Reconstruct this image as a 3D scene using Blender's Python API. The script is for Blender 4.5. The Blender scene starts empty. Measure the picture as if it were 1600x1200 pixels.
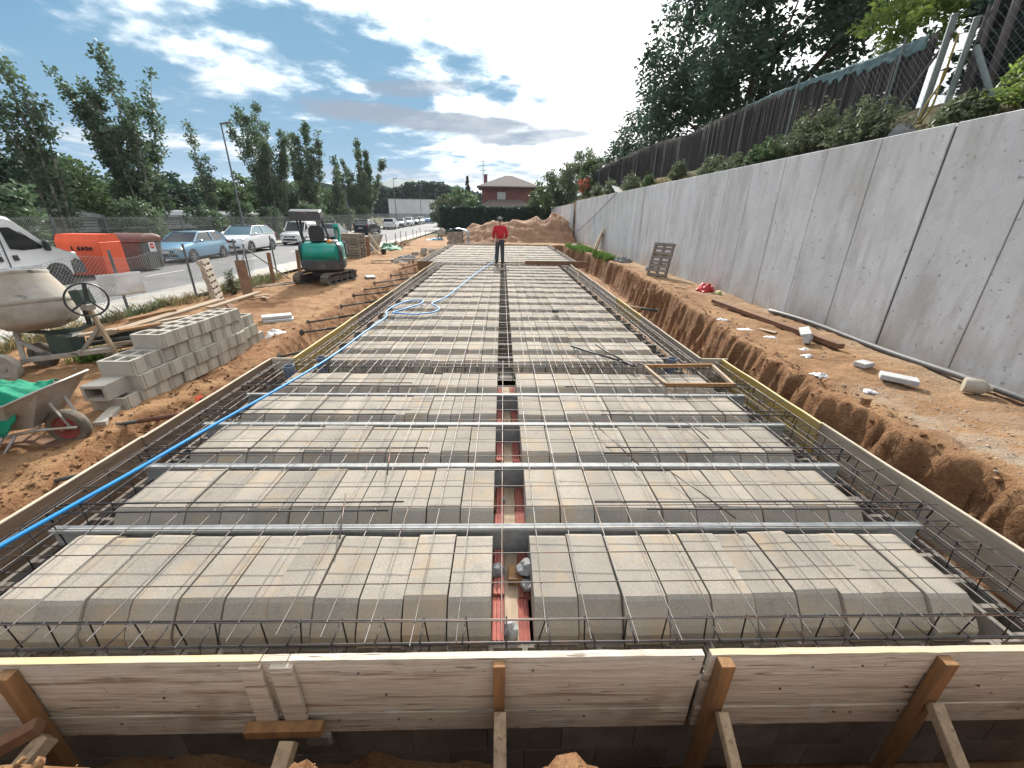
import bpy, math, random
import numpy as np
from mathutils import Vector, Matrix, Euler, noise
R = math.radians
scene = bpy.context.scene
col = scene.collection

# ------------------------------------------------------------------ camera
cam_data = bpy.data.cameras.new('camera'); cam = bpy.data.objects.new('camera', cam_data); col.objects.link(cam)
scene.camera = cam
cam_data.sensor_width = 36.0; cam_data.lens = 36.0 * 635.27 / 1600.0
cam_data.clip_start = 0.05; cam_data.clip_end = 9000
PITCH, YAW, ROLL = .391, .0281, .015
fw = Vector((math.sin(YAW) * math.cos(PITCH), math.cos(YAW) * math.cos(PITCH), -math.sin(PITCH)))
r0 = Vector((math.cos(YAW), -math.sin(YAW), 0)); u0 = r0.cross(fw)
rt = r0 * math.cos(ROLL) + u0 * math.sin(ROLL); up = -r0 * math.sin(ROLL) + u0 * math.cos(ROLL)
cam.matrix_world = Matrix(((rt.x, up.x, -fw.x, 0), (rt.y, up.y, -fw.y, 0), (rt.z, up.z, -fw.z, 1.9), (0, 0, 0, 1)))

# ------------------------------------------------------------------ sky, sun, exposure
SUN_EL, SUN_AZ = R(30), R(-1)          # azimuth measured from +Y towards +X
world = bpy.data.worlds.new('World'); scene.world = world; world.use_nodes = True
def N(nt, kind, **kw):
    n = nt.nodes.new(kind)
    for k, v in kw.items(): setattr(n, k, v)
    return n
def build_world():
    nt = world.node_tree; nt.nodes.clear(); L = nt.links.new
    out = N(nt, 'ShaderNodeOutputWorld'); bg = N(nt, 'ShaderNodeBackground'); L(bg.outputs[0], out.inputs[0])
    bg.inputs[1].default_value = 0.14
    sky = N(nt, 'ShaderNodeTexSky', sky_type='NISHITA'); sky.sun_disc = False
    sky.sun_elevation = SUN_EL; sky.sun_rotation = SUN_AZ; sky.air_density = 1.0; sky.dust_density = 1.2; sky.ozone_density = 2.0
    tc = N(nt, 'ShaderNodeTexCoord'); sep = N(nt, 'ShaderNodeSeparateXYZ'); L(tc.outputs['Generated'], sep.inputs[0])
    def M(op, a, b=None, c=None, clamp=False):
        n = N(nt, 'ShaderNodeMath', operation=op); n.use_clamp = clamp
        for i, v in enumerate((a, b, c)):
            if v is None: continue
            if isinstance(v, (int, float)): n.inputs[i].default_value = v
            else: L(v, n.inputs[i])
        return n.outputs[0]
    x, y, z = sep.outputs
    az = M('ARCTAN2', x, y); el = M('ARCSINE', M('MINIMUM', M('MAXIMUM', z, -1.0), 1.0))
    def sstep(v, a, b):
        n = N(nt, 'ShaderNodeMapRange', interpolation_type='SMOOTHSTEP'); n.inputs[1].default_value = a; n.inputs[2].default_value = b
        L(v, n.inputs[0]); return n.outputs[0]
    # cloud sheet seen from below: direction divided by height, flattens towards the horizon
    zz = M('ADD', M('MAXIMUM', z, 0.0), 0.11)
    cx = M('DIVIDE', x, zz); cy = M('DIVIDE', y, zz)
    cv = N(nt, 'ShaderNodeCombineXYZ'); L(cx, cv.inputs[0]); L(cy, cv.inputs[1])
    def noi(vec, scale, detail, rough, dist=0.0, off=0.0):
        mp = N(nt, 'ShaderNodeMapping'); mp.inputs['Location'].default_value = (off, off * .7, off * .3); L(vec, mp.inputs[0])
        n = N(nt, 'ShaderNodeTexNoise'); n.inputs['Scale'].default_value = scale; n.inputs['Detail'].default_value = detail
        n.inputs['Roughness'].default_value = rough; n.inputs['Distortion'].default_value = dist
        L(mp.outputs[0], n.inputs['Vector']); return n.outputs['Fac']
    n1 = noi(cv.outputs[0], 0.85, 5, .58, .5, 3.1); n2 = noi(cv.outputs[0], 2.6, 6, .62, .0, 8.4)
    # more cloud towards the sun (ahead and right), open blue to the left
    hole = N(nt, 'ShaderNodeVectorMath', operation='DOT_PRODUCT'); L(tc.outputs['Generated'], hole.inputs[0]); hole.inputs[1].default_value = (-.66, .72, .22)
    side = sstep(hole.outputs['Value'], 1.0, .62)
    cov = M('ADD', M('ADD', M('MULTIPLY', n1, .72), M('MULTIPLY', n2, .46)), M('MULTIPLY', side, .13))
    low = sstep(el, R(9), R(1))
    cov = M('ADD', cov, M('MULTIPLY', low, .05))
    cov = M('ADD', cov, M('MULTIPLY', sstep(M('ADD', M('MULTIPLY', az, 1.0), M('MULTIPLY', el, .6)), R(-2), R(26)), .13))
    mask = sstep(cov, .60, .80)
    # grey undersides
    n4 = noi(cv.outputs[0], 1.9, 4, .6, .0, 15.7)
    shade = sstep(n4, .50, .66)
    sd = Vector((math.sin(SUN_AZ) * math.cos(SUN_EL), math.cos(SUN_AZ) * math.cos(SUN_EL), math.sin(SUN_EL)))
    dot = N(nt, 'ShaderNodeVectorMath', operation='DOT_PRODUCT'); L(tc.outputs['Generated'], dot.inputs[0]); dot.inputs[1].default_value = sd
    glow = sstep(dot.outputs['Value'], .55, .98)
    glow2 = M('POWER', glow, 1.6)
    def mixc(f, a, b):
        n = N(nt, 'ShaderNodeMix', data_type='RGBA'); n.clamp_factor = True
        if isinstance(f, (int, float)): n.inputs[0].default_value = f
        else: L(f, n.inputs[0])
        for i, v in ((6, a), (7, b)):
            if isinstance(v, tuple): n.inputs[i].default_value = v + (1,)
            else: L(v, n.inputs[i])
        return n.outputs[2]
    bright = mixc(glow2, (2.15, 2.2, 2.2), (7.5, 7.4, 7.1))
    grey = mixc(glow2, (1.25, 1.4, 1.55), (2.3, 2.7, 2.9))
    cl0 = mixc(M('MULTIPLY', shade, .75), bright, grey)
    # cloud brightness raised overhead, above the view, as added fill light
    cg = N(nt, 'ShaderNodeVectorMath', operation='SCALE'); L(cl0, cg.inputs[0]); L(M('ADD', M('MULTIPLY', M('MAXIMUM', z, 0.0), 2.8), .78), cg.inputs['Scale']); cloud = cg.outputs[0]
    # the photographed sky is a clear, slightly greenish blue
    blue = N(nt, 'ShaderNodeMix', data_type='RGBA', blend_type='MULTIPLY'); blue.inputs[0].default_value = 1.0
    clampn = N(nt, 'ShaderNodeMix', data_type='RGBA', blend_type='DARKEN'); clampn.inputs[0].default_value = 1.0; L(sky.outputs[0], clampn.inputs[6]); clampn.inputs[7].default_value = (4.6, 5.6, 5.8, 1)
    L(clampn.outputs[2], blue.inputs[6]); blue.inputs[7].default_value = (SKYT[0], SKYT[1], SKYT[2], 1)
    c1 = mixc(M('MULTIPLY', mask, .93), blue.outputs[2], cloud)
    # long lens-shaped grey cloud low ahead, and two smaller ones above it
    def lens(a0, e0, ra, re, soft, tilt=0.0):
        da = M('DIVIDE', M('SUBTRACT', az, R(a0)), R(ra))
        e_ = M('SUBTRACT', M('SUBTRACT', el, R(e0)), M('MULTIPLY', da, R(tilt)))
        de = M('DIVIDE', e_, R(re))
        d = M('ADD', M('MULTIPLY', da, da), M('MULTIPLY', de, de))
        d = M('ADD', d, M('MULTIPLY', M('SUBTRACT', n4, .5), 3.4))
        return sstep(d, 1.0 + soft, 1.0 - soft)
    l1 = lens(-9.5, 10.2, 15.0, 1.05, .5, -.6); l2 = lens(2.5, 8.9, 7.5, .8, .6, .3); l3 = lens(-9.5, 13.3, 5.5, .75, .7, .4); l4 = lens(-4, 4.4, 22, .75, .8)
    lm = M('MAXIMUM', M('MAXIMUM', l1, M('MULTIPLY', l2, .9)), M('MAXIMUM', M('MULTIPLY', l3, .75), M('MULTIPLY', l4, .6)))
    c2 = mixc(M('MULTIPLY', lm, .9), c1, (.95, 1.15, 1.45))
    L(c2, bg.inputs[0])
SKYT = (.125, .235, .345)
build_world(); world.cycles.sampling_method = 'MANUAL'; world.cycles.sample_map_resolution = 512
sun_d = bpy.data.lights.new('sun', 'SUN'); sun = bpy.data.objects.new('sun', sun_d); col.objects.link(sun)
sun_d.energy = 3.4; sun_d.angle = R(2.5); sun_d.color = (1.0, .95, .87)
sun.rotation_euler = Vector((math.sin(SUN_AZ) * math.cos(SUN_EL), math.cos(SUN_AZ) * math.cos(SUN_EL), math.sin(SUN_EL))).to_track_quat('Z', 'Y').to_euler()
vs = scene.view_settings; vs.view_transform = 'Standard'; vs.look = 'None'; vs.gamma = 1.0; vs.use_curve_mapping = False; vs.exposure = 1.1
scene.cycles.max_bounces = 3; scene.cycles.diffuse_bounces = 2; scene.cycles.glossy_bounces = 2; scene.cycles.transmission_bounces = 2; scene.cycles.transparent_max_bounces = 4

# ------------------------------------------------------------------ helpers
def tag(o, label=None, cat=None, group=None, kind=None):
    if label: o['label'] = label
    if cat: o['category'] = cat
    if group: o['group'] = group
    if kind: o['kind'] = kind
    return o
def link_obj(name, data, parent=None):
    o = bpy.data.objects.new(name, data); col.objects.link(o)
    if parent: o.parent = parent
    return o
def thing(name, label, cat, loc=(0, 0, 0), rz=0.0, group=None):
    o = link_obj(name, None); o.location = loc; o.rotation_euler = (0, 0, rz); o.empty_display_size = .1
    return tag(o, label, cat, group)
def copy_tree(o, parent=None):
    c = o.copy(); col.objects.link(c); c.parent = parent
    for ch in o.children: copy_tree(ch, c)
    return c
class MB:
    def __init__(s): s.v = []; s.f = []; s.m = []; s.M = Matrix.Identity(4); s.mi = 0
    def at(s, loc=(0, 0, 0), rot=(0, 0, 0), scl=(1, 1, 1)):
        s.M = Matrix.LocRotScale(Vector(loc), Euler(rot), Vector(scl)); return s
    def add(s, vs, fs):
        b = len(s.v); s.v += [s.M @ Vector(p) for p in vs]; s.f += [tuple(b + i for i in f) for f in fs]; s.m += [s.mi] * len(fs); return s
    def box(s, c, d, bev=0.0):
        x, y, z = c; a, b, h = d[0] / 2, d[1] / 2, d[2] / 2
        if bev <= 0:
            return s.add([(x + i * a, y + j * b, z + k * h) for k in (-1, 1) for j in (-1, 1) for i in (-1, 1)],
                         [(0, 2, 3, 1), (4, 5, 7, 6), (0, 1, 5, 4), (2, 6, 7, 3), (0, 4, 6, 2), (1, 3, 7, 5)])
        e = min(bev, a * .9, b * .9, h * .9); vs = []; idx = {}
        for i in (-1, 1):
            for j in (-1, 1):
                for k in (-1, 1):
                    for ax in range(3):
                        p = [i * (a - e), j * (b - e), k * (h - e)]; p[ax] = (i * a, j * b, k * h)[ax]
                        idx[(i, j, k, ax)] = len(vs); vs.append((x + p[0], y + p[1], z + p[2]))
        fs = []
        def q(l, nrm):
            pts = [Vector(vs[t]) for t in l]; n = (pts[1] - pts[0]).cross(pts[2] - pts[0])
            fs.append(tuple(l) if n.dot(Vector(nrm)) > 0 else tuple(l[::-1]))
        for sg in (-1, 1):
            q([idx[(sg, j, k, 0)] for j, k in ((-1, -1), (1, -1), (1, 1), (-1, 1))], (sg, 0, 0))
            q([idx[(i, sg, k, 1)] for i, k in ((-1, -1), (1, -1), (1, 1), (-1, 1))], (0, sg, 0))
            q([idx[(i, j, sg, 2)] for i, j in ((-1, -1), (1, -1), (1, 1), (-1, 1))], (0, 0, sg))
        for u in (-1, 1):
            for w in (-1, 1):
                q([idx[(u, w, -1, 0)], idx[(u, w, -1, 1)], idx[(u, w, 1, 1)], idx[(u, w, 1, 0)]], (u, w, 0))
                q([idx[(u, -1, w, 0)], idx[(u, -1, w, 2)], idx[(u, 1, w, 2)], idx[(u, 1, w, 0)]], (u, 0, w))
                q([idx[(-1, u, w, 1)], idx[(-1, u, w, 2)], idx[(1, u, w, 2)], idx[(1, u, w, 1)]], (0, u, w))
        for i in (-1, 1):
            for j in (-1, 1):
                for k in (-1, 1): q([idx[(i, j, k, 0)], idx[(i, j, k, 1)], idx[(i, j, k, 2)]], (i, j, k))
        return s.add(vs, fs)
    def bar(s, p0, p1, w, h, bev=0.0, upv=(0, 0, 1)):
        p0, p1 = Vector(p0), Vector(p1); d = p1 - p0; L = d.length; d.normalize(); u = Vector(upv)
        if abs(d.dot(u)) > .98: u = Vector((0, 1, 0))
        xs = d.cross(u).normalized(); zs = xs.cross(d)
        Mo = s.M.copy(); c = (p0 + p1) / 2
        s.M = Mo @ Matrix(((xs.x, d.x, zs.x, c.x), (xs.y, d.y, zs.y, c.y), (xs.z, d.z, zs.z, c.z), (0, 0, 0, 1)))
        s.box((0, 0, 0), (w, L, h), bev); s.M = Mo; return s
    def tube(s, pts, r, n=6, closed=False, cap=True):
        pts = [Vector(p) for p in pts]; m = len(pts); rr = r if isinstance(r, (list, tuple)) else [r] * m
        vs = []; prev = None
        for i, p in enumerate(pts):
            a = pts[(i - 1) % m] if (closed or i > 0) else p; b = pts[(i + 1) % m] if (closed or i < m - 1) else p
            t = (b - a)
            t = t.normalized() if t.length > 1e-9 else Vector((0, 0, 1))
            if prev is None:
                ref = Vector((0, 0, 1)) if abs(t.z) < .9 else Vector((1, 0, 0)); nx = t.cross(ref).normalized()
            else:
                nx = (prev - t * prev.dot(t))
                nx = nx.normalized() if nx.length > 1e-6 else t.orthogonal().normalized()
            prev = nx; ny = t.cross(nx)
            for k in range(n):
                a_ = 2 * math.pi * (k + .5) / n; vs.append(p + nx * (rr[i] * math.cos(a_)) + ny * (rr[i] * math.sin(a_)))
        fs = []
        for i in range(m if closed else m - 1):
            j = (i + 1) % m
            for k in range(n): fs.append((i * n + k, i * n + (k + 1) % n, j * n + (k + 1) % n, j * n + k))
        if cap and not closed: fs.append(tuple(range(n - 1, -1, -1))); fs.append(tuple((m - 1) * n + k for k in range(n)))
        return s.add(vs, fs)
    def lathe(s, prof, n=20, cap=True):
        vs = []; fs = []
        for r, z in prof:
            for k in range(n): a = 2 * math.pi * k / n; vs.append((r * math.cos(a), r * math.sin(a), z))
        for i in range(len(prof) - 1):
            for k in range(n): fs.append((i * n + k, i * n + (k + 1) % n, (i + 1) * n + (k + 1) % n, (i + 1) * n + k))
        if cap: fs.append(tuple(range(n - 1, -1, -1))); fs.append(tuple((len(prof) - 1) * n + k for k in range(n)))
        return s.add(vs, fs)
    def prism(s, poly, lo, hi, axis=0):
        """closed polygon (list of 2D) extruded along axis 0 (x: poly is y,z), 1 (y: poly is x,z) or 2 (z: poly is x,y)"""
        m = len(poly)
        def P(t, q): return (t, q[0], q[1]) if axis == 0 else ((q[0], t, q[1]) if axis == 1 else (q[0], q[1], t))
        vs = [P(lo, q) for q in poly] + [P(hi, q) for q in poly]
        ar = sum(poly[i][0] * poly[(i + 1) % m][1] - poly[(i + 1) % m][0] * poly[i][1] for i in range(m))
        if axis == 1: ar = -ar
        fs = [tuple(range(m))[::-1], tuple(range(m, 2 * m))] + [(i, (i + 1) % m, m + (i + 1) % m, m + i) for i in range(m)]
        if ar < 0: fs = [f[::-1] for f in fs]
        return s.add(vs, fs)
    def loft(s, secs, cap=True, closed=True):
        n = len(secs[0]); vs = [p for q in secs for p in q]; fs = []
        for i in range(len(secs) - 1):
            for k in range(n if closed else n - 1): fs.append((i * n + k, i * n + (k + 1) % n, (i + 1) * n + (k + 1) % n, (i + 1) * n + k))
        if cap: fs.append(tuple(range(n))[::-1]); fs.append(tuple((len(secs) - 1) * n + k for k in range(n)))
        return s.add(vs, fs)
    def grid(s, nx, ny, fn):
        vs = [fn(i / nx, j / ny) for j in range(ny + 1) for i in range(nx + 1)]
        fs = [(j * (nx + 1) + i, j * (nx + 1) + i + 1, (j + 1) * (nx + 1) + i + 1, (j + 1) * (nx + 1) + i) for j in range(ny) for i in range(nx)]
        return s.add(vs, fs)
    def rock(s, c, r, rng, flat=.7, jit=.3):
        ph = (1 + 5 ** .5) / 2
        vs = [(-1, ph, 0), (1, ph, 0), (-1, -ph, 0), (1, -ph, 0), (0, -1, ph), (0, 1, ph), (0, -1, -ph), (0, 1, -ph), (ph, 0, -1), (ph, 0, 1), (-ph, 0, -1), (-ph, 0, 1)]
        fs = [(0, 11, 5), (0, 5, 1), (0, 1, 7), (0, 7, 10), (0, 10, 11), (1, 5, 9), (5, 11, 4), (11, 10, 2), (10, 7, 6), (7, 1, 8), (3, 9, 4), (3, 4, 2), (3, 2, 6), (3, 6, 8), (3, 8, 9), (4, 9, 5), (2, 4, 11), (6, 2, 10), (8, 6, 7), (9, 8, 1)]
        if r > .028:
            vs = [Vector(p).normalized() * 1.9 for p in vs]; mid = {}; f2 = []
            def md(a, b):
                k = (min(a, b), max(a, b))
                if k not in mid: mid[k] = len(vs); vs.append(((vs[a] + vs[b]) / 2).normalized() * 1.9)
                return mid[k]
            for a, b, c_ in fs:
                ab, bc, ca = md(a, b), md(b, c_), md(c_, a); f2 += [(a, ab, ca), (b, bc, ab), (c_, ca, bc), (ab, bc, ca)]
            fs = f2; jit *= .75
        e = Euler((rng.uniform(0, 6), rng.uniform(0, 6), rng.uniform(0, 6))).to_matrix()
        sx = rng.uniform(.75, 1.3); o = []
        for p in vs:
            q = e @ (Vector(p) / 1.9) * r * (1 + rng.uniform(-jit, jit)); o.append((c[0] + q.x * sx, c[1] + q.y, c[2] + q.z * flat))
        return s.add(o, fs)
    def mesh(s, name, mats, smooth=False):
        me = bpy.data.meshes.new(name); me.from_pydata([tuple(p) for p in s.v], [], s.f)
        for m in (mats if isinstance(mats, (list, tuple)) else [mats]):
            if m: me.materials.append(m)
        if s.mi or any(s.m): me.polygons.foreach_set('material_index', s.m)
        if smooth: me.polygons.foreach_set('use_smooth', [True] * len(me.polygons))
        me.update(); return me
    def build(s, name, mats, parent=None, smooth=False, loc=None, rot=None):
        o = link_obj(name, s.mesh(name, mats, smooth), parent)
        if loc: o.location = loc
        if rot: o.rotation_euler = rot
        if smooth == 'auto':
            try:
                o.data.set_sharp_from_angle(angle=R(35))
            except Exception: pass
        return o
def np_mesh(name, V, F, mat, smooth=False):
    """V (n,3) array, F (m,k) array of polygons that all have k corners"""
    me = bpy.data.meshes.new(name); k = F.shape[1]
    me.vertices.add(len(V)); me.vertices.foreach_set('co', V.astype(np.float32).ravel())
    me.loops.add(F.size); me.loops.foreach_set('vertex_index', F.astype(np.int32).ravel())
    me.polygons.add(len(F)); me.polygons.foreach_set('loop_start', np.arange(0, F.size, k, dtype=np.int32))
    me.polygons.foreach_set('loop_total', np.full(len(F), k, dtype=np.int32))
    if smooth: me.polygons.foreach_set('use_smooth', np.ones(len(F), dtype=bool))
    me.materials.append(mat); me.update(calc_edges=True); me.validate(); return me
def fbm(x, y, z=0.0, oct=4): return noise.fractal(Vector((x, y, z)), 1.0, 2.1, oct)
def sst(a, b, x):
    t = max(0.0, min(1.0, (x - a) / (b - a))); return t * t * (3 - 2 * t)

# ------------------------------------------------------------------ materials
def mat(name, c1, c2=None, scale=6.0, rough=.8, metal=0.0, bump=.15, bscale=None, spots=None, rand=.12, detail=4, lo=.35, hi=.65, coat=0.0, stretch=None, spec=.5, bdist=.01, grain=None):
    m = bpy.data.materials.new(name); m.use_nodes = True; nt = m.node_tree; L = nt.links.new
    p = nt.nodes['Principled BSDF']; p.inputs['Roughness'].default_value = rough; p.inputs['Metallic'].default_value = metal
    p.inputs['Specular IOR Level'].default_value = spec
    if coat: p.inputs['Coat Weight'].default_value = coat; p.inputs['Coat Roughness'].default_value = .06
    c2 = c2 or tuple(x * .75 for x in c1)
    tc = N(nt, 'ShaderNodeTexCoord'); oi = N(nt, 'ShaderNodeObjectInfo'); ge = N(nt, 'ShaderNodeNewGeometry')
    rnd = N(nt, 'ShaderNodeMath', operation='ADD'); L(oi.outputs['Random'], rnd.inputs[0]); L(ge.outputs['Random Per Island'], rnd.inputs[1])
    fr = N(nt, 'ShaderNodeMath', operation='FRACT'); L(rnd.outputs[0], fr.inputs[0])
    w = N(nt, 'ShaderNodeMath', operation='MULTIPLY'); L(fr.outputs[0], w.inputs[0]); w.inputs[1].default_value = 37.0
    vec = tc.outputs['Object']
    if stretch:
        mp = N(nt, 'ShaderNodeMapping'); mp.inputs['Scale'].default_value = stretch; L(vec, mp.inputs[0]); vec = mp.outputs[0]
    va = N(nt, 'ShaderNodeVectorMath', operation='ADD'); L(vec, va.inputs[0]); L(w.outputs[0], va.inputs[1]); vec = va.outputs[0]
    def noi(sc, det, rg=.6, iso=False):
        n = N(nt, 'ShaderNodeTexNoise'); n.inputs['Scale'].default_value = sc; n.inputs['Detail'].default_value = det
        n.inputs['Roughness'].default_value = rg; L(tc.outputs['Object'] if iso else vec, n.inputs['Vector']); return n.outputs['Fac']
    def ramp(v, a, b):
        n = N(nt, 'ShaderNodeMapRange'); n.inputs[1].default_value = a; n.inputs[2].default_value = b; L(v, n.inputs[0]); return n.outputs[0]
    def mix(f, a, b, blend='MIX'):
        n = N(nt, 'ShaderNodeMix', data_type='RGBA', blend_type=blend); n.clamp_factor = True
        if isinstance(f, (int, float)): n.inputs[0].default_value = f
        else: L(f, n.inputs[0])
        for i, v in ((6, a), (7, b)):
            if isinstance(v, tuple): n.inputs[i].default_value = v + (1,)
            else: L(v, n.inputs[i])
        return n.outputs[2]
    c = mix(ramp(noi(scale, detail), lo, hi), c1, c2)
    if grain:      # fine salt-and-pepper grain (scale, amount)
        g = ramp(noi(grain[0], 2, .7), .3, .7); k = N(nt, 'ShaderNodeMapRange'); k.inputs[3].default_value = 1 - grain[1]; k.inputs[4].default_value = 1 + grain[1]; L(g, k.inputs[0])
        gm = N(nt, 'ShaderNodeVectorMath', operation='SCALE'); L(c, gm.inputs[0]); L(k.outputs[0], gm.inputs['Scale']); c = gm.outputs[0]
    if spots:      # list of (colour, noise scale, low, high, strength)
        for sc_, s_, a, b, k, *iso in spots:
            f = N(nt, 'ShaderNodeMath', operation='MULTIPLY'); L(ramp(noi(s_, 3, .6, bool(iso)), a, b), f.inputs[0]); f.inputs[1].default_value = k
            c = mix(f.outputs[0], c, sc_)
    if rand:
        k = N(nt, 'ShaderNodeMapRange'); k.inputs[3].default_value = 1 - rand; k.inputs[4].default_value = 1 + rand; L(fr.outputs[0], k.inputs[0])
        gm = N(nt, 'ShaderNodeVectorMath', operation='SCALE'); L(c, gm.inputs[0]); L(k.outputs[0], gm.inputs['Scale']); c = gm.outputs[0]
    L(c, p.inputs['Base Color'])
    if bump:
        b = N(nt, 'ShaderNodeBump'); b.inputs['Strength'].default_value = bump; b.inputs['Distance'].default_value = bdist
        L(noi(bscale or scale * 5, 3), b.inputs['Height']); L(b.outputs[0], p.inputs['Normal'])
    return m
def leaf_mat(name, c1, c2, trans=.35):
    m = bpy.data.materials.new(name); m.use_nodes = True; nt = m.node_tree; L = nt.links.new; nt.nodes.clear()
    out = N(nt, 'ShaderNodeOutputMaterial'); d = N(nt, 'ShaderNodeBsdfPrincipled'); t = N(nt, 'ShaderNodeBsdfTranslucent'); mx = N(nt, 'ShaderNodeMixShader')
    d.inputs['Roughness'].default_value = .55; d.inputs['Specular IOR Level'].default_value = .35
    ge = N(nt, 'ShaderNodeNewGeometry'); oi = N(nt, 'ShaderNodeObjectInfo'); tc = N(nt, 'ShaderNodeTexCoord')
    n = N(nt, 'ShaderNodeTexNoise'); n.inputs['Scale'].default_value = .55; n.inputs['Detail'].default_value = 3; L(tc.outputs['Object'], n.inputs['Vector'])
    a = N(nt, 'ShaderNodeMath', operation='MULTIPLY_ADD'); L(ge.outputs['Random Per Island'], a.inputs[0]); a.inputs[1].default_value = .6; L(n.outputs['Fac'], a.inputs[2])
    b = N(nt, 'ShaderNodeMath', operation='MULTIPLY_ADD'); L(oi.outputs['Random'], b.inputs[0]); b.inputs[1].default_value = .25; L(a.outputs[0], b.inputs[2])
    r = N(nt, 'ShaderNodeMapRange'); r.inputs[1].default_value = .45; r.inputs[2].default_value = 1.25; L(b.outputs[0], r.inputs[0])
    c = N(nt, 'ShaderNodeMix', data_type='RGBA'); c.inputs[6].default_value = c1 + (1,); c.inputs[7].default_value = c2 + (1,); L(r.outputs[0], c.inputs[0])
    L(c.outputs[2], d.inputs['Base Color']); L(c.outputs[2], t.inputs['Color']); mx.inputs[0].default_value = trans
    L(d.outputs[0], mx.inputs[1]); L(t.outputs[0], mx.inputs[2]); L(mx.outputs[0], out.inputs[0]); return m
def glass_mat(name, c=(.02, .03, .035), rough=.06):
    m = bpy.data.materials.new(name); m.use_nodes = True; p = m.node_tree.nodes['Principled BSDF']
    p.inputs['Base Color'].default_value = c + (1,); p.inputs['Roughness'].default_value = rough; p.inputs['Specular IOR Level'].default_value = .45; return m

M_ = {}
M_['vault'] = mat('vault_concrete', (.315, .278, .230), (.235, .212, .180), 2.2, .95, bump=.35, bscale=160, rand=.12, grain=(170, .26), bdist=.004,
                  spots=[((.34, .25, .155), 3.5, .52, .72, .7), ((.17, .16, .15), 9, .60, .72, .4), ((.30, .16, .075), 16, .68, .75, .6)])
M_['block'] = mat('block_concrete', (.46, .425, .365), (.37, .345, .30), 3.0, .95, bump=.3, bscale=150, rand=.09, grain=(160, .16), bdist=.003, spots=[((.30, .22, .14), 2.2, .62, .8, .4)])
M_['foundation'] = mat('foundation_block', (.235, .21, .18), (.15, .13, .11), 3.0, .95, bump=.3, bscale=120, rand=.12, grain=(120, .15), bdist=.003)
M_['paver'] = mat('paver_concrete', (.50, .50, .49), (.40, .40, .40), 5.0, .9, bump=.2, bscale=120, rand=.06, grain=(150, .08))
M_['galv'] = mat('galvanised_steel', (.33, .335, .33), (.24, .245, .24), 14, .7, .05, bump=.06, bscale=40, rand=.06, spots=[((.22, .23, .24), 7, .60, .7, .6)])
M_['bar'] = mat('rebar_steel', (.105, .085, .072), (.055, .048, .045), 9, .42, .55, bump=0, rand=.15, spots=[((.16, .075, .035), 4, .5, .65, .7)])
M_['bar_long'] = mat('sky_sheen_rebar', (.26, .24, .22), (.17, .15, .135), 5, .45, .7, bump=0, rand=.15, spots=[((.16, .085, .045), 3, .55, .68, .7)])  # lengthwise mesh bars: sky sheen put into a lighter base colour
M_['bar_dark'] = mat('dark_rebar', (.05, .047, .05), (.03, .028, .03), 9, .45, .5, bump=0, rand=.15, spots=[((.14, .06, .03), 3, .55, .7, .6)])
M_['rust'] = mat('rusty_steel', (.18, .08, .045), (.10, .045, .03), 12, .8, .2, bump=.2)
WS = (1.0, 1.0, 1.0)
M_['board'] = mat('weathered_board', (.61, .535, .435), (.45, .38, .30), 3.0, .85, bump=.5, bscale=9, stretch=(.45, 9, 9), rand=.10, grain=(14, .17), lo=.3, hi=.7, spots=[((.24, .17, .115), 3.2, .55, .66, .8), ((.29, .17, .08), .8, .60, .70, .5), ((.11, .08, .06), 6.5, .64, .68, .85), ((.56, .52, .46), 5, .55, .68, .55, 1), ((.20, .14, .09), 2.2, .56, .70, .5, 1), ((.07, .05, .04), 16, .70, .73, .8, 1)])
M_['board_y'] = mat('board_along_y', (.42, .34, .25), (.30, .24, .175), 3.0, .85, bump=.3, bscale=14, stretch=(6, .5, 6), rand=.14, spots=[((.17, .13, .09), 4, .55, .70, .6)])
M_['yellow'] = mat('yellow_formwork', (.50, .32, .06), (.34, .25, .10), 3.0, .7, bump=.15, stretch=(6, .5, 6), rand=.06, spots=[((.30, .25, .17), 3, .52, .68, .8)])
M_['yellow_x'] = mat('yellow_edge', (.56, .42, .20), (.47, .40, .30), 3.0, .7, bump=.15, stretch=(.5, 6, 6), rand=.05, spots=[((.45, .40, .30), 5, .55, .68, .6)])
M_['stake'] = mat('orange_stake_wood', (.30, .155, .06), (.20, .105, .045), 4, .8, bump=.3, bscale=18, stretch=(6, 6, .6), rand=.12, spots=[((.12, .08, .05), 5, .6, .72, .5)])
M_['strut'] = mat('grey_strut_wood', (.42, .325, .21), (.29, .215, .14), 4, .85, bump=.4, bscale=18, stretch=(5, 5, .8), rand=.15, spots=[((.12, .09, .06), 5, .58, .68, .6)])
M_['plank'] = mat('plank_wood', (.42, .32, .22), (.30, .22, .15), 4, .85, bump=.3, bscale=16, stretch=(5, .8, 5), rand=.18)
M_['pallet'] = mat('pallet_wood', (.36, .31, .25), (.25, .21, .17), 5, .9, bump=.25, bscale=20, rand=.25)
M_['brownwood'] = mat('brown_timber', (.24, .13, .07), (.16, .085, .05), 5, .85, bump=.3, bscale=20, rand=.15)
M_['redtile'] = mat('red_clay', (.40, .13, .10), (.30, .10, .08), 8, .8, bump=.15, rand=.12, spots=[((.36, .22, .16), 9, .58, .7, .5)])
M_['hose'] = mat('blue_hose', (.012, .26, .62), (.01, .22, .56), 5, .5, bump=0, rand=0)
M_['pvc'] = mat('grey_pvc', (.12, .16, .22), (.09, .12, .17), 8, .45, bump=.05)
M_['pipe_green'] = mat('green_steel_prop', (.045, .065, .065), (.08, .08, .07), 9, .6, .3, bump=.15, spots=[((.2, .14, .1), 6, .58, .7, .6)])
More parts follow.
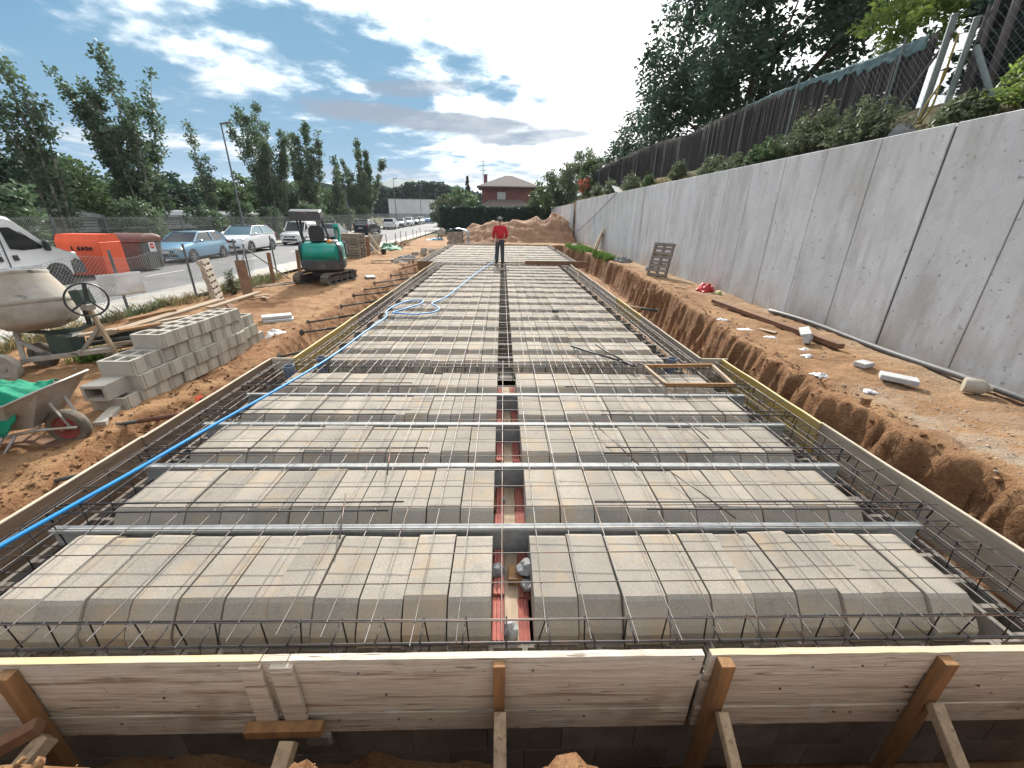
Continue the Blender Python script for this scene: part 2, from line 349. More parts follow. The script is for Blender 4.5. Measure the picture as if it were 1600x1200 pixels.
M_['white_pl'] = mat('white_plastic', (.72, .72, .71), (.6, .6, .6), 5, .5, bump=.3, bscale=12, rand=.05)
M_['black'] = mat('black_rubber', (.025, .025, .027), (.04, .038, .036), 10, .8, bump=.2)
M_['dkplastic'] = mat('dark_plastic', (.035, .037, .04), (.025, .026, .028), 10, .5, bump=.05)
M_['green'] = mat('excavator_green', (.0, .30, .235), (.0, .25, .195), 8, .38, bump=.03, rand=0, spots=[((.16, .22, .17), 4, .56, .72, .55)])
M_['exgrey'] = mat('excavator_grey', (.06, .066, .075), (.05, .055, .06), 8, .5, bump=.03, rand=0, spots=[((.20, .16, .12), 4, .54, .70, .6)])
M_['cloth'] = mat('green_cloth', (.0, .21, .12), (.0, .16, .09), 5, .9, bump=.2, bscale=60, rand=0)
M_['red'] = mat('red_shirt', (.52, .02, .035), (.44, .015, .03), 6, .9, bump=.3, bscale=25, rand=0)
M_['trousers'] = mat('grey_trousers', (.052, .058, .068), (.04, .045, .055), 6, .9, bump=.3, bscale=25, rand=0)
M_['skin'] = mat('skin', (.42, .24, .17), (.38, .21, .15), 8, .6, bump=0, rand=0)
M_['cap'] = mat('grey_cap', (.22, .23, .23), (.16, .17, .17), 8, .9, bump=.1, rand=0)
M_['shoe'] = mat('dark_shoe', (.05, .04, .035), None, 8, .8, rand=0)
M_['tarp'] = mat('blue_tarp', (.10, .27, .42), (.08, .21, .34), 6, .5, bump=.3, bscale=10, rand=0)
M_['tank'] = mat('galvanised_tray', (.46, .46, .46), (.34, .32, .29), 5, .5, .45, bump=.1, rand=0, spots=[((.33, .27, .20), 3.5, .48, .64, .8)])
M_['mortar'] = mat('mortar_caked_steel', (.37, .345, .31), (.27, .245, .21), 4, .95, bump=.5, bscale=30, rand=.04, spots=[((.31, .26, .19), 2.2, .48, .64, .5), ((.06, .05, .04), 3.0, .63, .69, .85)])
M_['dkgreen'] = mat('dark_green_paint', (.04, .075, .06), (.06, .08, .07), 8, .6, .2, bump=.1, spots=[((.2, .18, .15), 6, .58, .7, .6)])
M_['tyre'] = mat('dusty_tyre', (.075, .07, .06), (.19, .155, .115), 7, .9, bump=.2)
M_['rubble'] = mat('rubble_grey', (.33, .33, .33), (.22, .22, .22), 9, .95, bump=.3, rand=.25)
M_['clod'] = mat('soil_clod', (.22, .13, .07), (.15, .085, .047), 9, .97, bump=.5, bscale=40, rand=.25)
M_['stone'] = mat('pale_stone', (.46, .38, .30), (.34, .26, .19), 9, .95, bump=.3, rand=.25)
M_['redpl'] = mat('red_plastic', (.55, .03, .03), (.42, .03, .03), 8, .5, bump=.3, bscale=15, rand=0)
M_['clear'] = mat('milky_plastic', (.46, .41, .33), (.38, .34, .27), 8, .35, bump=.2, rand=0)
M_['blackpipe'] = mat('grey_black_pipe', (.09, .095, .10), (.13, .125, .12), 8, .55, bump=.1)
M_['post'] = mat('galvanised_post', (.16, .175, .19), (.12, .13, .14), 9, .5, .4, bump=.05)
M_['postg'] = mat('green_grey_post', (.20, .24, .23), (.14, .17, .165), 9, .6, .2, bump=.1, spots=[((.3, .3, .28), 9, .6, .7, .5)])
M_['wire'] = mat('fence_wire', (.42, .43, .43), (.32, .33, .33), 9, .5, .2, bump=0)
M_['brush'] = mat('brushwood', (.125, .112, .105), (.065, .058, .056), 3, .95, bump=.9, bscale=5, stretch=(9, 9, .6), rand=.12, bdist=.03)
M_['net'] = mat('teal_netting', (.14, .23, .24), (.10, .17, .175), 6, .8, bump=.4)
M_['oldwood'] = mat('old_grey_wood', (.16, .14, .135), (.10, .09, .085), 5, .9, bump=.5, bscale=20, stretch=(5, 5, .7))
M_['bark'] = mat('bark', (.11, .085, .06), (.06, .047, .035), 7, .95, bump=.6, bscale=20, stretch=(1, 1, .3))
M_['barkpale'] = mat('pale_bark', (.30, .29, .26), (.18, .17, .15), 7, .9, bump=.3)
M_['leaf_pop'] = leaf_mat('poplar_leaf', (.055, .098, .048), (.13, .19, .105), .4)
M_['leaf_dark'] = leaf_mat('dark_leaf', (.024, .054, .038), (.058, .105, .066), .28)
M_['leaf_mid'] = leaf_mat('mid_leaf', (.045, .085, .036), (.115, .175, .07), .38)
M_['leaf_light'] = leaf_mat('light_leaf', (.08, .15, .03), (.24, .33, .08), .5)
M_['leaf_shrub'] = leaf_mat('shrub_leaf', (.07, .10, .05), (.18, .215, .12), .3)
M_['leaf_con'] = leaf_mat('conifer_leaf', (.018, .032, .02), (.045, .062, .034), .1)
M_['grass'] = leaf_mat('grass_blade', (.04, .11, .015), (.13, .22, .05), .4)
M_['dry'] = leaf_mat('dry_grass', (.20, .17, .08), (.36, .31, .17), .3)
M_['flower'] = leaf_mat('red_flower', (.28, .05, .03), (.45, .10, .06), .3)
M_['glass'] = glass_mat('car_glass', (.012, .016, .018), .04)
M_['cyan'] = glass_mat('reflection_tinted_glass', (.07, .16, .20), .15)  # cyan reflection put into the glass base colour
M_['lamp'] = mat('headlamp', (.6, .62, .62), (.5, .52, .53), 9, .12, .3, bump=0, rand=0)
M_['tail'] = mat('tail_lamp', (.4, .01, .01), None, 9, .2, bump=0, rand=0)
M_['rim'] = mat('alloy', (.45, .46, .47), (.38, .39, .40), 9, .3, .8, bump=0, rand=0)
def paint(n, c): M_[n] = mat(n, c, tuple(x * .95 for x in c), 3, .3, 0, bump=0, rand=0, coat=.8); return M_[n]
paint('paint_white', (.74, .75, .76)); paint('paint_blue', (.19, .36, .50)); paint('paint_silver', (.34, .36, .38)); paint('paint_black', (.012, .014, .02)); paint('paint_red', (.35, .02, .02)); paint('paint_blue2', (.05, .2, .5)); paint('paint_grey', (.10, .11, .12))
M_['orange'] = mat('orange_bin', (.70, .095, .03), (.62, .085, .03), 3, .6, bump=.05, rand=0, spots=[((.5, .1, .06), 4, .6, .72, .5)])
M_['binbrown'] = mat('bin_lid_brown', (.15, .055, .04), (.12, .05, .04), 4, .5, bump=.05, rand=0)
M_['bingrey'] = mat('bin_grey', (.13, .135, .13), (.10, .105, .10), 4, .6, bump=.05, rand=0)
M_['ink'] = mat('black_spray', (.02, .02, .02), None, 9, .7, bump=0, rand=0)
M_['brick'] = mat('house_brick', (.19, .075, .06), (.14, .055, .048), 1.5, .9, bump=.2, bscale=12, rand=.1, grain=(7, .25))
M_['roof'] = mat('roof_tile', (.13, .095, .085), (.09, .07, .065), 2, .9, bump=.4, bscale=9, rand=.15)
M_['whitewall'] = mat('white_cladding', (.62, .64, .67), (.55, .57, .60), .4, .7, bump=.1, rand=.03)
M_['shed'] = mat('grey_cladding', (.30, .32, .33), (.22, .23, .24), 1.2, .6, bump=.2, rand=.1)
M_['asphalt'] = mat('asphalt', (.16, .16, .162), (.12, .12, .122), .8, .9, bump=.3, bscale=90, rand=0, grain=(70, .12), spots=[((.20, .197, .19), .35, .5, .7, .6)])
M_['pavement'] = mat('pavement_concrete', (.42, .40, .36), (.32, .30, .265), 1.6, .93, bump=.25, bscale=60, rand=.05, grain=(50, .1), spots=[((.30, .22, .14), 1.1, .5, .68, .6)])
M_['kerb'] = mat('kerb_stone', (.40, .39, .37), (.3, .29, .28), 2, .9, bump=.2, rand=.06)
M_['paintline'] = mat('road_paint', (.60, .60, .58), (.45, .45, .44), 5, .8, bump=.1, rand=0)
M_['hill'] = mat('hill_forest', (.05, .075, .055), (.035, .055, .042), .02, .95, bump=0, rand=0)
M_['rim_red'] = mat('red_wheel', (.25, .03, .03), (.2, .08, .06), 9, .6, bump=.1)
M_['heap'] = mat('heap_soil', (.31, .17, .095), (.22, .118, .066), 1.4, .97, bump=.9, bscale=5, rand=0, bdist=.08, grain=(16, .25), spots=[((.30, .19, .12), 3, .55, .7, .6)])
M_['ochre'] = mat('yellow_hose', (.32, .24, .05), (.25, .19, .05), 6, .6, bump=0)
M_['beacon'] = mat('amber_beacon', (.8, .22, .02), None, 6, .3, bump=0, rand=0)
M_['panel_dark'] = mat('dark_weathered_boards', (.055, .05, .047), (.035, .032, .03), 3, .95, bump=.4, rand=.2)
# ------------------------------------------------------------------ ground
rng = random.Random(7)
def lerp_tab(tab, y):
    if y <= tab[0][0]: return tab[0][1]
    for (a, p), (b, q) in zip(tab, tab[1:]):
        if y <= b: return p + (q - p) * (y - a) / (b - a)
    return tab[-1][1]
XL = [(0, -4.35), (5, -4.38), (7, -4.2), (9.5, -4.6), (14, -4.72), (22, -4.95), (32, -5.0)]
XR = [(0, 4.3), (2.6, 4.3), (4.7, 4.15), (6, 4.2), (8.2, 4.62), (14, 5.12), (20, 5.5), (24, 5.45), (28.5, 4.9), (32, 4.6)]
def gz(y): return .012 * min(max(0.0, y - 40.0), 110.0)
def H(x, y):
    fb = sum(math.exp(-((x - c) / w) ** 2) for c, w in ((-1.75, .28), (-.72, .10), (.27, .14), (2.3, .2))) if y < 2 else 0.0
    n1 = fbm(x * .55, y * .55, 1.3, 4); n2 = fbm(x * 2.3, y * 2.3, 4.2, 4); n3 = fbm(x * 7.5, y * 7.5, 9.2, 3)
    if x > 6.62: top = 3.12 + sst(6.7, 8.2, x) * .75 + .10 * n1 + .05 * n2 - sst(46, 75, y) * 3.6 + sst(8, 30, x) * .6
    elif x > 0: top = -.12 + .05 * n1 + .035 * n2 + .012 * n3 + sst(5.6, 6.5, x) * .03
    else: top = -.43 + .05 * n1 + .045 * n2 + .03 * n3
    if x < 6.62:
        yard = sst(-8.6, -9.3, x); far = sst(44, 60, y)
        flat = max(yard, far); top = top * (1 - flat) + (-.54 + gz(y)) * flat
    if y < 2.5 and x < 6.62:
        k = sst(1.8, .9, y); top = top * (1 - k) + (.0 + .07 * n1 + .06 * n2 + .02 * n3 + .085 * fb) * k
    wob = .16 * n1 + .15 * n2 + .06 * n3
    rid = abs(fbm(x * 1.6, y * 3.6, 2.2, 4))
    d = min((x - lerp_tab(XL, y)) + wob, (lerp_tab(XR, y) - x) + wob * .9 - .10 * rid, (y - .77 - .075 * fb) + wob * .45, 32.6 - y + wob)
    if d <= 0: return top + max(0.0, .05 - abs(d + .12) * .3) * (1 if x > 0 else .4)
    wd = .34 if x > 0 else .75
    if y < 1.3 and abs(x) < 3.4: wd = .22
    bottom = -1.15 + .05 * n2
    t = sst(0, 1, min(1.0, d / wd)); t = t ** .8
    n4 = fbm(x * 17, y * 17, 3.3, 3); rough = (.13 * n2 + .14 * n3 + .07 * n4 + .22 * (rid - .25)) * math.sin(math.pi * min(1, t * .9 + .06)) * (1.25 if x > 0 else .8)
    return top * (1 - t) + bottom * t + rough
def steps(segs):
    o = []
    for a, b, s in segs:
        n = max(1, int(round((b - a) / s))); o += [a + (b - a) * i / n for i in range(n)]
    return o + [segs[-1][1]]
gx = steps([(-5.7, -3.3, .045), (-3.3, 3.3, .07), (3.3, 5.2, .036), (5.2, 6.5, .06)])
gx = [-2100, -1200, -600, -300, -150, -80, -50, -35, -26, -20, -17, -14, -12, -10.5, -9.6] + steps([(-9.2, -5.7, .11)])[:-1] + gx + [6.55, 6.7] + steps([(6.85, 10, .2)]) + [11, 12.5, 15, 19, 25, 40, 80, 160, 350, 800, 2100]
gy = [-1200, -300, -60, -20, -8, -4, -2, -1] + steps([(-.5, 1.6, .035), (1.6, 8, .05), (8, 16, .08), (16, 33, .17), (33, 46, .5)]) + [48, 51, 55, 60, 66, 75, 90, 110, 150, 220, 350, 600, 1200, 2000, 3000]
def ground_obj():
    nx, ny = len(gx), len(gy); V = np.empty((nx * ny, 3)); k = 0
    for y in gy:
        for x in gx:
            V[k] = (x, y, H(x, y)); k += 1
    i, j = np.meshgrid(np.arange(nx - 1), np.arange(ny - 1)); a = (j * nx + i).ravel()
    F = np.stack([a, a + 1, a + nx + 1, a + nx], 1)
    m = bpy.data.materials.new('earth'); m.use_nodes = True; nt = m.node_tree; L = nt.links.new; p = nt.nodes['Principled BSDF']
    p.inputs['Roughness'].default_value = .97; p.inputs['Specular IOR Level'].default_value = .2
    ge = N(nt, 'ShaderNodeNewGeometry'); sp = N(nt, 'ShaderNodeSeparateXYZ'); L(ge.outputs['Position'], sp.inputs[0])
    def noi(sc, det, rg=.62, off=0):
        mp = N(nt, 'ShaderNodeMapping'); mp.inputs['Location'].default_value = (off, off, off); L(ge.outputs['Position'], mp.inputs[0])
        n = N(nt, 'ShaderNodeTexNoise'); n.inputs['Scale'].default_value = sc; n.inputs['Detail'].default_value = det; n.inputs['Roughness'].default_value = rg; L(mp.outputs[0], n.inputs['Vector']); return n.outputs['Fac']
    def rg(v, a, b, lo=0.0, hi=1.0):
        n = N(nt, 'ShaderNodeMapRange'); n.inputs[1].default_value = a; n.inputs[2].default_value = b; n.inputs[3].default_value = lo; n.inputs[4].default_value = hi; L(v, n.inputs[0]); return n.outputs[0]
    def mul(a, b, op='MULTIPLY'):
        n = N(nt, 'ShaderNodeMath', operation=op)
        for i_, v in enumerate((a, b)):
            if isinstance(v, (int, float)): n.inputs[i_].default_value = v
            else: L(v, n.inputs[i_])
        return n.outputs[0]
    def mix(f, a_, b_):
        n = N(nt, 'ShaderNodeMix', data_type='RGBA'); n.clamp_factor = True; L(f, n.inputs[0])
        for i_, v in ((6, a_), (7, b_)):
            if isinstance(v, tuple): n.inputs[i_].default_value = v + (1,)
            else: L(v, n.inputs[i_])
        return n.outputs[2]
    c = mix(rg(noi(1.1, 7), .35, .65), (.24, .12, .057), (.162, .08, .037))
    c = mix(rg(noi(6, 6, .7, 3), .45, .7), c, (.31, .182, .094))
    # trodden flat tops: paler, dustier; cut faces: fresh darker red-brown clay
    sn = N(nt, 'ShaderNodeSeparateXYZ'); L(ge.outputs['Normal'], sn.inputs[0])
    tread = mul(rg(sn.outputs[2], .80, .97), rg(noi(.7, 5, .6, 7), .34, .60))
    c = mix(mul(tread, .8), c, (.35, .21, .108))
    # grey gravelly strip on the right bank near the camera
    grav = mul(mul(mul(rg(sp.outputs[0], 4.3, 4.7), rg(sp.outputs[0], 6.0, 5.1)), rg(sp.outputs[1], 5.4, 4.0)), rg(noi(2.2, 5, .6, 11), .40, .62))
    c = mix(mul(grav, .7), c, (.37, .325, .26))
    # pale dust along the foot of the concrete wall
    c = mix(mul(rg(sp.outputs[0], 5.6, 6.3), rg(noi(1.5, 5, .6, 17), .35, .65, 0, .7)), c, (.43, .34, .24))
    # dull green waste land away from the site
    out = mul(mul(rg(sp.outputs[0], -18.0, -21.0), rg(sp.outputs[1], 48, 56), 'MAXIMUM'), rg(sp.outputs[0], 6.7, 7.0), 'MAXIMUM')
    c = mix(mul(out, rg(noi(.6, 6, .6, 23), .3, .6, .35, 1)), c, (.085, .095, .045))
    g = rg(noi(60, 3, .7, 31), .3, .7, .78, 1.22); vm = N(nt, 'ShaderNodeVectorMath', operation='SCALE'); L(c, vm.inputs[0]); L(g, vm.inputs['Scale'])
    L(vm.outputs[0], p.inputs['Base Color'])
    b = N(nt, 'ShaderNodeBump'); b.inputs['Strength'].default_value = .9; b.inputs['Distance'].default_value = .045
    vo = N(nt, 'ShaderNodeTexVoronoi', feature='DISTANCE_TO_EDGE'); vo.inputs['Scale'].default_value = 4.5; dv = N(nt, 'ShaderNodeVectorMath', operation='MULTIPLY_ADD'); nz = N(nt, 'ShaderNodeTexNoise'); nz.inputs['Scale'].default_value = 5; L(ge.outputs['Position'], nz.inputs['Vector']); L(nz.outputs['Color'], dv.inputs[0]); dv.inputs[1].default_value = (.22, .22, .22); L(ge.outputs['Position'], dv.inputs[2]); L(dv.outputs[0], vo.inputs['Vector'])
    crack = mul(rg(vo.outputs['Distance'], 0, .05, 0, .18), rg(sn.outputs[2], .9, .6, 0, 1))
    L(mul(mul(noi(9, 9, .72, 5), mul(noi(38, 4, .7, 9), .45), 'ADD'), crack, 'ADD'), b.inputs['Height']); L(b.outputs[0], p.inputs['Normal'])
    M_['earth'] = m
    o = link_obj('ground', np_mesh('ground', V, F, m, True)); tag(o, 'reddish brown earth of the building plot with the dug trench', kind='structure')
ground_obj()

# clods and stones lying on the banks: nobody could count them
def scatter(name, label, mt, n, regions, rlo, rhi, seed, jit=.3, flat=.75):
    rg_ = random.Random(seed); b = MB()
    for _ in range(n):
        x0, x1, y0, y1 = rg_.choice(regions); x = rg_.uniform(x0, x1); y = rg_.uniform(y0, y1); r = rlo * (rhi / rlo) ** (rg_.random() ** 2.2)
        b.rock((x, y, H(x, y) + r * .25), r, rg_, flat, jit)
    tag(b.build(name, mt), label, kind='stuff')
scatter('soil_clods', 'crumbly brown soil clods along both trench edges', M_['earth'], 3600, [(3.8, 4.6, 2, 9), (4.0, 5.2, 8, 20), (-4.9, -3.8, 2, 9), (-5.0, -3.9, 8, 22), (-4.6, -3.6, 2, 6), (-4.6, -3.6, 2, 6), (-2.6, 2.8, .55, .9), (4.1, 4.5, 2, 12), (-4.4, -3.5, 2.2, 4)], .005, .03, 3)
scatter('gravel', 'small pale stones strewn over the bare earth', M_['stone'], 2400, [(4.3, 6.4, 2, 9), (4.3, 5.6, 2, 5), (4.8, 6.4, 9, 22), (-8.6, -4.4, 4, 14), (-8.5, -4.6, 10, 28)], .004, .018, 5)
# the lumps right at the edge in front of the camera
tag_lumps = MB(); lr = random.Random(12)
for cx, cy, r, n in ((-1.75, .78, .12, 60), (-1.45, .76, .10, 30), (-.72, .78, .06, 20), (.27, .79, .08, 40), (2.3, .79, .12, 40)):
    for _ in range(n):
        q = lr.uniform(.004, .016); dx = lr.gauss(0, r * .75); ly = cy + lr.gauss(-.02, r * .3); tag_lumps.rock((cx + dx, ly, H(cx + dx, ly) + q * .3), q, lr, .85, .22)
tag(tag_lumps.build('soil_lumps', M_['earth'], None, False), 'loose brown soil lumps on the near trench edge', kind='stuff')

# ------------------------------------------------------------------ street
def sheet(name, mt, x0, x1, y0, y1, z, label):
    b = MB(); ys = [y0] + [q for q in (40, 75, 110, 150) if q < y1] + [y1]; b.add([(x, q, z + gz(q)) for q in ys for x in (x0, x1)], [(2 * i, 2 * i + 1, 2 * i + 3, 2 * i + 2) for i in range(len(ys) - 1)]); return tag(b.build(name, mt), label, kind='structure')
sheet('road', M_['asphalt'], -18.6, -10.75, -40, 420, -.525, 'grey asphalt street beside the plot')
sheet('pavement', M_['pavement'], -10.6, -9.25, -40, 300, -.415, 'dusty concrete pavement along the chain-link fence')
sheet('far_pavement', M_['pavement'], -20.2, -18.75, -40, 300, -.40, 'pavement on the far side of the street')
def kerb_line(name, x, y0, y1, lab):
    root = link_obj(name, None); tag(root, lab, kind='structure'); b = MB(); b.box((0, .49, 0), (.15, .985, .30), .012); me = b.mesh('kerb_stone', M_['kerb'])
    y = y0
    while y < y1: o = link_obj('kerb_stone', me, root); o.location = (x, y, -.55 + gz(y)); y += 1.0
kerb_line('kerb', -10.675, 3, 40, 'row of grey kerb stones on the near side of the street')
kerb_line('far_kerb', -18.675, 12, 60, 'row of kerb stones on the far side of the street')
b = MB()
for k in range(30): b.box((-14.2, 12 + k * 6, -.5175 + gz(12 + k * 6)), (.12, 2.2, .003))
tag(b.build('road_marking', M_['paintline']), 'worn white dashes along the middle of the street', kind='structure')

# ------------------------------------------------------------------ retaining wall
def wall_mat():
    m = bpy.data.materials.new('cast_concrete'); m.use_nodes = True; nt = m.node_tree; L = nt.links.new; p = nt.nodes['Principled BSDF']; p.inputs['Roughness'].default_value = .9
    ge = N(nt, 'ShaderNodeNewGeometry'); oi = N(nt, 'ShaderNodeObjectInfo'); sp = N(nt, 'ShaderNodeSeparateXYZ'); L(ge.outputs['Position'], sp.inputs[0])
    def noi(sc, det, rg=.6, st=(1, 1, 1), w=0.0):
        mp = N(nt, 'ShaderNodeMapping'); mp.inputs['Scale'].default_value = st; mp.inputs['Location'].default_value = (w, w, w); L(ge.outputs['Position'], mp.inputs[0])
        n = N(nt, 'ShaderNodeTexNoise'); n.inputs['Scale'].default_value = sc; n.inputs['Detail'].default_value = det; n.inputs['Roughness'].default_value = rg; L(mp.outputs[0], n.inputs['Vector']); return n.outputs['Fac']
    def rg(v, a, b, lo=0.0, hi=1.0):
        n = N(nt, 'ShaderNodeMapRange'); n.inputs[1].default_value = a; n.inputs[2].default_value = b; n.inputs[3].default_value = lo; n.inputs[4].default_value = hi; L(v, n.inputs[0]); return n.outputs[0]
    def mul(a, b_):
        n = N(nt, 'ShaderNodeMath', operation='MULTIPLY')
        for i_, v in enumerate((a, b_)):
            if isinstance(v, (int, float)): n.inputs[i_].default_value = v
            else: L(v, n.inputs[i_])
        return n.outputs[0]
    def mix(f, a, b_):
        n = N(nt, 'ShaderNodeMix', data_type='RGBA'); n.clamp_factor = True
        if isinstance(f, (int, float)): n.inputs[0].default_value = f
        else: L(f, n.inputs[0])
        for i_, v in ((6, a), (7, b_)):
            if isinstance(v, tuple): n.inputs[i_].default_value = v + (1,)
            else: L(v, n.inputs[i_])
        return n.outputs[2]
    c = mix(rg(noi(1.0, 7, .62), .35, .68), (.77, .79, .79), (.66, .675, .675))
    c = mix(rg(noi(1.3, 6, .65, (1, 1.6, .35), 5), .48, .66, 0, .75), c, (.50, .495, .455))
    c = mix(rg(noi(3.2, 7, .7, (1, 1, 1), 9), .55, .70, 0, .7), c, (.78, .78, .77))
    c = mix(mul(rg(sp.outputs[2], .55, -.15), rg(noi(1.6, 6, .65, (1, 1, .6), 13), .34, .62, 0, .75)), c, (.40, .30, .19))
    c = mix(mul(rg(sp.outputs[2], 2.5, 3.2), rg(noi(3, 5, .6, (1, 1, .15), 17), .48, .68, 0, .35)), c, (.24, .23, .20))
    c = mix(rg(noi(13, 4, .55, (1, 1, 1), 21), .65, .68, 0, .6), c, (.22, .22, .215))
    c = mix(rg(noi(30, 2, .5, (1, 1, 1), 23), .68, .74, 0, .55), c, (.2, .2, .2))
    c = mix(mul(rg(noi(5, 4, .6, (1, 1, .06), 27), .52, .66, 0, .3), rg(noi(.8, 3, .6, (1, 1, 1), 33), .4, .6)), c, (.36, .35, .32))
    c = mix(mul(rg(noi(.55, 5, .7, (1, 1, .8), 41), .50, .62, 0, .35), 1.0), c, (.54, .535, .49))
    k = rg(oi.outputs['Random'], 0, 1, .93, 1.06); vm = N(nt, 'ShaderNodeVectorMath', operation='SCALE'); L(c, vm.inputs[0]); L(k, vm.inputs['Scale'])
    L(vm.outputs[0], p.inputs['Base Color'])
    b = N(nt, 'ShaderNodeBump'); b.inputs['Strength'].default_value = .5; b.inputs['Distance'].default_value = .012
    ad = N(nt, 'ShaderNodeMath', operation='SUBTRACT'); L(noi(3, 6, .6, (1, 1, 1), 3), ad.inputs[0]); L(rg(noi(13, 4, .55, (1, 1, 1), 21), .66, .71, 0, .5), ad.inputs[1])
    L(ad.outputs[0], b.inputs['Height']); L(b.outputs[0], p.inputs['Normal']); return m
M_['wall'] = wall_mat()
M_['joint'] = mat('joint_dark', (.13, .135, .14), (.09, .09, .09), 5, .95, bump=.2)
def retaining_wall():
    root = thing('retaining_wall', 'long grey cast concrete retaining wall on the right of the plot', 'wall', (6.65, 18, -.6))
    b = MB(); b.box((.0, 0, 1.89), (.25, 42.0, 3.78)); b.build('core', M_['joint'], root)
    js = [6.66 - 1.24 * k for k in range(8, 0, -1)] + [6.66, 7.88, 9.15, 10.42, 11.72, 12.94, 14.15, 15.44, 16.77, 17.94, 19.28, 20.4] + [20.4 + .88 * k for k in range(1, 22)]
    r_ = random.Random(4)
    for a, c in zip(js, js[1:]):
        ga = .022 if a in (6.66, 20.4) else .0085; gc = .022 if c in (6.66, 20.4) else .0085
        b = MB(); L_ = c - gc - a - ga; b.box((0, L_ / 2, 1.915), (.30, L_, 3.83), .007)
        o = b.build('panel', M_['wall'], root); o.location = (r_.uniform(-.0035, .0035), a + ga - 18, 0)
    root2 = thing('retaining_wall', 'lower concrete wall running on behind the earth heap', 'wall', (6.2, 39, -.6))
    for k in range(9):
        b = MB(); b.box((0, .85 + k * 1.72, 1.78), (.28, 1.705, 3.56), .008); b.build('panel', M_['wall'], root2)
retaining_wall()
# ------------------------------------------------------------------ ribbed floor slab ready for the pour
ZT = -.065                                   # top of the vault blocks
slab = thing('floor_slab', 'unfinished ribbed floor slab of concrete vault blocks between steel joists', 'floor slab', (0, 0, 0))
def vault_mesh(wd):
    b = MB(); prof = [(-.285, -.215), (-.280, -.15), (-.262, -.115), (-.190, -.014), (-.17, 0), (.232, 0), (.256, -.012), (.292, -.06), (.300, -.105), (.300, -.215)]
    b.prism(prof, 0.0045, wd - .0045, 0); return b.mesh('vault_block', M_['vault'])
VW = {w: vault_mesh(w) for w in (.245, .25)}
rows = []                                    # (front y, pitch, left count, right count, left start, right start)
for i in range(5): rows.append((1.51 + .755 * i, .755, 11, 10, -.05, .185))
FR = [5.58, 6.08, 6.79, 7.55, 8.33, 9.12, 9.94, 10.76, 11.57, 12.39, 13.24, 14.03, 14.84, 15.68, 16.49, 17.35, 18.27]
for f0, f1 in zip(FR, FR[1:]): rows.append((f0, f1 - f0, 10, 9, -.055, .17))
FF = [19.25, 20.15, 21.1, 22.1, 23.4, 25.0, 26.9, 29.0, 31.3]
for f0, f1 in zip(FF, FF[1:]): rows.append((f0, f1 - f0, 14, 13, -.02, .03))
pieces = []
for fy, pt, nl, nr, xl, xr in rows:
    for k in range(nl): pieces.append((xl - .245 * (k + 1), fy, pt, .245))
    for k in range(nr): pieces.append((xr + .25 * k, fy, pt, .25))
vr = random.Random(21); far = MB()
for n, (x, fy, pt, w) in enumerate(pieces):
    dz = vr.uniform(-.010, .005); dy = vr.gauss(0, .008); sy = (pt - .075) / .6; cy = fy + .3 * sy
    if n < 300:
        o = link_obj('vault_block', VW[w], slab); o.location = (x, cy + dy, ZT + dz); o.rotation_euler = (vr.gauss(0, .008), vr.gauss(0, .010), vr.gauss(0, .006)); o.scale = (1, sy, 1)
    else:
        far.at((x, cy + dy, ZT + dz), (0, 0, 0), (1, sy, 1)); far.prism([(-.280, -.215), (-.262, -.12), (-.185, 0), (.20, 0), (.285, -.10), (.300, -.215)], .003, w - .003, 0)
tag(far.build('far_vault_blocks', M_['vault'], slab), kind='stuff')
# galvanised joists between the rows
def joist(x0, x1, y, zt=-.084, mt='galv'):
    b = MB()
    b.box(((x0 + x1) / 2, y, zt - .003), (x1 - x0, .054, .006)); b.box(((x0 + x1) / 2, y - .027, zt - .013), (x1 - x0, .004, .016)); b.box(((x0 + x1) / 2, y + .027, zt - .013), (x1 - x0, .004, .016))
    b.box(((x0 + x1) / 2, y, zt - .125), (x1 - x0, .012, .235)); b.box(((x0 + x1) / 2, y, zt - .246), (x1 - x0, .11, .008)); b.build('joist', M_[mt], slab)
for i in range(4): joist(-3.02, 2.98, 2.2275 + .755 * i)
for (fy, pt, nl, nr, xl, xr), nx in zip(rows[5:], rows[6:]):
    if abs(fy + pt - nx[0]) < .05: joist(xl - .245 * nl - .28, xr + .25 * nr + .28, nx[0] - .0375, -.135, 'foundation')
# the strip down the middle: red clay tiles on planks
for i in range(5):
    y0 = 1.55 + .755 * i; y1 = y0 + .64
    for x0, x1 in ((-.05, .02), (.115, .185)):
        for ya, yb in ((y0, y0 + .28), (y0 + .285, y1)):
            b = MB(); n = 9; sec = lambda yy: [(x0 + (x1 - x0) * k / n, yy, -.285 + (.010 if k % 3 == 1 else 0) + (.004 if k % 3 == 2 else 0)) for k in range(n + 1)] + [(x1, yy, -.31), (x0, yy, -.31)]
            b.loft([sec(ya), sec(yb)]); o = b.build('clay_tile', M_['redtile'], slab); o.rotation_euler = (vr.gauss(0, .004), vr.gauss(0, .02), 0)
    b = MB(); b.box((.068, (y0 + y1) / 2, -.305), (.09, .64, .02), .003); b.build('plank', M_['plank'], slab)
b = MB(); b.box((.10, 1.98, -.27), (.10, .12, .06), .004); b.build('wood_offcut', M_['stake'], slab)
for x, yy, z, r in ((-.02, 2.0, -.25, .05), (.165, 1.98, -.21, .055), (.06, 1.60, -.27, .05), (.17, 1.88, -.25, .04), (.10, 3.02, -.26, .03), (.02, 2.75, -.27, .02)):
    b = MB(); b.rock((x, yy, z), r, vr, 1.0, .35); b.build('concrete_chunk', M_['rubble'], slab)
# floor of the centre strip and ribs beyond
b = MB(); b.box((.06, 12.4, -.33), (.26, 13.6, .02)); b.build('rib_bottom', M_['foundation'], slab)

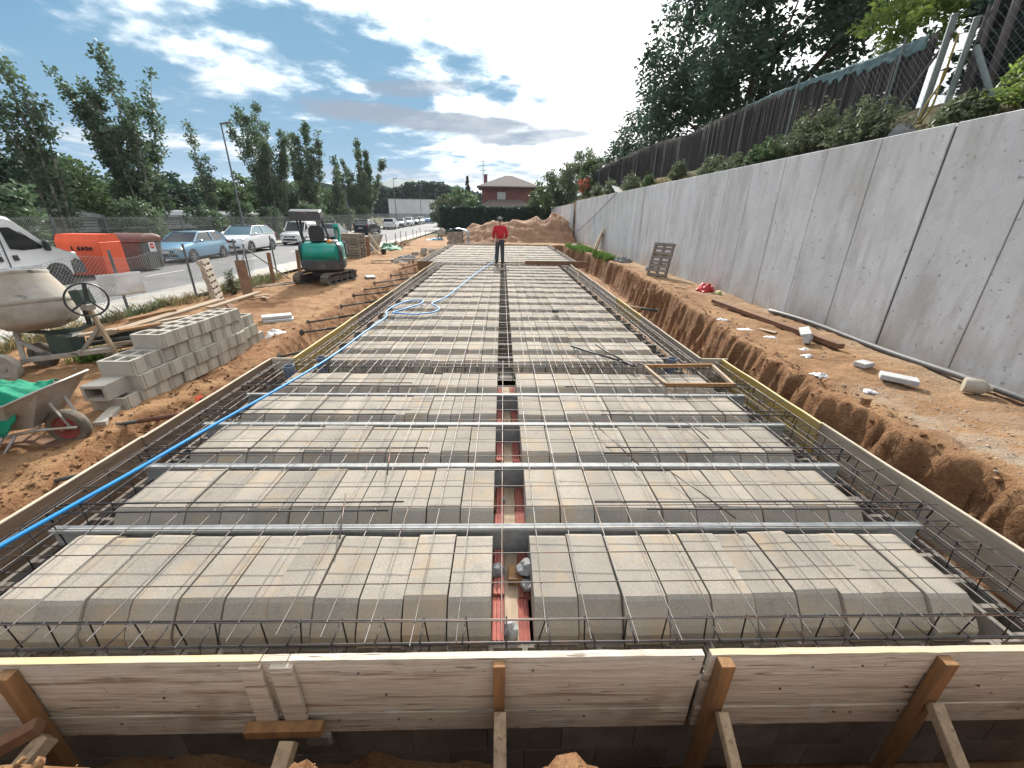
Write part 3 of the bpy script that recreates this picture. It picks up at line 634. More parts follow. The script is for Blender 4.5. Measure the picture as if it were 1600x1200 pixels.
# ------------------------------------------------------------------ perimeter block walls under the edge
def hollow_block(lx, ly, lz, t=.03, cores=2, bev=False):
    """open block: outer box with cores running through in z"""
    b = MB(); xs = [-lx / 2]; cw = (lx - t * (cores + 1)) / cores
    for k in range(cores): xs += [xs[-1] + t, xs[-1] + t + cw]
    xs.append(lx / 2); ys = [-ly / 2, -ly / 2 + t, ly / 2 - t, ly / 2]
    nx = len(xs); vid = {}; vs = []; fs = []
    def vtx(i, j, k):
        if (i, j, k) not in vid: vid[(i, j, k)] = len(vs); vs.append((xs[i], ys[j], k * lz))
        return vid[(i, j, k)]
    hole = lambda i, j: j == 1 and i % 2 == 1 and 0 < i < nx - 2
    solid = lambda i, j: 0 <= i < nx - 1 and 0 <= j < 3 and not hole(i, j)
    for i in range(nx - 1):
        for j in range(3):
            if not solid(i, j): continue
            fs.append((vtx(i, j, 1), vtx(i + 1, j, 1), vtx(i + 1, j + 1, 1), vtx(i, j + 1, 1))); fs.append((vtx(i, j + 1, 0), vtx(i + 1, j + 1, 0), vtx(i + 1, j, 0), vtx(i, j, 0)))
            if not solid(i - 1, j): fs.append((vtx(i, j, 0), vtx(i, j, 1), vtx(i, j + 1, 1), vtx(i, j + 1, 0)))
            if not solid(i + 1, j): fs.append((vtx(i + 1, j + 1, 0), vtx(i + 1, j + 1, 1), vtx(i + 1, j, 1), vtx(i + 1, j, 0)))
            if not solid(i, j - 1): fs.append((vtx(i + 1, j, 0), vtx(i + 1, j, 1), vtx(i, j, 1), vtx(i, j, 0)))
            if not solid(i, j + 1): fs.append((vtx(i, j + 1, 0), vtx(i, j + 1, 1), vtx(i + 1, j + 1, 1), vtx(i + 1, j + 1, 0)))
    return b.add(vs, fs)
fnd = thing('foundation_wall', 'hollow concrete block wall carrying the slab edges', 'block wall', (0, 0, -1.1))
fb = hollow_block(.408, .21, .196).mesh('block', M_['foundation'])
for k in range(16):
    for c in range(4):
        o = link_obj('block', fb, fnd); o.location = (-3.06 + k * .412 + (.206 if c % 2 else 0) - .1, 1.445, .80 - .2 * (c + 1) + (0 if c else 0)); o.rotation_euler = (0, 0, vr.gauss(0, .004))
for sgn, xw, ya, yb in ((-1, -3.08, 1.75, 5.5), (1, 3.06, 1.75, 5.5), (-1, -2.77, 5.7, 14), (1, 2.75, 5.7, 14)):
    y = ya
    while y < yb:
        o = link_obj('block', fb, fnd); o.location = (xw + vr.gauss(0, .006), y, .60); o.rotation_euler = (0, 0, math.pi / 2); y += .414
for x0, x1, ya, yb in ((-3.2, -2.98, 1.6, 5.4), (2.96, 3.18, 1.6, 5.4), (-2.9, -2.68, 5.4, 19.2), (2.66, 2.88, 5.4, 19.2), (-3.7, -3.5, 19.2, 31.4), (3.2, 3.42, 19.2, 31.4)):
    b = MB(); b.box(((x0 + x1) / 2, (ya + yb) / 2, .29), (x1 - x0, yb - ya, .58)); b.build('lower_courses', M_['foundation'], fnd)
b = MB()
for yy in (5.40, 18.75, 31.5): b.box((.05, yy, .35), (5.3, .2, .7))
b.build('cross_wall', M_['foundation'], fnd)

# ------------------------------------------------------------------ welded mesh and rebar
def bent(p0, p1, n, amp, seed, r=.004, sides=4):
    p0, p1 = Vector(p0), Vector(p1); pts = []; r_ = random.Random(seed); ph = [r_.uniform(0, 6.28) for _ in range(4)]
    for k in range(n + 1):
        t = k / n; p = p0.lerp(p1, t); L_ = (p1 - p0).length
        dz = amp * (math.sin(L_ * t * .9 + ph[0]) + .6 * math.sin(L_ * t * 2.3 + ph[1])); dx = amp * .5 * (math.sin(L_ * t * .7 + ph[2]))
        pts.append((p.x + (dx if abs(p1.y - p0.y) > abs(p1.x - p0.x) else 0), p.y + (dx if abs(p1.x - p0.x) > abs(p1.y - p0.y) else 0), p.z + dz))
    return MB().tube(pts, r, sides, cap=False)
def mesh_thing(label, x0, x1, y0, y1, z, seed, sp=.222):
    t = thing('rebar_mesh', label, 'rebar mesh', (0, 0, 0), 0, 'welded steel meshes on the slab'); k = 0; rr = .0036 if sp < .25 else .0027
    x = x0
    while x <= x1 + .01:
        bent((x, y0 + .03 * math.sin(k * 5.1), z), (x + .015 * math.sin(k * 2.3), y1, z), max(10, int((y1 - y0) / .35)), .0045, seed + k, rr).build('bar', M_['bar_long'], t, True); x += sp; k += 1
    y = y0 + .1
    sy = sp if sp < .3 else .75
    while y <= y1:
        bent((x0 - .06, y, z + .0065), (x1 + .06 + .03 * math.sin(k * 3.1), y + .012 * math.sin(k * 1.7), z + .0065), 16, .003, seed + k, rr * .85).build('bar', M_['bar'], t, True); y += sy; k += 1
    return t
mesh_thing('welded steel mesh lying on the nearest bay of vault blocks', -3.10, 3.12, 1.37, 5.55, -.020, 100)
mesh_thing('welded steel mesh over the long narrower bay where the hose coils', -2.78, 2.80, 5.30, 19.1, -.022, 300)
mesh_thing('welded steel mesh on the far wider bay beyond the worker', -3.55, 3.35, 19.0, 31.3, -.020, 600, .36)
def cage(label, ax, c, w, a0, a1, sp, zt=-.035, hgt=.19, hook=True):
    """ax 'x' runs along x at y=c, ax 'y' runs along y at x=c"""
    t = thing('rebar_cage', label, 'rebar cage', (0, 0, 0), 0, 'edge beam cages'); P = (lambda u, v, z: (u, v, z)) if ax == 'x' else (lambda u, v, z: (v, u, z)); k = 0
    for dv in (-w / 2, w / 2):
        for z in (zt, zt - hgt):
            bent(P(a0, c + dv, z), P(a1, c + dv, z), 14, .004, int(a0 * 7 + dv * 90 + z * 50), .0062, 5).build('bar', M_['bar_dark'], t, True)
    b = MB(); e = .006; o_ = w / 2 + e
    b.tube([P(0, -o_, e), P(0, -o_, -hgt - e), P(0, o_, -hgt - e), P(0, o_, e), P(0, -o_ * .2, e), P(0, -o_ - .01, e + .004), P(0, -o_ + .03, -.035)], .0042, 5); me = b.mesh('stirrup', M_['bar_dark'], True)
    a = a0 + .05; cr = random.Random(int(a0 * 31 + c * 17))
    while a < a1:
        o = link_obj('stirrup', me, t); o.location = P(a, c, zt); q = cr.gauss(0, .05); o.rotation_euler = (cr.gauss(0, .03), cr.gauss(0, .09), q) if ax == 'x' else (cr.gauss(0, .09), cr.gauss(0, .03), q); a += sp
cage('dark reinforcement cage along the front edge behind the near boards', 'x', 1.425, .13, -3.2, 3.2, .212)
cage('dark reinforcement cage inside the near left edge boards', 'y', -3.06, .17, 1.55, 5.45, .2)
cage('dark reinforcement cage inside the near right edge boards', 'y', 3.07, .17, 1.55, 5.5, .2)
cage('long reinforcement cage inside the left boards of the narrower bay', 'y', -2.74, .19, 5.5, 18.9, .22)
cage('long reinforcement cage inside the right boards of the narrower bay', 'y', 2.74, .19, 5.5, 18.9, .22)
cage('reinforcement cage across the slab where it narrows', 'x', 5.40, .15, -2.95, 2.95, .16, -.05)
cage('reinforcement cage across the slab by the worker', 'x', 18.8, .15, -2.9, 2.9, .25, -.05)
cage('reinforcement cage inside the far left boards', 'y', -3.6, .16, 19.4, 31.0, .35)
cage('reinforcement cage inside the far right boards', 'y', 3.28, .16, 19.4, 31.0, .35)
# extra bars laid over each joist near the supports
er = random.Random(5); pos = ('first', 'second', 'third', 'fourth')
for i in range(4):
    yb = 2.2275 + .755 * i
    for side, (xa, xb) in (('left', (-3.1, -.85)), ('right', (.92, 3.12))):
        for q in (0, 1):
            x_in = (xb if side == 'left' else xa) + er.uniform(-.25, .25); xo = xa if side == 'left' else xb
            yy = yb + .06 + .09 * q + er.uniform(-.01, .01)
            pts = [(xo, yy + .02, -.12), (xo, yy, -.02), (xo + (.05 if side == 'left' else -.05), yy, -.012)] + [(xo + (x_in - xo) * t, yy + .02 * t, -.012 + .004 * math.sin(t * 5)) for t in (.3, .6, 1.0)]
            o = MB().tube(pts, .0065, 5).build('loose_rebar', M_['bar_dark'], None, True)
            tag(o, f'hooked bar at the {side} end of the {pos[i]} joist, {"nearer" if q == 0 else "farther"} of its pair', 'rebar', 'support bars over the joists')
for x0, y0, x1, y1, w in ((-1.02, 2.03, -1.14, 2.48, 'left of centre over the first joist'), (1.62, 2.2, 1.38, 2.75, 'right of centre over the first joist'), (1.15, 2.86, .92, 3.6, 'right of centre over the second joist'), (-.9, 2.72, -.98, 3.15, 'left of centre over the second joist'), (1.95, 3.3, 1.85, 3.7, 'far right of the third row')):
    tag(MB().tube([(x0, y0, -.004), ((x0 + x1) / 2, (y0 + y1) / 2, .004), (x1, y1, -.002)], .0055, 5).build('loose_rebar', M_['bar'], None, True), f'short loose bar lying on the mesh {w}', 'rebar', 'short loose bars')

# ------------------------------------------------------------------ formwork
ORD = ('first', 'second', 'third', 'fourth', 'fifth', 'sixth', 'seventh', 'eighth', 'ninth', 'tenth', 'eleventh', 'twelfth', 'thirteenth')
def front_panel(x0, x1, label, mt, edge, ztop=0.0, seed=0):
    t = thing('shuttering', label, 'formwork', ((x0 + x1) / 2, 1.285, -.56), 0, 'front formwork panels'); r_ = random.Random(seed); L_ = x1 - x0
    hs = [.15, .25, .155]; z = 0
    for i, h in enumerate(reversed(hs)):
        n = 26; amp = .006 if i in (0, 2) else .0; b = MB(); secs = []
        for k in range(n + 1):
            x = -L_ / 2 + L_ * k / n; zb = z + .0038 + (amp * (fbm(x * 5, seed) - .3) if i == 0 else 0); zu = z + h - .0038 + (amp * .9 * fbm(x * 6, seed + 5) if i == 2 else 0)
            yf = -.0145 + (0, .004, -.0015)[i] + .0015 * fbm(x * 3, i + seed); secs.append([(x, yf, zb), (x, .0145, zb), (x, .0145, zu), (x, yf, zu)])
        b.loft([[q for q in reversed(s_)] for s_ in secs]); b.build('plank', mt, t); z += h
    b = MB(); secs = []
    for k in range(31):
        x = -L_ / 2 + L_ * k / 30; u = .004 * fbm(x * 7, seed + 9); secs.append([(x, -.0155 - .002 * fbm(x * 9, seed), z), (x, .0155, z), (x, .0155, z + .005 + u), (x, -.0155 + .003 * abs(fbm(x * 8, 3 + seed)), z + .004 + u)])
    b.loft([[q for q in reversed(s_)] for s_ in secs]); b.build('worn_edge', edge, t)
    for k in range(int(L_ / .32)):
        for zz in (.10, .30, .47):
            if r_.random() < .62: continue
            b = MB(); x = -L_ / 2 + .12 + .32 * k + r_.uniform(-.05, .05); b.tube([(x, -.0145, zz), (x, -.0195, zz)], .006, 6); b.build('nail', M_['rust'], t)
    t.rotation_euler = (R(.6), 0, 0)
front_panel(-3.32, -1.105, 'weathered three-plank formwork panel at the left of the front edge', M_['board'], M_['yellow_x'], seed=1)
front_panel(-.975, .965, 'pale weathered formwork panel in the middle of the front edge', M_['board'], M_['board'], seed=2)
front_panel(1.0, 3.35, 'formwork panel with a yellow top edge at the right of the front', M_['board'], M_['yellow_x'], seed=3)
front_panel(-1.10, -.98, 'short board closing the gap between the left front panels', M_['board'], M_['board'], seed=4)
def stake(x, y, z0, z1, w, d, lean, label, mt):
    b = MB(); b.bar((0, 0, 0), (lean, 0, z1 - z0), w, d, .003, (0, 1, 0)); o = b.build('stake', mt); o.location = (x - lean, y, z0); tag(o, label, 'stake', 'stakes propping the front formwork')
stake(-.005, 1.247, -1.1, -.015, .056, .035, 0, 'upright orange wood stake at the middle of the front formwork', M_['stake'])
stake(1.055, 1.236, -1.1, -.005, .066, .055, .0, 'thick orange stake at the joint of the middle and right front panels', M_['stake'])
stake(2.13, 1.238, -1.1, -.02, .062, .05, .0, 'brown stake with a knot in front of the right panel', M_['stake'])
stake(-2.22, 1.238, -1.1, -.03, .062, .05, .01, 'brown stake at the far left of the front formwork', M_['stake'])
stake(-1.145, 1.254, -.42, -.02, .10, .025, .0, 'weathered upright board beside the left panel joint, left of two', M_['board'])
stake(-1.005, 1.254, -.42, -.02, .105, .025, .0, 'weathered upright board beside the left panel joint, right of two', M_['board'])
b = MB(); b.box((0, 0, 0), (.37, .05, .055), .003); o = b.build('cleat', M_['stake']); o.location = (-1.05, 1.216, -.43); o.rotation_euler = (0, R(-.8), 0); tag(o, 'short horizontal wood cleat under the two upright boards', 'cleat')
b = MB(); b.box((0, 0, 0), (.13, .03, .09), .01); o = b.build('wedge', M_['foundation']); o.location = (-.93, 1.262, -.60); tag(o, 'grey concrete offcut sticking out under the cleat', 'offcut')
def strut(p0, p1, w, label, mt):
    p0, p1 = Vector(p0), Vector(p1); b = MB(); b.bar((0, 0, 0), p1 - p0, w, w * 1.0, .004); o = b.build('strut', mt); o.location = p0; tag(o, label, 'strut', 'struts bracing the front formwork')
strut((.0, 1.205, -.30), (.002, .62, -.62), .058, 'grey split strut running down from the orange middle stake', M_['strut'])
strut((-1.0, 1.16, -.42), (-1.02, .62, -.64), .07, 'thick grey brown strut under the horizontal cleat', M_['strut'])
strut((1.07, 1.19, -.30), (1.06, .60, -.66), .05, 'brown strut from the stake at the right panel joint', M_['strut'])
strut((2.13, 1.20, -.28), (2.02, .55, -.66), .055, 'light brown strut leaning from the knotted stake on the right', M_['strut'])
strut((-2.13, 1.19, -.40), (-2.30, .72, -.60), .07, 'heavy grey strut at the bottom left corner', M_['strut'])
strut((-2.15, 1.20, -.33), (-2.45, 1.05, -.42), .06, 'short earth-caked strut above the bottom left strut', M_['brownwood'])
def side_board(x0, y0, x1, y1, h, mt, label, top=None, th=.028, z=0.0, grp='edge formwork boards'):
    t = thing('formwork_board', label, 'formwork', ((x0 + x1) / 2, (y0 + y1) / 2, z - h), 0, grp)
    d = Vector((x1 - x0, y1 - y0, 0)); L_ = d.length; d.normalize(); nrm = Vector((d.y, -d.x, 0)); n = max(2, int(L_ / .25)); secs = []; tops = []
    sd = x0 * 3.1 + y0
    for k in range(n + 1):
        p = d * (L_ * (k / n - .5)) + nrm * (.006 * fbm(k * .4, sd)); dz = .005 * fbm(k * .6, sd + 4)
        secs.append([tuple(p + nrm * a + Vector((0, 0, c))) for a, c in ((-th / 2, 0), (th / 2, 0), (th / 2, h - .006 + dz), (-th / 2, h - .006 + dz))])
        tops.append([tuple(p + nrm * a + Vector((0, 0, c))) for a, c in ((-th / 2 + .001, h - .006 + dz), (th / 2 - .001, h - .006 + dz), (th / 2 - .003, h + dz), (-th / 2 + .003, h + dz))])
    b = MB(); b.loft(secs); b.build('board', mt, t); b = MB(); b.loft(tops); b.build('worn_edge', top or M_['board_y'], t); return t
M_['edge_pale'] = mat('pale_board_edge', (.50, .43, .33), (.40, .34, .26), 4, .85, bump=.3, rand=.1)
EP = M_['edge_pale']; YL = M_['yellow']
M_['board_brown'] = mat('brown_inner_board', (.21, .135, .085), (.14, .09, .06), 3, .8, bump=.2, stretch=(6, .5, 6), rand=.12, spots=[((.30, .24, .18), 4, .56, .7, .5)])
BB = M_['board_brown']
M_['edge_yellow'] = mat('yellow_board_edge', (.60, .50, .24), (.50, .42, .24), 4, .8, bump=.2, rand=.06)
EY = M_['edge_yellow']
side_board(-3.285, 1.27, -3.275, 3.32, .36, BB, 'brown formwork board at the near left edge with a pale top', EP)
side_board(-3.262, 3.30, -3.262, 5.52, .36, BB, 'brown formwork board on the left up to the pipe stub corner', EP)
side_board(-3.26, 5.545, -2.95, 5.545, .34, M_['board'], 'short cross board at the left corner by the pipe stubs', EP)
segs = [5.56, 8.3, 11.2, 14.0, 16.6, 19.0]
for k in range(5): side_board(-2.955 - .004 * (k % 2), segs[k], -2.955 - .012 * k, segs[k + 1] - .01, .32, (YL, BB, M_['board_y'], BB, M_['board_y'])[k], f'left edge board of the narrower bay, {ORD[k]} from the corner', (EY, EY, EP, EY, EP)[k])
side_board(-3.80, 19.05, -3.0, 19.05, .42, M_['brownwood'], 'brown cross board where the far bay widens on the left', EP)
for k, (a, c) in enumerate(((19.1, 23.0), (23.0, 27.0), (27.0, 31.2))): side_board(-3.79, a, -3.79, c - .01, .32, M_['board_y'], f'far left edge board, {ORD[k]} beyond the worker', EP)
side_board(3.30, 1.30, 3.27, 3.62, .36, M_['board_y'], 'grey weathered formwork board at the near right edge', EP)
side_board(3.255, 3.60, 3.255, 5.60, .36, YL, 'yellow formwork board on the right up to the corner', EY)
side_board(2.95, 5.625, 3.34, 5.625, .34, M_['board'], 'short cross board at the right corner', EP)
segs = [5.64, 8.4, 10.4, 13.4, 16.3, 19.3]
for k in range(5): side_board(2.945 + .004 * (k % 2), segs[k], 2.945 + .018 * k, segs[k + 1] - .01, .32, (M_['board_y'], YL, M_['board_y'], M_['board_y'], M_['board_y'])[k], f'right edge board of the narrower bay, {ORD[k]} from the corner', (EP, EY, EP, EP, EP)[k])
side_board(1.0, 18.45, 3.75, 18.45, .28, M_['brownwood'], 'brown cross board standing across the slab right of the worker', EP, .028, .12)
for k, (a, c) in enumerate(((19.5, 23.4), (23.4, 27.0), (28.0, 31.5))): side_board(3.45, a, 3.45, c - .01, .30, M_['board_y'], f'far right edge board, {ORD[k]} beyond the worker', EP)
side_board(-3.7, 31.55, 3.6, 31.55, .3, M_['board_y'], 'plank closing the far end of the slab', EP)
side_board(-.7, 19.05, 1.0, 19.05, .05, M_['board_y'], 'plank lying across the slab under the worker', EP, .18, .015)
b = MB(); b.box((0, 0, 0), (.6, .22, .03), .003); o = b.build('plank', M_['plank']); o.location = (1.35, 19.0, .01); tag(o, 'short pale plank across the slab right of the worker', 'plank')
# wood frame lying on the mesh, bolt cutter, pipe stubs
t = thing('wooden_form', 'empty brown wood frame lying on the mesh by the right corner', 'wood frame', (2.43, 4.88, .0))
for p0, p1, n in (((-.49, .33, .025), (.50, .38, .025), 'rail'), ((-.43, -.335, .025), (.43, -.335, .025), 'rail'), ((-.47, .30, .024), (-.42, -.31, .024), 'stile'), ((.49, .35, .024), (.42, -.31, .024), 'stile')):
    b = MB(); b.bar(p0, p1, .035, .045, .003); b.build(n, M_['stake'] if n == 'rail' else M_['plank'], t)
t = thing('bolt_cutter', 'black long-handled bolt cutter lying open on the mesh', 'bolt cutter', (1.45, 5.75, .012))
b = MB(); b.tube([(-.36, .36, .02), (-.1, .03, .02), (.22, -.33, .02)], [.016, .014, .013], 8); b.build('handle', M_['dkplastic'], t, True)
b = MB(); b.tube([(.05, .42, .025), (.14, .05, .02), (.27, -.32, .02)], [.016, .014, .013], 8); b.build('handle', M_['pipe_green'], t, True)
b = MB(); b.box((0, 0, 0), (.07, .14, .03), .006); b.tube([(-.02, -.05, 0), (-.03, -.13, 0), (0, -.17, 0)], [.02, .017, .006], 6); b.tube([(.02, -.05, 0), (.03, -.13, 0), (.005, -.17, 0)], [.02, .017, .006], 6); b.build('jaws', M_['bar_dark'], t, loc=(.30, -.42, .02), rot=(0, 0, R(35)))
def stub(x, y, z, r, h, lab, mt=None):
    b = MB(); b.lathe([(r, 0), (r, h - .05), (r * 1.08, h - .045), (r * 1.08, h), (r * .93, h), (r * .93, .02)], 20, False); o = b.build('pipe_stub', mt or M_['pvc'], None, 'auto'); o.location = (x, y, z); tag(o, lab, 'pipe', 'pipe stubs standing in the slab edge')
stub(-2.84, 5.17, -.30, .062, .315, 'grey plastic pipe stub in the left corner, nearest of the stubs')
stub(-2.56, 5.54, -.30, .058, .315, 'grey plastic pipe stub beside the hose, inward of the corner one')
stub(2.47, 5.53, -.30, .062, .33, 'grey plastic pipe stub on the right behind the wood frame')
b = MB(); b.tube([(-.06, 0, .02), (.0, .01, .035), (.07, 0, .02)], [.03, .045, .03], 8); b.box((.02, -.03, .04), (.08, .05, .03), .01); o = b.build('glove', M_['dkplastic'], None, True); o.location = (1.15, 8.7, -.01); tag(o, 'dark work glove lying on the mesh right of the centre strip', 'glove')
# blue hose
hp = [(-3.12, 1.30), (-3.02, 1.95), (-2.95, 2.32), (-2.86, 2.79), (-2.75, 3.48), (-2.57, 4.45), (-2.42, 5.6), (-2.37, 6.8), (-2.30, 8.0), (-2.1, 8.45), (-1.75, 8.40), (-1.45, 8.48), (-1.36, 8.85), (-1.55, 9.25), (-1.60, 9.5), (-1.40, 10.2), (-1.24, 11.6), (-.97, 14.3), (-.62, 17.2), (-.42, 18.6)]
def catmull(pts, m=8):
    P = [Vector((p[0], p[1], p[2] if len(p) > 2 else .018)) for p in pts]; o = []
    for i in range(len(P) - 1):
        a, b_, c, d = P[max(0, i - 1)], P[i], P[i + 1], P[min(len(P) - 1, i + 2)]
        for k in range(m):
            t = k / m; o.append(.5 * ((2 * b_) + (-a + c) * t + (2 * a - 5 * b_ + 4 * c - d) * t * t + (-a + 3 * b_ - 3 * c + d) * t ** 3))
    return o + [P[-1]]
loop = [(-2.30, 8.0), (-2.42, 8.5), (-2.38, 9.2), (-2.15, 9.75), (-1.9, 9.75), (-1.85, 9.4), (-2.05, 8.9), (-2.26, 8.45), (-2.05, 8.25, .04), (-1.75, 8.30), (-1.45, 8.48)]
full = [p + (.018,) for p in hp[:9]] + [p if len(p) > 2 else p + (.02,) for p in loop[1:-1]] + [p + (.018,) for p in hp[11:]] + [(-.30, 18.75, .30), (-.27, 18.62, .75), (-.26, 18.42, .95)]
o = MB().tube(catmull(full), .0145, 8).build('hose', M_['hose'], None, True); tag(o, 'bright blue water hose snaking over the mesh to the worker', 'hose')
# steel props and pipes wedged between the left boards and the bank
def prop(y, dy, x1, z1, mt, lab, r=.025, z0=-.22, x0=-3.29):
    t = thing('steel_prop', lab, 'steel prop', (x0, y, z0), 0, 'props bracing the left boards'); e = Vector((x1 - x0, dy, z1 - z0))
    b = MB(); b.tube([(0, 0, 0), e * .55], r, 10); b.build('outer_tube', mt, t, True); b = MB(); b.tube([e * .5, e], r * .8, 10); b.build('inner_tube', M_['pipe_green'], t, True)
    b = MB(); b.bar(e, e * 1.012, .12, .12); b.build('end_plate', mt, t)
G_ = M_['pipe_green']; PR = 'dark steel prop between the left boards and the bank, '
prop(3.28, .06, -4.33, -.52, G_, PR + 'nearest of all'); prop(4.35, -.05, -5.0, -.50, M_['rust'], 'rusty brown pipe by the wheelbarrow wheel, wedged to the left boards', .028); prop(5.15, .05, -4.15, -.5, M_['orange'], 'steel prop with an orange end below the block stack')
for k, (yy, xx) in enumerate(((6.9, -3.9), (8.3, -4.25), (9.6, -4.5), (11.3, -4.4), (12.6, -4.6), (14.1, -4.6), (15.6, -4.7), (17.2, -4.6))): prop(yy, .25 * math.sin(k * 2), xx, -.45, G_, PR + f'{ORD[k]} beyond the pipe stub corner', x0=-2.99)
prop(10.2, .15, 4.0, -.30, M_['plank'], 'short brown wood brace between the right boards and the bank', .04, -.15, 2.99)
# ------------------------------------------------------------------ stack of hollow blocks on the left bank
def stack_block():
    b = hollow_block(.40, .236, .196, .032, 2)
    for s in (-1, 1):                                     # grooved ends
        b.box((s * .203, -.085, .098), (.010, .02, .19)); b.box((s * .203, .02, .098), (.010, .15, .19)); b.box((s * .203, .108, .098), (.010, .012, .19))
    return b.mesh('concrete_block', M_['block'])
SB = stack_block(); heights = [1, 3, 3, 4, 4, 4, 4, 4, 4, 4, 3, 3, 1]; sr = random.Random(9)
CN = ('bottom', 'second', 'third', 'top')
for k, h in enumerate(heights):
    for c in range(h):
        o = link_obj('concrete_block', SB); st = .03 if 5 <= k <= 9 else (.0 if k < 5 else -.03)
        x = -4.88 + st + .035 * (c % 2) + sr.gauss(0, .008); yy = 4.80 + .25 * k + (.03 if c % 2 else 0) + sr.gauss(0, .004)
        o.location = (x, yy, -.45 + .2 * c); o.rotation_euler = (0, 0, sr.gauss(0, .02))
        cw = 'bottom' if c == 0 else ('topmost' if c == h - 1 else CN[c])
        tag(o, f'grey hollow concrete block, {cw} course, {ORD[k]} from the near end of the stack', 'concrete block', 'blocks stacked on the left bank')
o = hollow_block(.27, .196, .36, .034, 1).build('concrete_block', M_['block']); o.location = (-4.93, 4.96, -.15); o.rotation_euler = (R(90), 0, R(3)); tag(o, 'concrete block turned on its side with its hollow facing the camera, on the near end', 'concrete block', 'blocks stacked on the left bank')
# boards thrown on and behind the stack
def plank(p0, p1, w, th, lab, mt, cat='plank', grp='loose boards by the block stack', name='plank'):
    p0, p1 = Vector(p0), Vector(p1); b = MB(); b.bar((0, 0, 0), p1 - p0, w, th, .003); o = b.build(name, mt); o.location = p0; return tag(o, lab, cat, grp)
PW = M_['plank']
plank((-5.35, 5.6, .36), (-5.15, 7.6, .42), .16, .03, 'long pale board lying along the back of the block stack', PW)
plank((-5.05, 7.1, .37), (-4.95, 8.5, .40), .12, .03, 'pale board on the far end of the block stack', PW)
plank((-5.25, 5.55, .38), (-4.98, 5.95, .385), .12, .028, 'short orange brown board on the near top of the stack', M_['stake'])
plank((-5.75, 6.3, .34), (-5.3, 6.7, .42), .13, .05, 'broken orange offcut on the boards behind the stack', M_['stake'])
plank((-5.85, 6.2, .2), (-5.5, 6.1, .36), .12, .03, 'dark brown offcut tilted behind the stack', M_['brownwood'])
plank((-5.6, 8.4, .2), (-5.2, 8.0, .1), .10, .06, 'brown square timber behind the far end of the stack', M_['brownwood'])
pl = thing('timber_pile', 'low pile of green pipes and old boards behind the block stack', 'timber pile', (-6.1, 7.0, -.42))
br = random.Random(3)
for k in range(9):
    b = MB(); a = br.uniform(-.5, .5); z = .03 + .06 * k; b.bar((-.5, -.5 + br.uniform(-.3, .3), z), (.45, .5 + br.uniform(-.3, .6), z + br.uniform(-.02, .06)), .11, .035, .003); b.build('board', br.choice([PW, M_['board_y'], M_['pallet']]), pl)
for k in range(3): b = MB(); b.tube([(-.7, -.6 + .2 * k, .30 + .05 * k), (.7, .25 + .25 * k, .42)], .035, 8); b.build('pipe', M_['pipe_green'], pl, True)
# paver slabs and the white bag
for k, (x, yy, z, a, lab) in enumerate(((-5.25, 9.5, -.36, .5, 'grey concrete paver on top of another beyond the block stack'), (-5.2, 9.45, -.43, .42, 'grey concrete paver under another beyond the block stack'))):
    b = MB(); b.box((0, 0, 0), (.62, .30, .06), .006); o = b.build('paver', M_['paver']); o.location = (x, yy, z + .03); o.rotation_euler = (0, 0, a); tag(o, lab, 'paver', 'pavers on the left bank')
def crumple(name, c, d, mt, lab, cat, seed, n=14, h=.12, amp=.5):
    b = MB()
    def f(u, v):
        x = (u - .5) * d[0]; y_ = (v - .5) * d[1]; e = max(0, 1 - (abs(2 * u - 1) ** 3)) * max(0, 1 - abs(2 * v - 1) ** 3)
        return (x + .30 * d[0] * fbm(u * 2.2, v * 2.2, seed), y_ + .30 * d[1] * fbm(u * 2.2, v * 2.2, seed + 9), .004 + h * e * (.45 + amp * abs(fbm(u * 2.6, v * 2.6, seed + 5, 3)) * 1.6))
    b.grid(n, n, f); o = b.build(name, mt, None, True); o.location = c; sol = o.modifiers.new('thick', 'SOLIDIFY'); sol.thickness = .006; return tag(o, lab, cat)
crumple('plastic_bag', (-4.66, 8.25, -.45), (.34, .46), M_['white_pl'], 'crumpled white plastic bag at the far end of the block stack', 'plastic bag', 3, 18, .17, .4)

# ------------------------------------------------------------------ concrete mixer at the left edge
mx = thing('concrete_mixer', 'mortar-caked tilting concrete mixer with a hand wheel by the chain-link fence', 'concrete mixer', (-7.08, 6.35, -.45))
tl = (R(-6), R(-9), 0)
b = MB(); b.lathe([(.20, -.06), (.43, .02), (.475, .06), (.52, .20), (.53, .34), (.52, .37), (.53, .39), (.50, .44), (.335, .80), (.325, .83), (.31, .835), (.30, .80), (.46, .42), (.48, .2), (.38, .06)], 32); dr = b.build('drum', M_['mortar'], mx, 'auto', (-.06, .0, .68), tl); dr.scale = (.94, .94, .97)
b = MB(); b.lathe([(.345, .775), (.35, .80), (.35, .83), (.335, .835), (.325, .80)], 32, False); b.build('rim', M_['mortar'], dr, True)
b = MB(); b.lathe([(.538, .335), (.545, .345), (.545, .385), (.538, .395)], 32, False); b.build('girth_seam', M_['mortar'], dr, True)
b = MB()
for k in range(3): b.bar((.30 * math.cos(k * 2.1), .30 * math.sin(k * 2.1), .25), (.12 * math.cos(k * 2.1 + .6), .12 * math.sin(k * 2.1 + .6), .7), .08, .01)
b.build('paddles', M_['mortar'], dr)
b = MB(); b.tube([(-.62, 0, .62), (-.45, .0, .60), (0, 0, .565), (.5, 0, .63), (.68, 0, .70), (.69, 0, 1.0), (.66, 0, 1.12)], .035, 6); b.build('yoke', M_['dkgreen'], mx, 'auto')
b = MB(); b.box((.14, -.02, .43), (.34, .30, .32), .03); b.build('motor_box', M_['dkgreen'], mx, loc=(.05, 0, 0), rot=(0, R(6), 0))
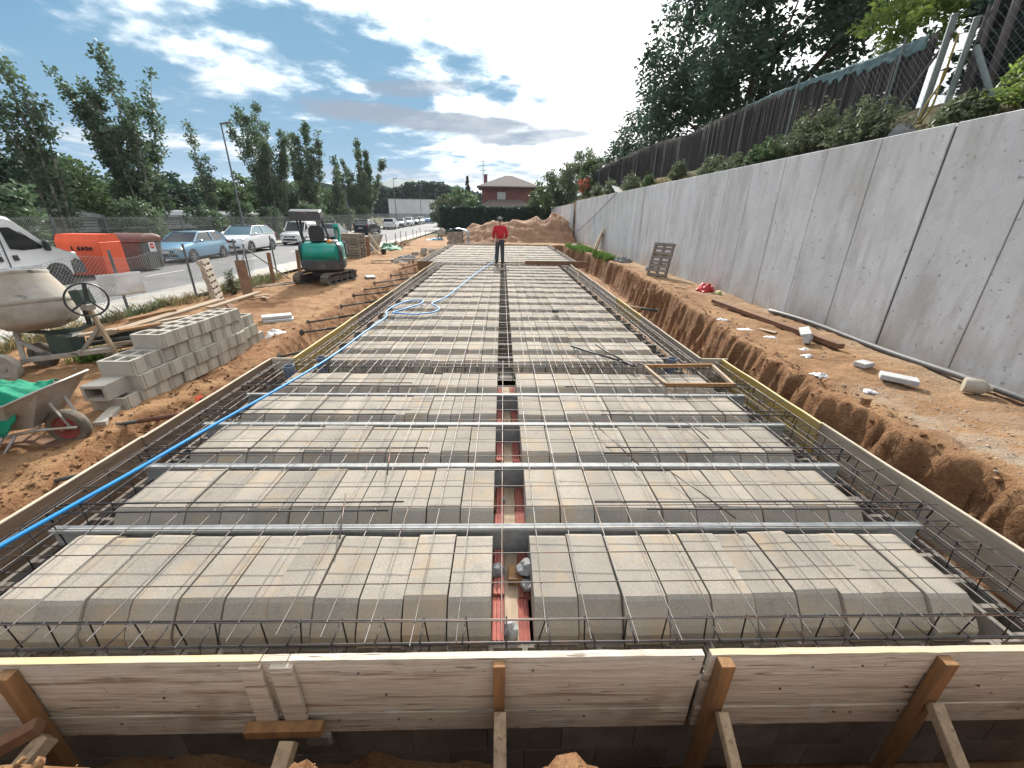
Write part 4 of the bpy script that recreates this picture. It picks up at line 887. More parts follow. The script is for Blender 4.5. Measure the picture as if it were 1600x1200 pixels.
b = MB(); b.bar((.95, 0, 0), (.72, 0, 1.12), .055, .055, .004); b.build('leg', M_['strut'], mx); b = MB(); b.bar((-.17, -.34, .2), (-.42, -.05, .75), .055, .055, .004); b.build('leg', M_['mortar'], mx)
b = MB(); b.bar((-.2, -.35, .22), (.88, 0, .30), .07, .07, .006); b.build('chassis_rail', M_['mortar'], mx); b = MB(); b.bar((-.30, -.19, .48), (.15, -.23, .25), .045, .06, .004); b.build('brace', M_['mortar'], mx); b = MB(); b.bar((.80, 0, .66), (.42, 0, .29), .045, .05, .004); b.build('brace', M_['mortar'], mx)
b = MB(); b.bar((-.14, -.58, .20), (-.22, .0, .20), .05, .05, .004); b.build('axle', M_['mortar'], mx)
def wheel(parent, loc, r, w, mt_t, mt_r, axis='y', name='wheel', spokes=0, hub=None):
    rot = (R(90), 0, 0) if axis == 'y' else (0, R(90), 0)
    b = MB(); b.lathe([(r * .66, -w * .42), (r * .84, -w * .5), (r * .95, -w * .42), (r, -w * .2), (r, w * .2), (r * .95, w * .42), (r * .84, w * .5), (r * .66, w * .42)], 26, False); t = b.build('tyre' if name == 'wheel' else name, mt_t, parent, 'auto', loc, rot)
    b = MB(); b.lathe([(r * .67, -w * .40), (r * .60, -w * .44), (r * .55, -w * .26), (r * .22, -w * .24), (r * .18, -w * .46), (.001, -w * .46)], 26, False); b.lathe([(r * .67, w * .40), (r * .60, w * .44), (r * .55, w * .26), (r * .22, w * .24), (r * .18, w * .46), (.001, w * .46)], 26, False); b.build('rim', mt_r, t, 'auto'); return t
wheel(mx, (-.14, -.62, .20), .21, .10, M_['mortar'], M_['mortar'], 'y'); wheel(mx, (-.22, -.02, .20), .21, .10, M_['tyre'], M_['tyre'], 'y')
hw = MB(); ring = [(.24 * math.cos(a), 0, .24 * math.sin(a)) for a in [2 * math.pi * k / 28 for k in range(28)]]
hw.tube(ring, .013, 6, True)
hw.bar((0, 0, -.01), (.03, 0, .24), .05, .02); hw.bar((0, 0, 0), (-.2, 0, -.13), .04, .02); hw.bar((0, 0, 0), (.15, 0, -.19), .04, .02)
hw.build('hand_wheel', M_['dkplastic'], mx, 'auto', (.93, -.16, 1.12), (0, 0, R(58)))
b = MB(); b.box((0, 0, 0), (.15, .20, .24), .015); b.build('gear_case', M_['dkgreen'], mx, loc=(.78, -.06, 1.14), rot=(0, R(-10), 0)); b = MB(); b.box((0, 0, 0), (.12, .14, .09), .01); b.build('bracket', M_['mortar'], mx, loc=(.84, -.1, 1.0))
b = MB(); b.tube([(.66, -.05, 1.18), (.60, -.05, 1.22), (.62, -.05, 1.10), (.70, -.05, .98), (.70, -.05, .72)], .014, 6); b.build('lever', M_['dkplastic'], mx, True)
# sign-like white sheet on the fence post behind the mixer
b = MB(); b.grid(10, 8, lambda u, v: ((u - .5) * .82, .03 * fbm(u * 2, v * 2, 4) + .04 * math.sin(u * 3) * v, (v - .5) * .50 + .06 * (u - .5) - .02 * fbm(u * 3, 2))); o = b.build('white_sheet', M_['white_pl'], None, True); o.location = (-8.93, 9.92, .30); o.rotation_euler = (0, 0, R(25)); o.modifiers.new('thick', 'SOLIDIFY').thickness = .003; tag(o, 'blank white plastic sheet tied to the chain-link fence behind the mixer', 'sheet')

# ------------------------------------------------------------------ wheelbarrow, bottom left
wb = thing('wheelbarrow', 'dusty galvanised wheelbarrow with a single tyre at the left edge', 'wheelbarrow', (-4.70, 4.0, -.47), R(6))
def ringsec(x, hw_, z): return [(x, -hw_, z), (x, hw_, z)]
top = [(-1.10, -.24, .56), (-.15, -.33, .60), (.17, -.29, .74), (.17, .29, .74), (-.15, .33, .60), (-1.10, .24, .56)]
bot = [(-.80, -.16, .32), (-.35, -.19, .27), (-.16, -.16, .28), (-.16, .16, .28), (-.35, .19, .27), (-.80, .16, .32)]
b = MB(); b.loft([bot, top], cap=False); b.add(bot, [tuple(range(6))]); tr = b.build('tray', M_['tank'], wb); tr.modifiers.new('thick', 'SOLIDIFY').thickness = .006
b = MB(); b.tube(top, .011, 6, True); b.build('rolled_rim', M_['tank'], tr, True)
for s in (-1, 1):
    b = MB(); b.tube([(.16, s * .07, .22), (-.14, s * .16, .25), (-.35, s * .22, .22), (-.9, s * .28, .36), (-1.45, s * .30, .46)], .017, 7); b.build('frame_tube', M_['tank'], wb, True)
    b = MB(); b.tube([(-.40, s * .22, .22), (-.56, s * .26, .02), (-.52, s * .27, .0), (-.44, s * .26, .02), (-.30, s * .21, .22)], .014, 7); b.build('leg', M_['tank'], wb, True)
    b = MB(); b.bar((.10, s * .07, .22), (.02, s * .09, .52), .03, .008); b.build('tray_brace', M_['tank'], wb)
w_ = wheel(wb, (.02, 0, .20), .20, .10, M_['tyre'], M_['rim_red'], 'y')
b = MB(); b.tube([(.02, -.09, .20), (.02, .09, .20)], .014, 8); b.build('axle', M_['tank'], wb)
b = MB()
def clothf(u, v):
    x = -1.1 + .95 * u; yy = -.36 + .66 * v; z = .60 + .13 * math.sin(math.pi * u) * math.sin(math.pi * v) + .085 * fbm(u * 3.2, v * 2.6, 2, 4) + .05 * abs(fbm(u * 6, v * 5, 8))
    if v < .28: z -= (.28 - v) * .95 * (.7 + .5 * math.sin(u * 9) + .3 * fbm(u * 6, 2)); yy += (.28 - v) * .25
    return (x, yy + .02 * fbm(u * 5, v * 5, 7), z)
b.grid(40, 30, clothf); o = b.build('green_cloth', M_['cloth'], None, True); o.modifiers.new('thick', 'SOLIDIFY').thickness = .006; o.location = wb.location; o.rotation_euler = wb.rotation_euler; tag(o, 'crumpled bright green cloth heaped in the wheelbarrow', 'cloth')
plank((-4.62, 4.25, -.38), (-4.90, 4.98, -.36), .12, .06, 'grey caked timber lying from the wheelbarrow to the block stack', M_['mortar'], grp='boards by the wheelbarrow')
plank((-5.3, 3.95, -.42), (-4.45, 3.92, -.44), .2, .04, 'brown board on the ground under the wheelbarrow', M_['brownwood'], grp='boards by the wheelbarrow')

# ------------------------------------------------------------------ mini excavator
ex = thing('mini_excavator', 'green and dark grey mini excavator with a canopy on the left bank', 'excavator', (-6.42, 15.45, -.43), R(-12)); ex.scale = (1.13, 1.1, 1.03)
def track(x0):
    t = link_obj('track', None, ex); w = .23; sec = []
    pts = [];  r = .19
    for k in range(9): a = R(90 + 180 * k / 8); pts.append((-.72 + r * math.cos(a), .20 + r * math.sin(a)))
    for k in range(9): a = R(-90 + 180 * k / 8); pts.append((.62 + r * math.cos(a), .20 + r * math.sin(a)))
    n = len(pts); b = MB(); inner = [(p[0] * .93 - .003, .20 + (p[1] - .20) * .80) for p in pts]
    for i in range(n):
        j = (i + 1) % n; a, c, d, e = pts[i], pts[j], inner[j], inner[i]
        b.add([(x0 - w / 2, *a), (x0 + w / 2, *a), (x0 + w / 2, *c), (x0 - w / 2, *c), (x0 - w / 2, *e), (x0 + w / 2, *e), (x0 + w / 2, *d), (x0 - w / 2, *d)], [(0, 1, 2, 3), (7, 6, 5, 4), (0, 3, 7, 4), (1, 5, 6, 2)])
    # grouser lugs
    per = []; tot = 0
    for i in range(n): L_ = math.dist(pts[i], pts[(i + 1) % n]); per.append(L_); tot += L_
    m = 38
    for k in range(m):
        s = tot * k / m; i = 0
        while s > per[i]: s -= per[i]; i += 1
        p, q = Vector(pts[i]), Vector(pts[(i + 1) % n]); c = p.lerp(q, s / per[i]); tg = (q - p).normalized(); nr = Vector((-tg.y, tg.x))
        if nr.dot(c - Vector((-.05, .2))) < 0: nr = -nr
        b.bar((x0 - w / 2 + .01, c.x + nr.x * .008, c.y + nr.y * .008), (x0 + w / 2 - .01, c.x + nr.x * .008, c.y + nr.y * .008), .035, .02, upv=(0, nr.x, nr.y))
    b.build('rubber_belt', M_['tyre'], t)
    b = MB(); b.box((x0, -.05, .21), (w * .55, 1.1, .20), .03); b.build('track_frame', M_['exgrey'], t)
    for yy in (-.72, .62): b = MB(); b.tube([(x0 - .08, yy, .20), (x0 + .08, yy, .20)], .13, 16); b.build('sprocket', M_['exgrey'], t, 'auto')
    for k in range(3): b = MB(); b.tube([(x0 - .09, -.4 + .33 * k, .09), (x0 + .09, -.4 + .33 * k, .09)], .06, 10); b.build('roller', M_['exgrey'], t, 'auto')
    return t
track(-.46); track(.48)
b = MB(); b.box((.0, -.05, .30), (.62, .55, .20), .04); b.lathe([(.30, .36), (.30, .48)], 24); b.build('undercarriage', M_['exgrey'], ex)
b = MB(); b.grid(1, 6, lambda u, v: (-.52 + 1.04 * u, .98 + .10 * (2 * v - 1) ** 2 - .08, .06 + .26 * v)); o = b.build('dozer_blade', M_['exgrey'], ex); o.modifiers.new('thick', 'SOLIDIFY').thickness = .02
b = MB(); b.bar((-.2, .3, .24), (-.3, .92, .18), .07, .07); b.bar((.2, .3, .24), (.3, .92, .18), .07, .07); b.build('blade_arms', M_['exgrey'], ex)
up_ = link_obj('upper_body', None, ex); up_.location = (0, 0, .46); up_.rotation_euler = (0, 0, R(24))
def outline(k, yb=-1.0):
    """rounded tail outline seen from above, scaled"""
    pts = [(-.55, .55), (.55, .55), (.62, .35)]; 
    for a in range(0, 181, 20):
        r = R(a); pts.append((.64 * math.cos(r) ** 1 if abs(math.cos(r)) > .001 else 0, -.28 - .50 * math.sin(r)))
    pts += [(-.62, .35)]
    return [(p[0] * k, p[1] * k if p[1] < 0 else p[1]) for p in pts]
def ringz(k, z): return [(p[0], p[1], z) for p in outline(k)]
b = MB(); b.loft([ringz(.90, .0), ringz(1.0, .06), ringz(1.03, .20), ringz(1.02, .36)][::1]); b.build('counterweight', M_['exgrey'], up_, 'auto')
b = MB(); b.loft([ringz(.99, .362), ringz(.99, .60), ringz(.96, .80), ringz(.86, .88)]); hood = b.build('engine_hood', M_['green'], up_, 'auto')
for a0, a1, nm in ((14, 33, 'corner_strip'), (147, 166, 'corner_strip')):
    b = MB(); secs = []
    for z, k in ((.365, 1.0), (.60, 1.0), (.80, .97), (.885, .87)):
        secs.append([(.64 * k * 1.008 * math.cos(R(a)), (-.28 - .50 * math.sin(R(a))) * k * 1.008, z) for a in np.linspace(a0, a1, 5)])
    b.loft(secs, cap=False, closed=False); o = b.build(nm, M_['exgrey'], hood, True); o.modifiers.new('thick', 'SOLIDIFY').thickness = .014
b = MB(); secs = []
for z, k in ((.40, 1.0), (.60, 1.0), (.78, .975)):
    secs.append([(.64 * k * 1.006 * math.cos(R(a)), (-.28 - .50 * math.sin(R(a))) * k * 1.006, z) for a in np.linspace(44, 138, 14)])
b.loft(secs, cap=False, closed=False); o = b.build('rear_door', M_['green'], hood, True); o.modifiers.new('thick', 'SOLIDIFY').thickness = .012
for k in range(7): b = MB(); b.box((.625, -.05, .50 + .045 * k), (.03, .30, .016)); b.build('louvre', M_['dkplastic'], hood)
b = MB(); b.box((0, .42, .42), (1.0, .55, .06), .02); b.build('floor_plate', M_['exgrey'], up_)
# seat
st = link_obj('seat', None, up_); b = MB(); b.box((-.08, .08, .93), (.44, .42, .12), .04); b.build('cushion', M_['dkplastic'], st); b = MB(); b.loft([[(x * s, -.16 + dy, z) for x, dy in ((-.22, 0), (.22, 0), (.20, .09), (-.20, .09))] for s, z in ((.95, .96), (1.05, 1.15), (1.0, 1.32), (.62, 1.43))]); b.build('back', M_['dkplastic'], st, loc=(-.08, -.04, 0)); b = MB(); b.tube([(-.40, -.14, 1.06), (-.40, .12, 1.06), (-.36, .2, 1.04)], .025, 8); b.tube([(.24, -.14, 1.06), (.24, .12, 1.06), (.20, .2, 1.04)], .025, 8); b.build('armrest', M_['dkplastic'], st, True)
b = MB(); b.tube([(-.50, -.25, .92), (-.42, -.34, .95), (.10, -.36, .95), (.22, -.30, .95), (.26, -.10, .95)], .022, 8); b.build('guard_rail', M_['dkplastic'], up_, True)
# canopy
cn = link_obj('canopy', None, up_)
for p in ([(-.48, -.30, .80), (-.48, -.22, 1.3), (-.46, -.30, 1.80)], [(.34, -.30, .80), (.22, -.30, 1.3), (.10, -.30, 1.80)], [(-.48, -.22, .92), (-.60, .0, 1.3), (-.66, .15, 1.82)]):
    b = MB(); b.tube(p, .032, 8); b.build('post', M_['dkplastic'], cn, 'auto')
b = MB(); n = 8; b.loft([[(x, -.46 + .70 * k / n, z + .07 * math.sin(math.pi * k / n)) for k in range(n + 1)] + [(x, .24, z - .05), (x, -.46, z - .05 - .20)] for x, z in ((-.72, 1.82), (-.70, 1.855), (.12, 1.855), (.15, 1.82))]); b.build('roof', M_['exgrey'], cn, 'auto')
# boom folded ahead, levers, beacon
b = MB(); b.prism([(.55, .62), (.80, .55), (1.02, .95), (1.05, 1.28), (.85, 1.45), (.66, 1.45), (.60, 1.36), (.84, 1.22), (.82, 1.02)], -.01, .15, 0); bm_ = b.build('boom', M_['green'], up_, loc=(.30, 0, .02))
b = MB(); b.prism([(.85, 1.45), (1.0, 1.34), (1.25, .80), (1.18, .75), (.90, 1.26)], .01, .13, 0); b.build('arm', M_['green'], up_, loc=(.30, 0, .02))
b = MB(); b.tube([(.37, .72, .72), (.37, .78, 1.38)], .035, 8); b.tube([(.37, .76, 1.1), (.37, .84, 1.55)], .02, 8); b.build('hydraulic_ram', M_['galv'], up_, True)
b = MB(); b.prism([(1.1, .35), (1.45, .40), (1.42, .70), (1.20, .86), (1.10, .80)], -.18, .20, 0); b.build('bucket', M_['exgrey'], up_, loc=(.36, 0, 0))
b = MB(); b.prism([(.50, .10), (.72, .12), (.78, .66), (.55, .66)], -.12, .16, 0); b.build('boom_foot', M_['exgrey'], up_, loc=(.30, 0, 0))
for s in (-.34, .20): b = MB(); b.tube([(s, .32, .46), (s, .34, .95), (s, .30, 1.12)], [.02, .016, .03], 8); b.build('lever', M_['dkplastic'], up_, True)
b = MB(); b.lathe([(.07, 0), (.075, .05), (.06, .10), (.02, .12)], 14); b.build('beacon', M_['beacon'], up_, True, (.30, -.45, .88)); b = MB(); b.box((.42, -.3, .93), (.18, .3, .10), .03); b.build('fuel_tank', M_['tank'], up_)

# ------------------------------------------------------------------ pallets
def pallet_mesh_parts():
    return [('deck_board', [(-.40 + .8 * k / 6, 0, .135) for k in range(7)], (.09, 1.2, .02)), ('runner', [(-.35, 0, .078), (0, 0, .078), (.35, 0, .078)], (.08, 1.2, .092)), ('base_board', [(0, -.55, .02), (0, 0, .02), (0, .55, .02)], (.8, .1, .02))]
PM = {}
for nm, ps, d in pallet_mesh_parts():
    b = MB(); b.box((0, 0, 0), d, .003); PM[nm] = b.mesh(nm, M_['pallet'])
b = MB(); b.box((0, 0, 0), (.8, .095, .02), .003); PM['cross_board'] = b.mesh('deck_board', M_['pallet'])
def cross_pallet(loc, rot, lab, grp='wooden pallets'):
    t = thing('pallet', lab, 'pallet', loc, 0, grp); t.rotation_euler = rot
    for k in range(8): o = link_obj('deck_board', PM['cross_board'], t); o.location = (0, -.55 + 1.1 * k / 7, .135)
    for x in (-.36, 0, .36): o = link_obj('runner', PM['runner'], t); o.location = (x, 0, .078)
    for k in range(4): o = link_obj('base_board', PM['cross_board'], t); o.location = (0, -.55 + 1.1 * k / 3, .02)
    return t
def pallet(loc, rot, lab, grp='wooden pallets'):
    t = thing('pallet', lab, 'pallet', loc, 0, grp); t.rotation_euler = rot
    for nm, ps, d in pallet_mesh_parts():
        for p in ps: o = link_obj(nm, PM[nm], t); o.location = p
    return t
pr_ = random.Random(17)
for k in range(9): pallet((-8.55 + pr_.gauss(0, .015), 24.75 + pr_.gauss(0, .015), -.44 + .148 * k), (0, 0, R(82) + pr_.gauss(0, .02)), f'weathered wood pallet in the stack beyond the excavator, {ORD[k]} from the ground')
cross_pallet((-8.1, 11.62, .10), (R(84), R(0), R(112)), 'narrow wood pallet standing upright against the chain-link fence')
cross_pallet((5.98, 15.7, .46), (R(76), 0, R(-52)), 'grey wood pallet leaning upright against the concrete wall')
for k in range(4): cross_pallet((-8.6 + .05 * k, 28.3 + .18 * k, .02 + .04 * k), (R(48), 0, R(-15)), f'pallet tipped on edge past the pallet stack, {ORD[k]} from the near side')
plank((-8.15, 25.9, -.45), (-8.10, 25.95, .65), .35, .05, 'dark board standing at the side of the pallet stack', M_['brownwood'], grp='boards by the pallets')
plank((-7.75, 26.9, -.40), (-8.9, 27.6, .75), .12, .04, 'long grey plank leaning on the tipped pallets', M_['strut'], grp='boards by the pallets')
plank((-7.6, 27.3, -.40), (-8.6, 28.2, .78), .12, .04, 'second grey plank leaning on the tipped pallets', M_['strut'], grp='boards by the pallets')
plank((-8.3, 26.3, -.40), (-7.55, 26.9, -.1), .12, .04, 'pale plank lying low in front of the tipped pallets', PW, grp='boards by the pallets')
# upright boards stuck in the ground by the fence
plank((-7.28, 11.95, -.46), (-7.55, 12.35, .62), .26, .045, 'broad reddish brown board standing tilted by the fence', M_['brownwood'], grp='upright boards by the fence', cat='board', name='upright_board')
plank((-8.1, 14.9, -.46), (-8.1, 14.95, .62), .11, .07, 'brown post standing left of the excavator, nearer of two', M_['brownwood'], grp='upright boards by the fence', cat='post', name='wooden_post')
plank((-7.75, 16.2, -.46), (-7.72, 16.25, .62), .11, .07, 'brown post standing left of the excavator, farther of two', M_['brownwood'], grp='upright boards by the fence', cat='post', name='wooden_post')
for k, (x0, y0, x1, y1, lab) in enumerate(((-7.7, 12.0, -7.0, 12.5, 'pale slat at the foot of the tilted broad board, left'), (-7.1, 12.3, -6.7, 11.9, 'pale slat at the foot of the tilted broad board, right'), (-7.45, 11.7, -6.85, 12.05, 'brown slat at the foot of the tilted broad board, nearest'), (-8.5, 13.6, -7.2, 14.9, 'grey plank lying along the fence foot'), (-8.1, 14.3, -7.3, 15.6, 'pale plank lying left of the excavator'))):
    plank((x0, y0, -.40), (x1, y1, -.38), .09, .025, lab, (PW, PW, M_['brownwood'], M_['pallet'], PW)[k], grp='slats on the left bank')
plank((-6.75, 22.1, -.33), (-4.0, 21.2, -.10), .22, .05, 'long plank lying from the left bank to the far cross board', M_['strut'], grp='planks on the left bank')
plank((-4.9, 19.8, -.5), (-3.85, 19.6, -.2), .14, .05, 'brown brace under the long plank at the far left corner', M_['brownwood'], grp='planks on the left bank')
b = MB(); b.box((0, 0, 0), (.34, .6, .06), .006); o = b.build('paver', M_['paver']); o.location = (-5.2, 16.6, -.38); o.rotation_euler = (0, 0, .4); tag(o, 'single pale paver on the bank past the excavator', 'paver', 'pavers on the left bank')
b = MB(); b.lathe([(.13, 0), (.17, .30), (.175, .31), (.165, .31), (.12, .02)], 18); o = b.build('bucket', M_['dkplastic'], None, 'auto'); o.location = (-7.5, 27.2, -.44); tag(o, 'black mortar bucket in front of the tipped pallets', 'bucket')
# rubble heaps
def rubble(name, label, c, rx, ry, h, n, seed, mt, rlo=.04, rhi=.12):
    r_ = random.Random(seed); b = MB()
    for _ in range(n):
        a = r_.uniform(0, 6.28); q = r_.random() ** .6; x = q * rx * math.cos(a); yy = q * ry * math.sin(a); r = r_.uniform(rlo, rhi)
        b.M = Matrix.Translation((x, yy, h * (1 - q) * r_.random() + r * .4)) @ Euler((r_.uniform(0, 6), r_.uniform(0, 6), r_.uniform(0, 6))).to_matrix().to_4x4(); b.box((0, 0, 0), (r * 2, r * r_.uniform(.8, 1.6), r * r_.uniform(.5, 1)))
    o = b.build(name, mt); o.location = c; tag(o, label, 'rubble', 'heaps of broken concrete'); o['kind'] = 'stuff'
rubble('rubble_heap', 'low heap of broken grey concrete on the left bank', (-5.4, 23.6, -.44), .55, 1.8, .18, 110, 4, M_['rubble'])
rubble('rubble_heap', 'grey rubble heap against the concrete wall beyond the leaning pallet', (6.0, 20.9, -.12), .38, .7, .30, 120, 6, M_['rubble'], .03, .10)
rubble('rubble_heap', 'small grey rubble heap at the foot of the leaning pallet', (6.2, 17.2, -.12), .22, .45, .22, 70, 8, M_['rubble'], .03, .08)
for k, (x, yy, z, a) in enumerate(((-5.0, 27.2, -.43, .2), (-4.95, 27.25, -.23, .1), (-5.4, 26.6, -.43, .7), (-4.7, 28.6, -.43, 1.1), (-4.8, 29.4, -.43, .3))):
    o = link_obj('concrete_block', SB); o.location = (x, yy, z); o.rotation_euler = (0, 0, a); tag(o, 'loose grey concrete block ' + ('below the stacked one on the far left bank', 'set on another on the far left bank', 'nearest the rubble on the far left bank', 'left of the far slab corner, nearer of two', 'left of the far slab corner, farther of two')[k], 'concrete block', 'loose blocks on the far left bank')
crumple('green_tarp', (-8.0, 31.2, -.42), (1.3, 2.4), mat('pale_green_net', (.16, .30, .20), (.12, .24, .16), 6, .8, rand=0), 'pale green netting heaped past the tipped pallets', 'netting', 11, 18, .45)
wp = thing('timber_pile', 'jumbled heap of old boards past the green netting', 'timber pile', (-8.2, 34.5, -.42))
for k in range(16):
    b = MB(); b.bar((br.uniform(-.8, .2), br.uniform(-1.6, 1.2), br.uniform(.03, .3)), (br.uniform(-.2, .9), br.uniform(-1.6, 2.2), br.uniform(.05, .5)), .12, .04, .003); b.build('board', br.choice([M_['pallet'], M_['brownwood'], PW]), wp)
# tarp-covered pallet of bricks at the far left end of the slab
tp = thing('brick_pallet', 'palletised brick load at the far left end of the slab', 'brick pallet', (-3.75, 35.8, -.44))
for c in range(5):
    for k in range(6):
        b = MB(); b.box((-.62 + .21 * k + (.1 if c % 2 else 0), -.3, .24 + .19 * c), (.2, 1.0, .18), .008); b.build('brick_pack', M_['stone'] if (c + k) % 3 else M_['rubble'], tp)
b = MB(); b.box((0, -.3, .07), (1.4, 1.1, .14), .01); b.build('base', M_['pallet'], tp)
b = MB(); b.grid(24, 12, lambda u, v: ((-.78 + 1.75 * min(1, u / .72) + (.12 * (u - .72) if u > .72 else 0)) + .04 * fbm(u * 5, v * 4, 3), -.95 + 1.3 * v + .05 * fbm(u * 4, v * 3, 8), 1.22 + .16 * math.sin(min(1, u / .72) * math.pi) - (max(0, u - .66) / .34) * 1.22 - (max(0, .1 - u)) * 3 + .05 * fbm(u * 6, v * 6, 5)))
o = b.build('blue_tarpaulin', M_['tarp'], None, True); o.location = (-3.75, 35.8, -.44); o.modifiers.new('thick', 'SOLIDIFY').thickness = .01; tag(o, 'blue tarpaulin thrown over the brick load', 'tarpaulin')
crumple('blue_sheet', (-6.9, 44.0, -.5), (2.2, 1.4), M_['tarp'], 'blue sheet lying on the ground far down the left bank', 'sheet', 23, 12, .35)
# second mixer far away
m2 = thing('concrete_mixer', 'small distant concrete mixer with a pale drum near the hedge', 'concrete mixer', (-6.4, 44.5, -.5)); m2.scale = (.8, .8, .8)
b = MB(); b.lathe([(.25, 0), (.5, .15), (.52, .5), (.3, .95), (.28, .95)], 18); b.build('drum', M_['mortar'], m2, 'auto', (0, 0, .6), (0, R(35), 0))
for s in (-1, 1): b = MB(); b.bar((-.4, s * .3, 0), (0, s * .3, .8), .07, .07); b.bar((.4, s * .3, 0), (0, s * .3, .8), .07, .07); b.build('leg', M_['dkgreen'], m2)
# ------------------------------------------------------------------ vehicles (front towards -y)
def secs_body(st):
    out = []
    for y, w, zb, zt in st:
        m = (zb + zt) / 2
        out.append([(-w * .80, y, zb), (-w * .96, y, zb + .06), (-w, y, zb + (zt - zb) * .35), (-w * .99, y, zb + (zt - zb) * .66), (-w * .93, y, zt - .045), (-w * .80, y, zt),
                    (w * .80, y, zt), (w * .93, y, zt - .045), (w * .99, y, zb + (zt - zb) * .66), (w, y, zb + (zt - zb) * .35), (w * .96, y, zb + .06), (w * .80, y, zb)])
    return out
def car(name, label, cat, loc, rz, pm, body, cabin, roof_z, wheels, wr, lamps, rear, grp, glass=None, roofmat=None, alloy=True, extra=None):
    """body: stations (y, half width, z bottom, z top); cabin: (y front base, y front roof, y rear roof, y rear base, half width base, half width roof, z base)"""
    t = thing(name, label, cat, loc, rz, grp); hw = max(s[1] for s in body)
    b = MB(); b.loft([s for s in secs_body(body)]); bo = b.build('body', pm, t, True); bo.modifiers.new('soft', 'BEVEL').width = .02; bo.data.set_sharp_from_angle(angle=R(40))
    y0, y1, y2, y3, wb_, wr_, zb = cabin; zr = roof_z - .05
    def lo(y, w, z): return [(-w, y, z), (w, y, z)]
    cg = MB(); A = [(-wb_, y0, zb), (wb_, y0, zb), (wb_, y3, zb), (-wb_, y3, zb)]; Bq = [(-wr_, y1, zr), (wr_, y1, zr), (wr_, y2, zr), (-wr_, y2, zr)]
    cg.loft([A, Bq]); cg.build('windows', glass or M_['glass'], t)
    b = MB(); ym = (y1 + y2) / 2; ro = [[(x * wr_ * 1.03, y1 - .05 + (y2 - y1 + .12) * v, zr - .005 + .055 * (1 - abs(x) ** 3 * .8) * math.sin(math.pi * (.12 + .76 * v)) ) for x in (-1, -.8, -.4, 0, .4, .8, 1)] for v in (0, .08, .3, .6, .9, 1)]
    b.loft([r_ + [(wr_ * 1.02, r_[0][1], zr - .03), (-wr_ * 1.02, r_[0][1], zr - .03)] for r_ in ro]); b.build('roof', roofmat or pm, t, True)
    for s in (-1, 1):
        for (pa, pb, wd) in (((s * wb_, y0, zb), (s * wr_, y1, zr), .06), ((s * wb_, y3, zb), (s * wr_, y2, zr), .10), ((s * wb_ * 1.005, (y0 + y3) / 2 + .15, zb), (s * wr_ * 1.005, ym + .05, zr), .07)):
            b = MB(); b.bar(pa, pb, .05, wd); b.build('pillar', pm, t)
        b = MB(); b.bar((s * wb_ * 1.01, y0 + .1, zb + .01), (s * wb_ * 1.01, y3 - .05, zb + .01), .05, .05); b.build('window_sill', pm, t)
        b = MB(); b.box((s * (hw + .08), y0 + .30, zb + .06), (.18, .12, .12), .03); b.build('mirror', pm if s else pm, t)
        for yy in wheels:
            b = MB(); b.tube([(s * (hw - .10), yy, wr), (s * (hw + .004), yy, wr)], wr * 1.14, 22); b.build('wheel_arch', M_['dkplastic'], t)
            w = wheel(t, (s * (hw - .09), yy, wr), wr, .20, M_['black'], M_['rim'] if alloy else M_['exgrey'], 'x')
            if alloy:
                b = MB()
                for k in range(5): a = k * 2 * math.pi / 5; b.bar((wr * .12 * math.cos(a), wr * .12 * math.sin(a), s * .085), (wr * .64 * math.cos(a), wr * .64 * math.sin(a), s * .085), .06, .02)
                b.build('spokes', M_['rim'], w)
        ly, lz, lw, lh = lamps; b = MB(); b.box((s * (hw * .74), ly, lz), (lw, .16, lh), .03); b.build('headlight', M_['lamp'], t, rot=None)
        ry, rz_, rw, rh = rear; b = MB(); b.box((s * (hw * .86), ry, rz_), (rw, .10, rh), .02); b.build('tail_light', M_['tail'], t)
    yf = body[0][0]
    b = MB(); b.box((0, yf - .005, lamps[1] - .10), (hw * 1.0, .06, .13), .02); b.build('grille', M_['dkplastic'], t)
    b = MB(); b.box((0, yf - .015, body[0][2] + .14), (hw * 1.35, .05, .13), .02); b.build('air_intake', M_['dkplastic'], t)
    b = MB(); b.box((0, yf - .045, body[0][2] + .30), (.5, .012, .11)); b.build('number_plate', M_['whitewall'], t)
    b = MB(); b.box((0, body[-1][0] + .02, body[-1][2] + .42), (.5, .012, .11)); b.build('number_plate', M_['whitewall'], t)
    b = MB(); b.box((0, (y0 + y3) / 2, .22), (hw * 1.7, abs(body[0][0]) * 1.6, .12)); b.build('underside', M_['dkplastic'], t)
    return t
HB = [(-2.08, .66, .24, .56), (-2.0, .80, .20, .68), (-1.7, .86, .19, .82), (-1.0, .88, .19, .96), (-.7, .885, .19, 1.0), (.4, .89, .19, 1.0), (1.3, .885, .19, 1.0), (1.9, .86, .22, 1.02), (2.08, .78, .27, .96)]
HC = (-.95, -.15, 1.45, 2.02, .80, .62, .96)
SV = [(-2.28, .70, .26, .70), (-2.2, .86, .22, .86), (-1.9, .92, .22, 1.0), (-1.1, .94, .22, 1.10), (.4, .95, .22, 1.14), (1.5, .94, .22, 1.16), (2.1, .92, .26, 1.16), (2.28, .82, .32, 1.05)]
SC = (-1.15, -.30, 1.5, 2.2, .86, .66, 1.10)
GR = 'cars parked along the far kerb'
def hatch(label, x, y, rz, pm, s=1.0, glass=None, alloy=True):
    t = car('parked_car', label, 'car', (x, y, -.525 + gz(y)), rz, M_[pm], HB, HC, 1.47, (-1.32, 1.30), .31, (-1.99, .66, .34, .15), (2.02, .88, .16, .24), GR, glass, alloy=alloy); t.scale = (s,) * 3; return t
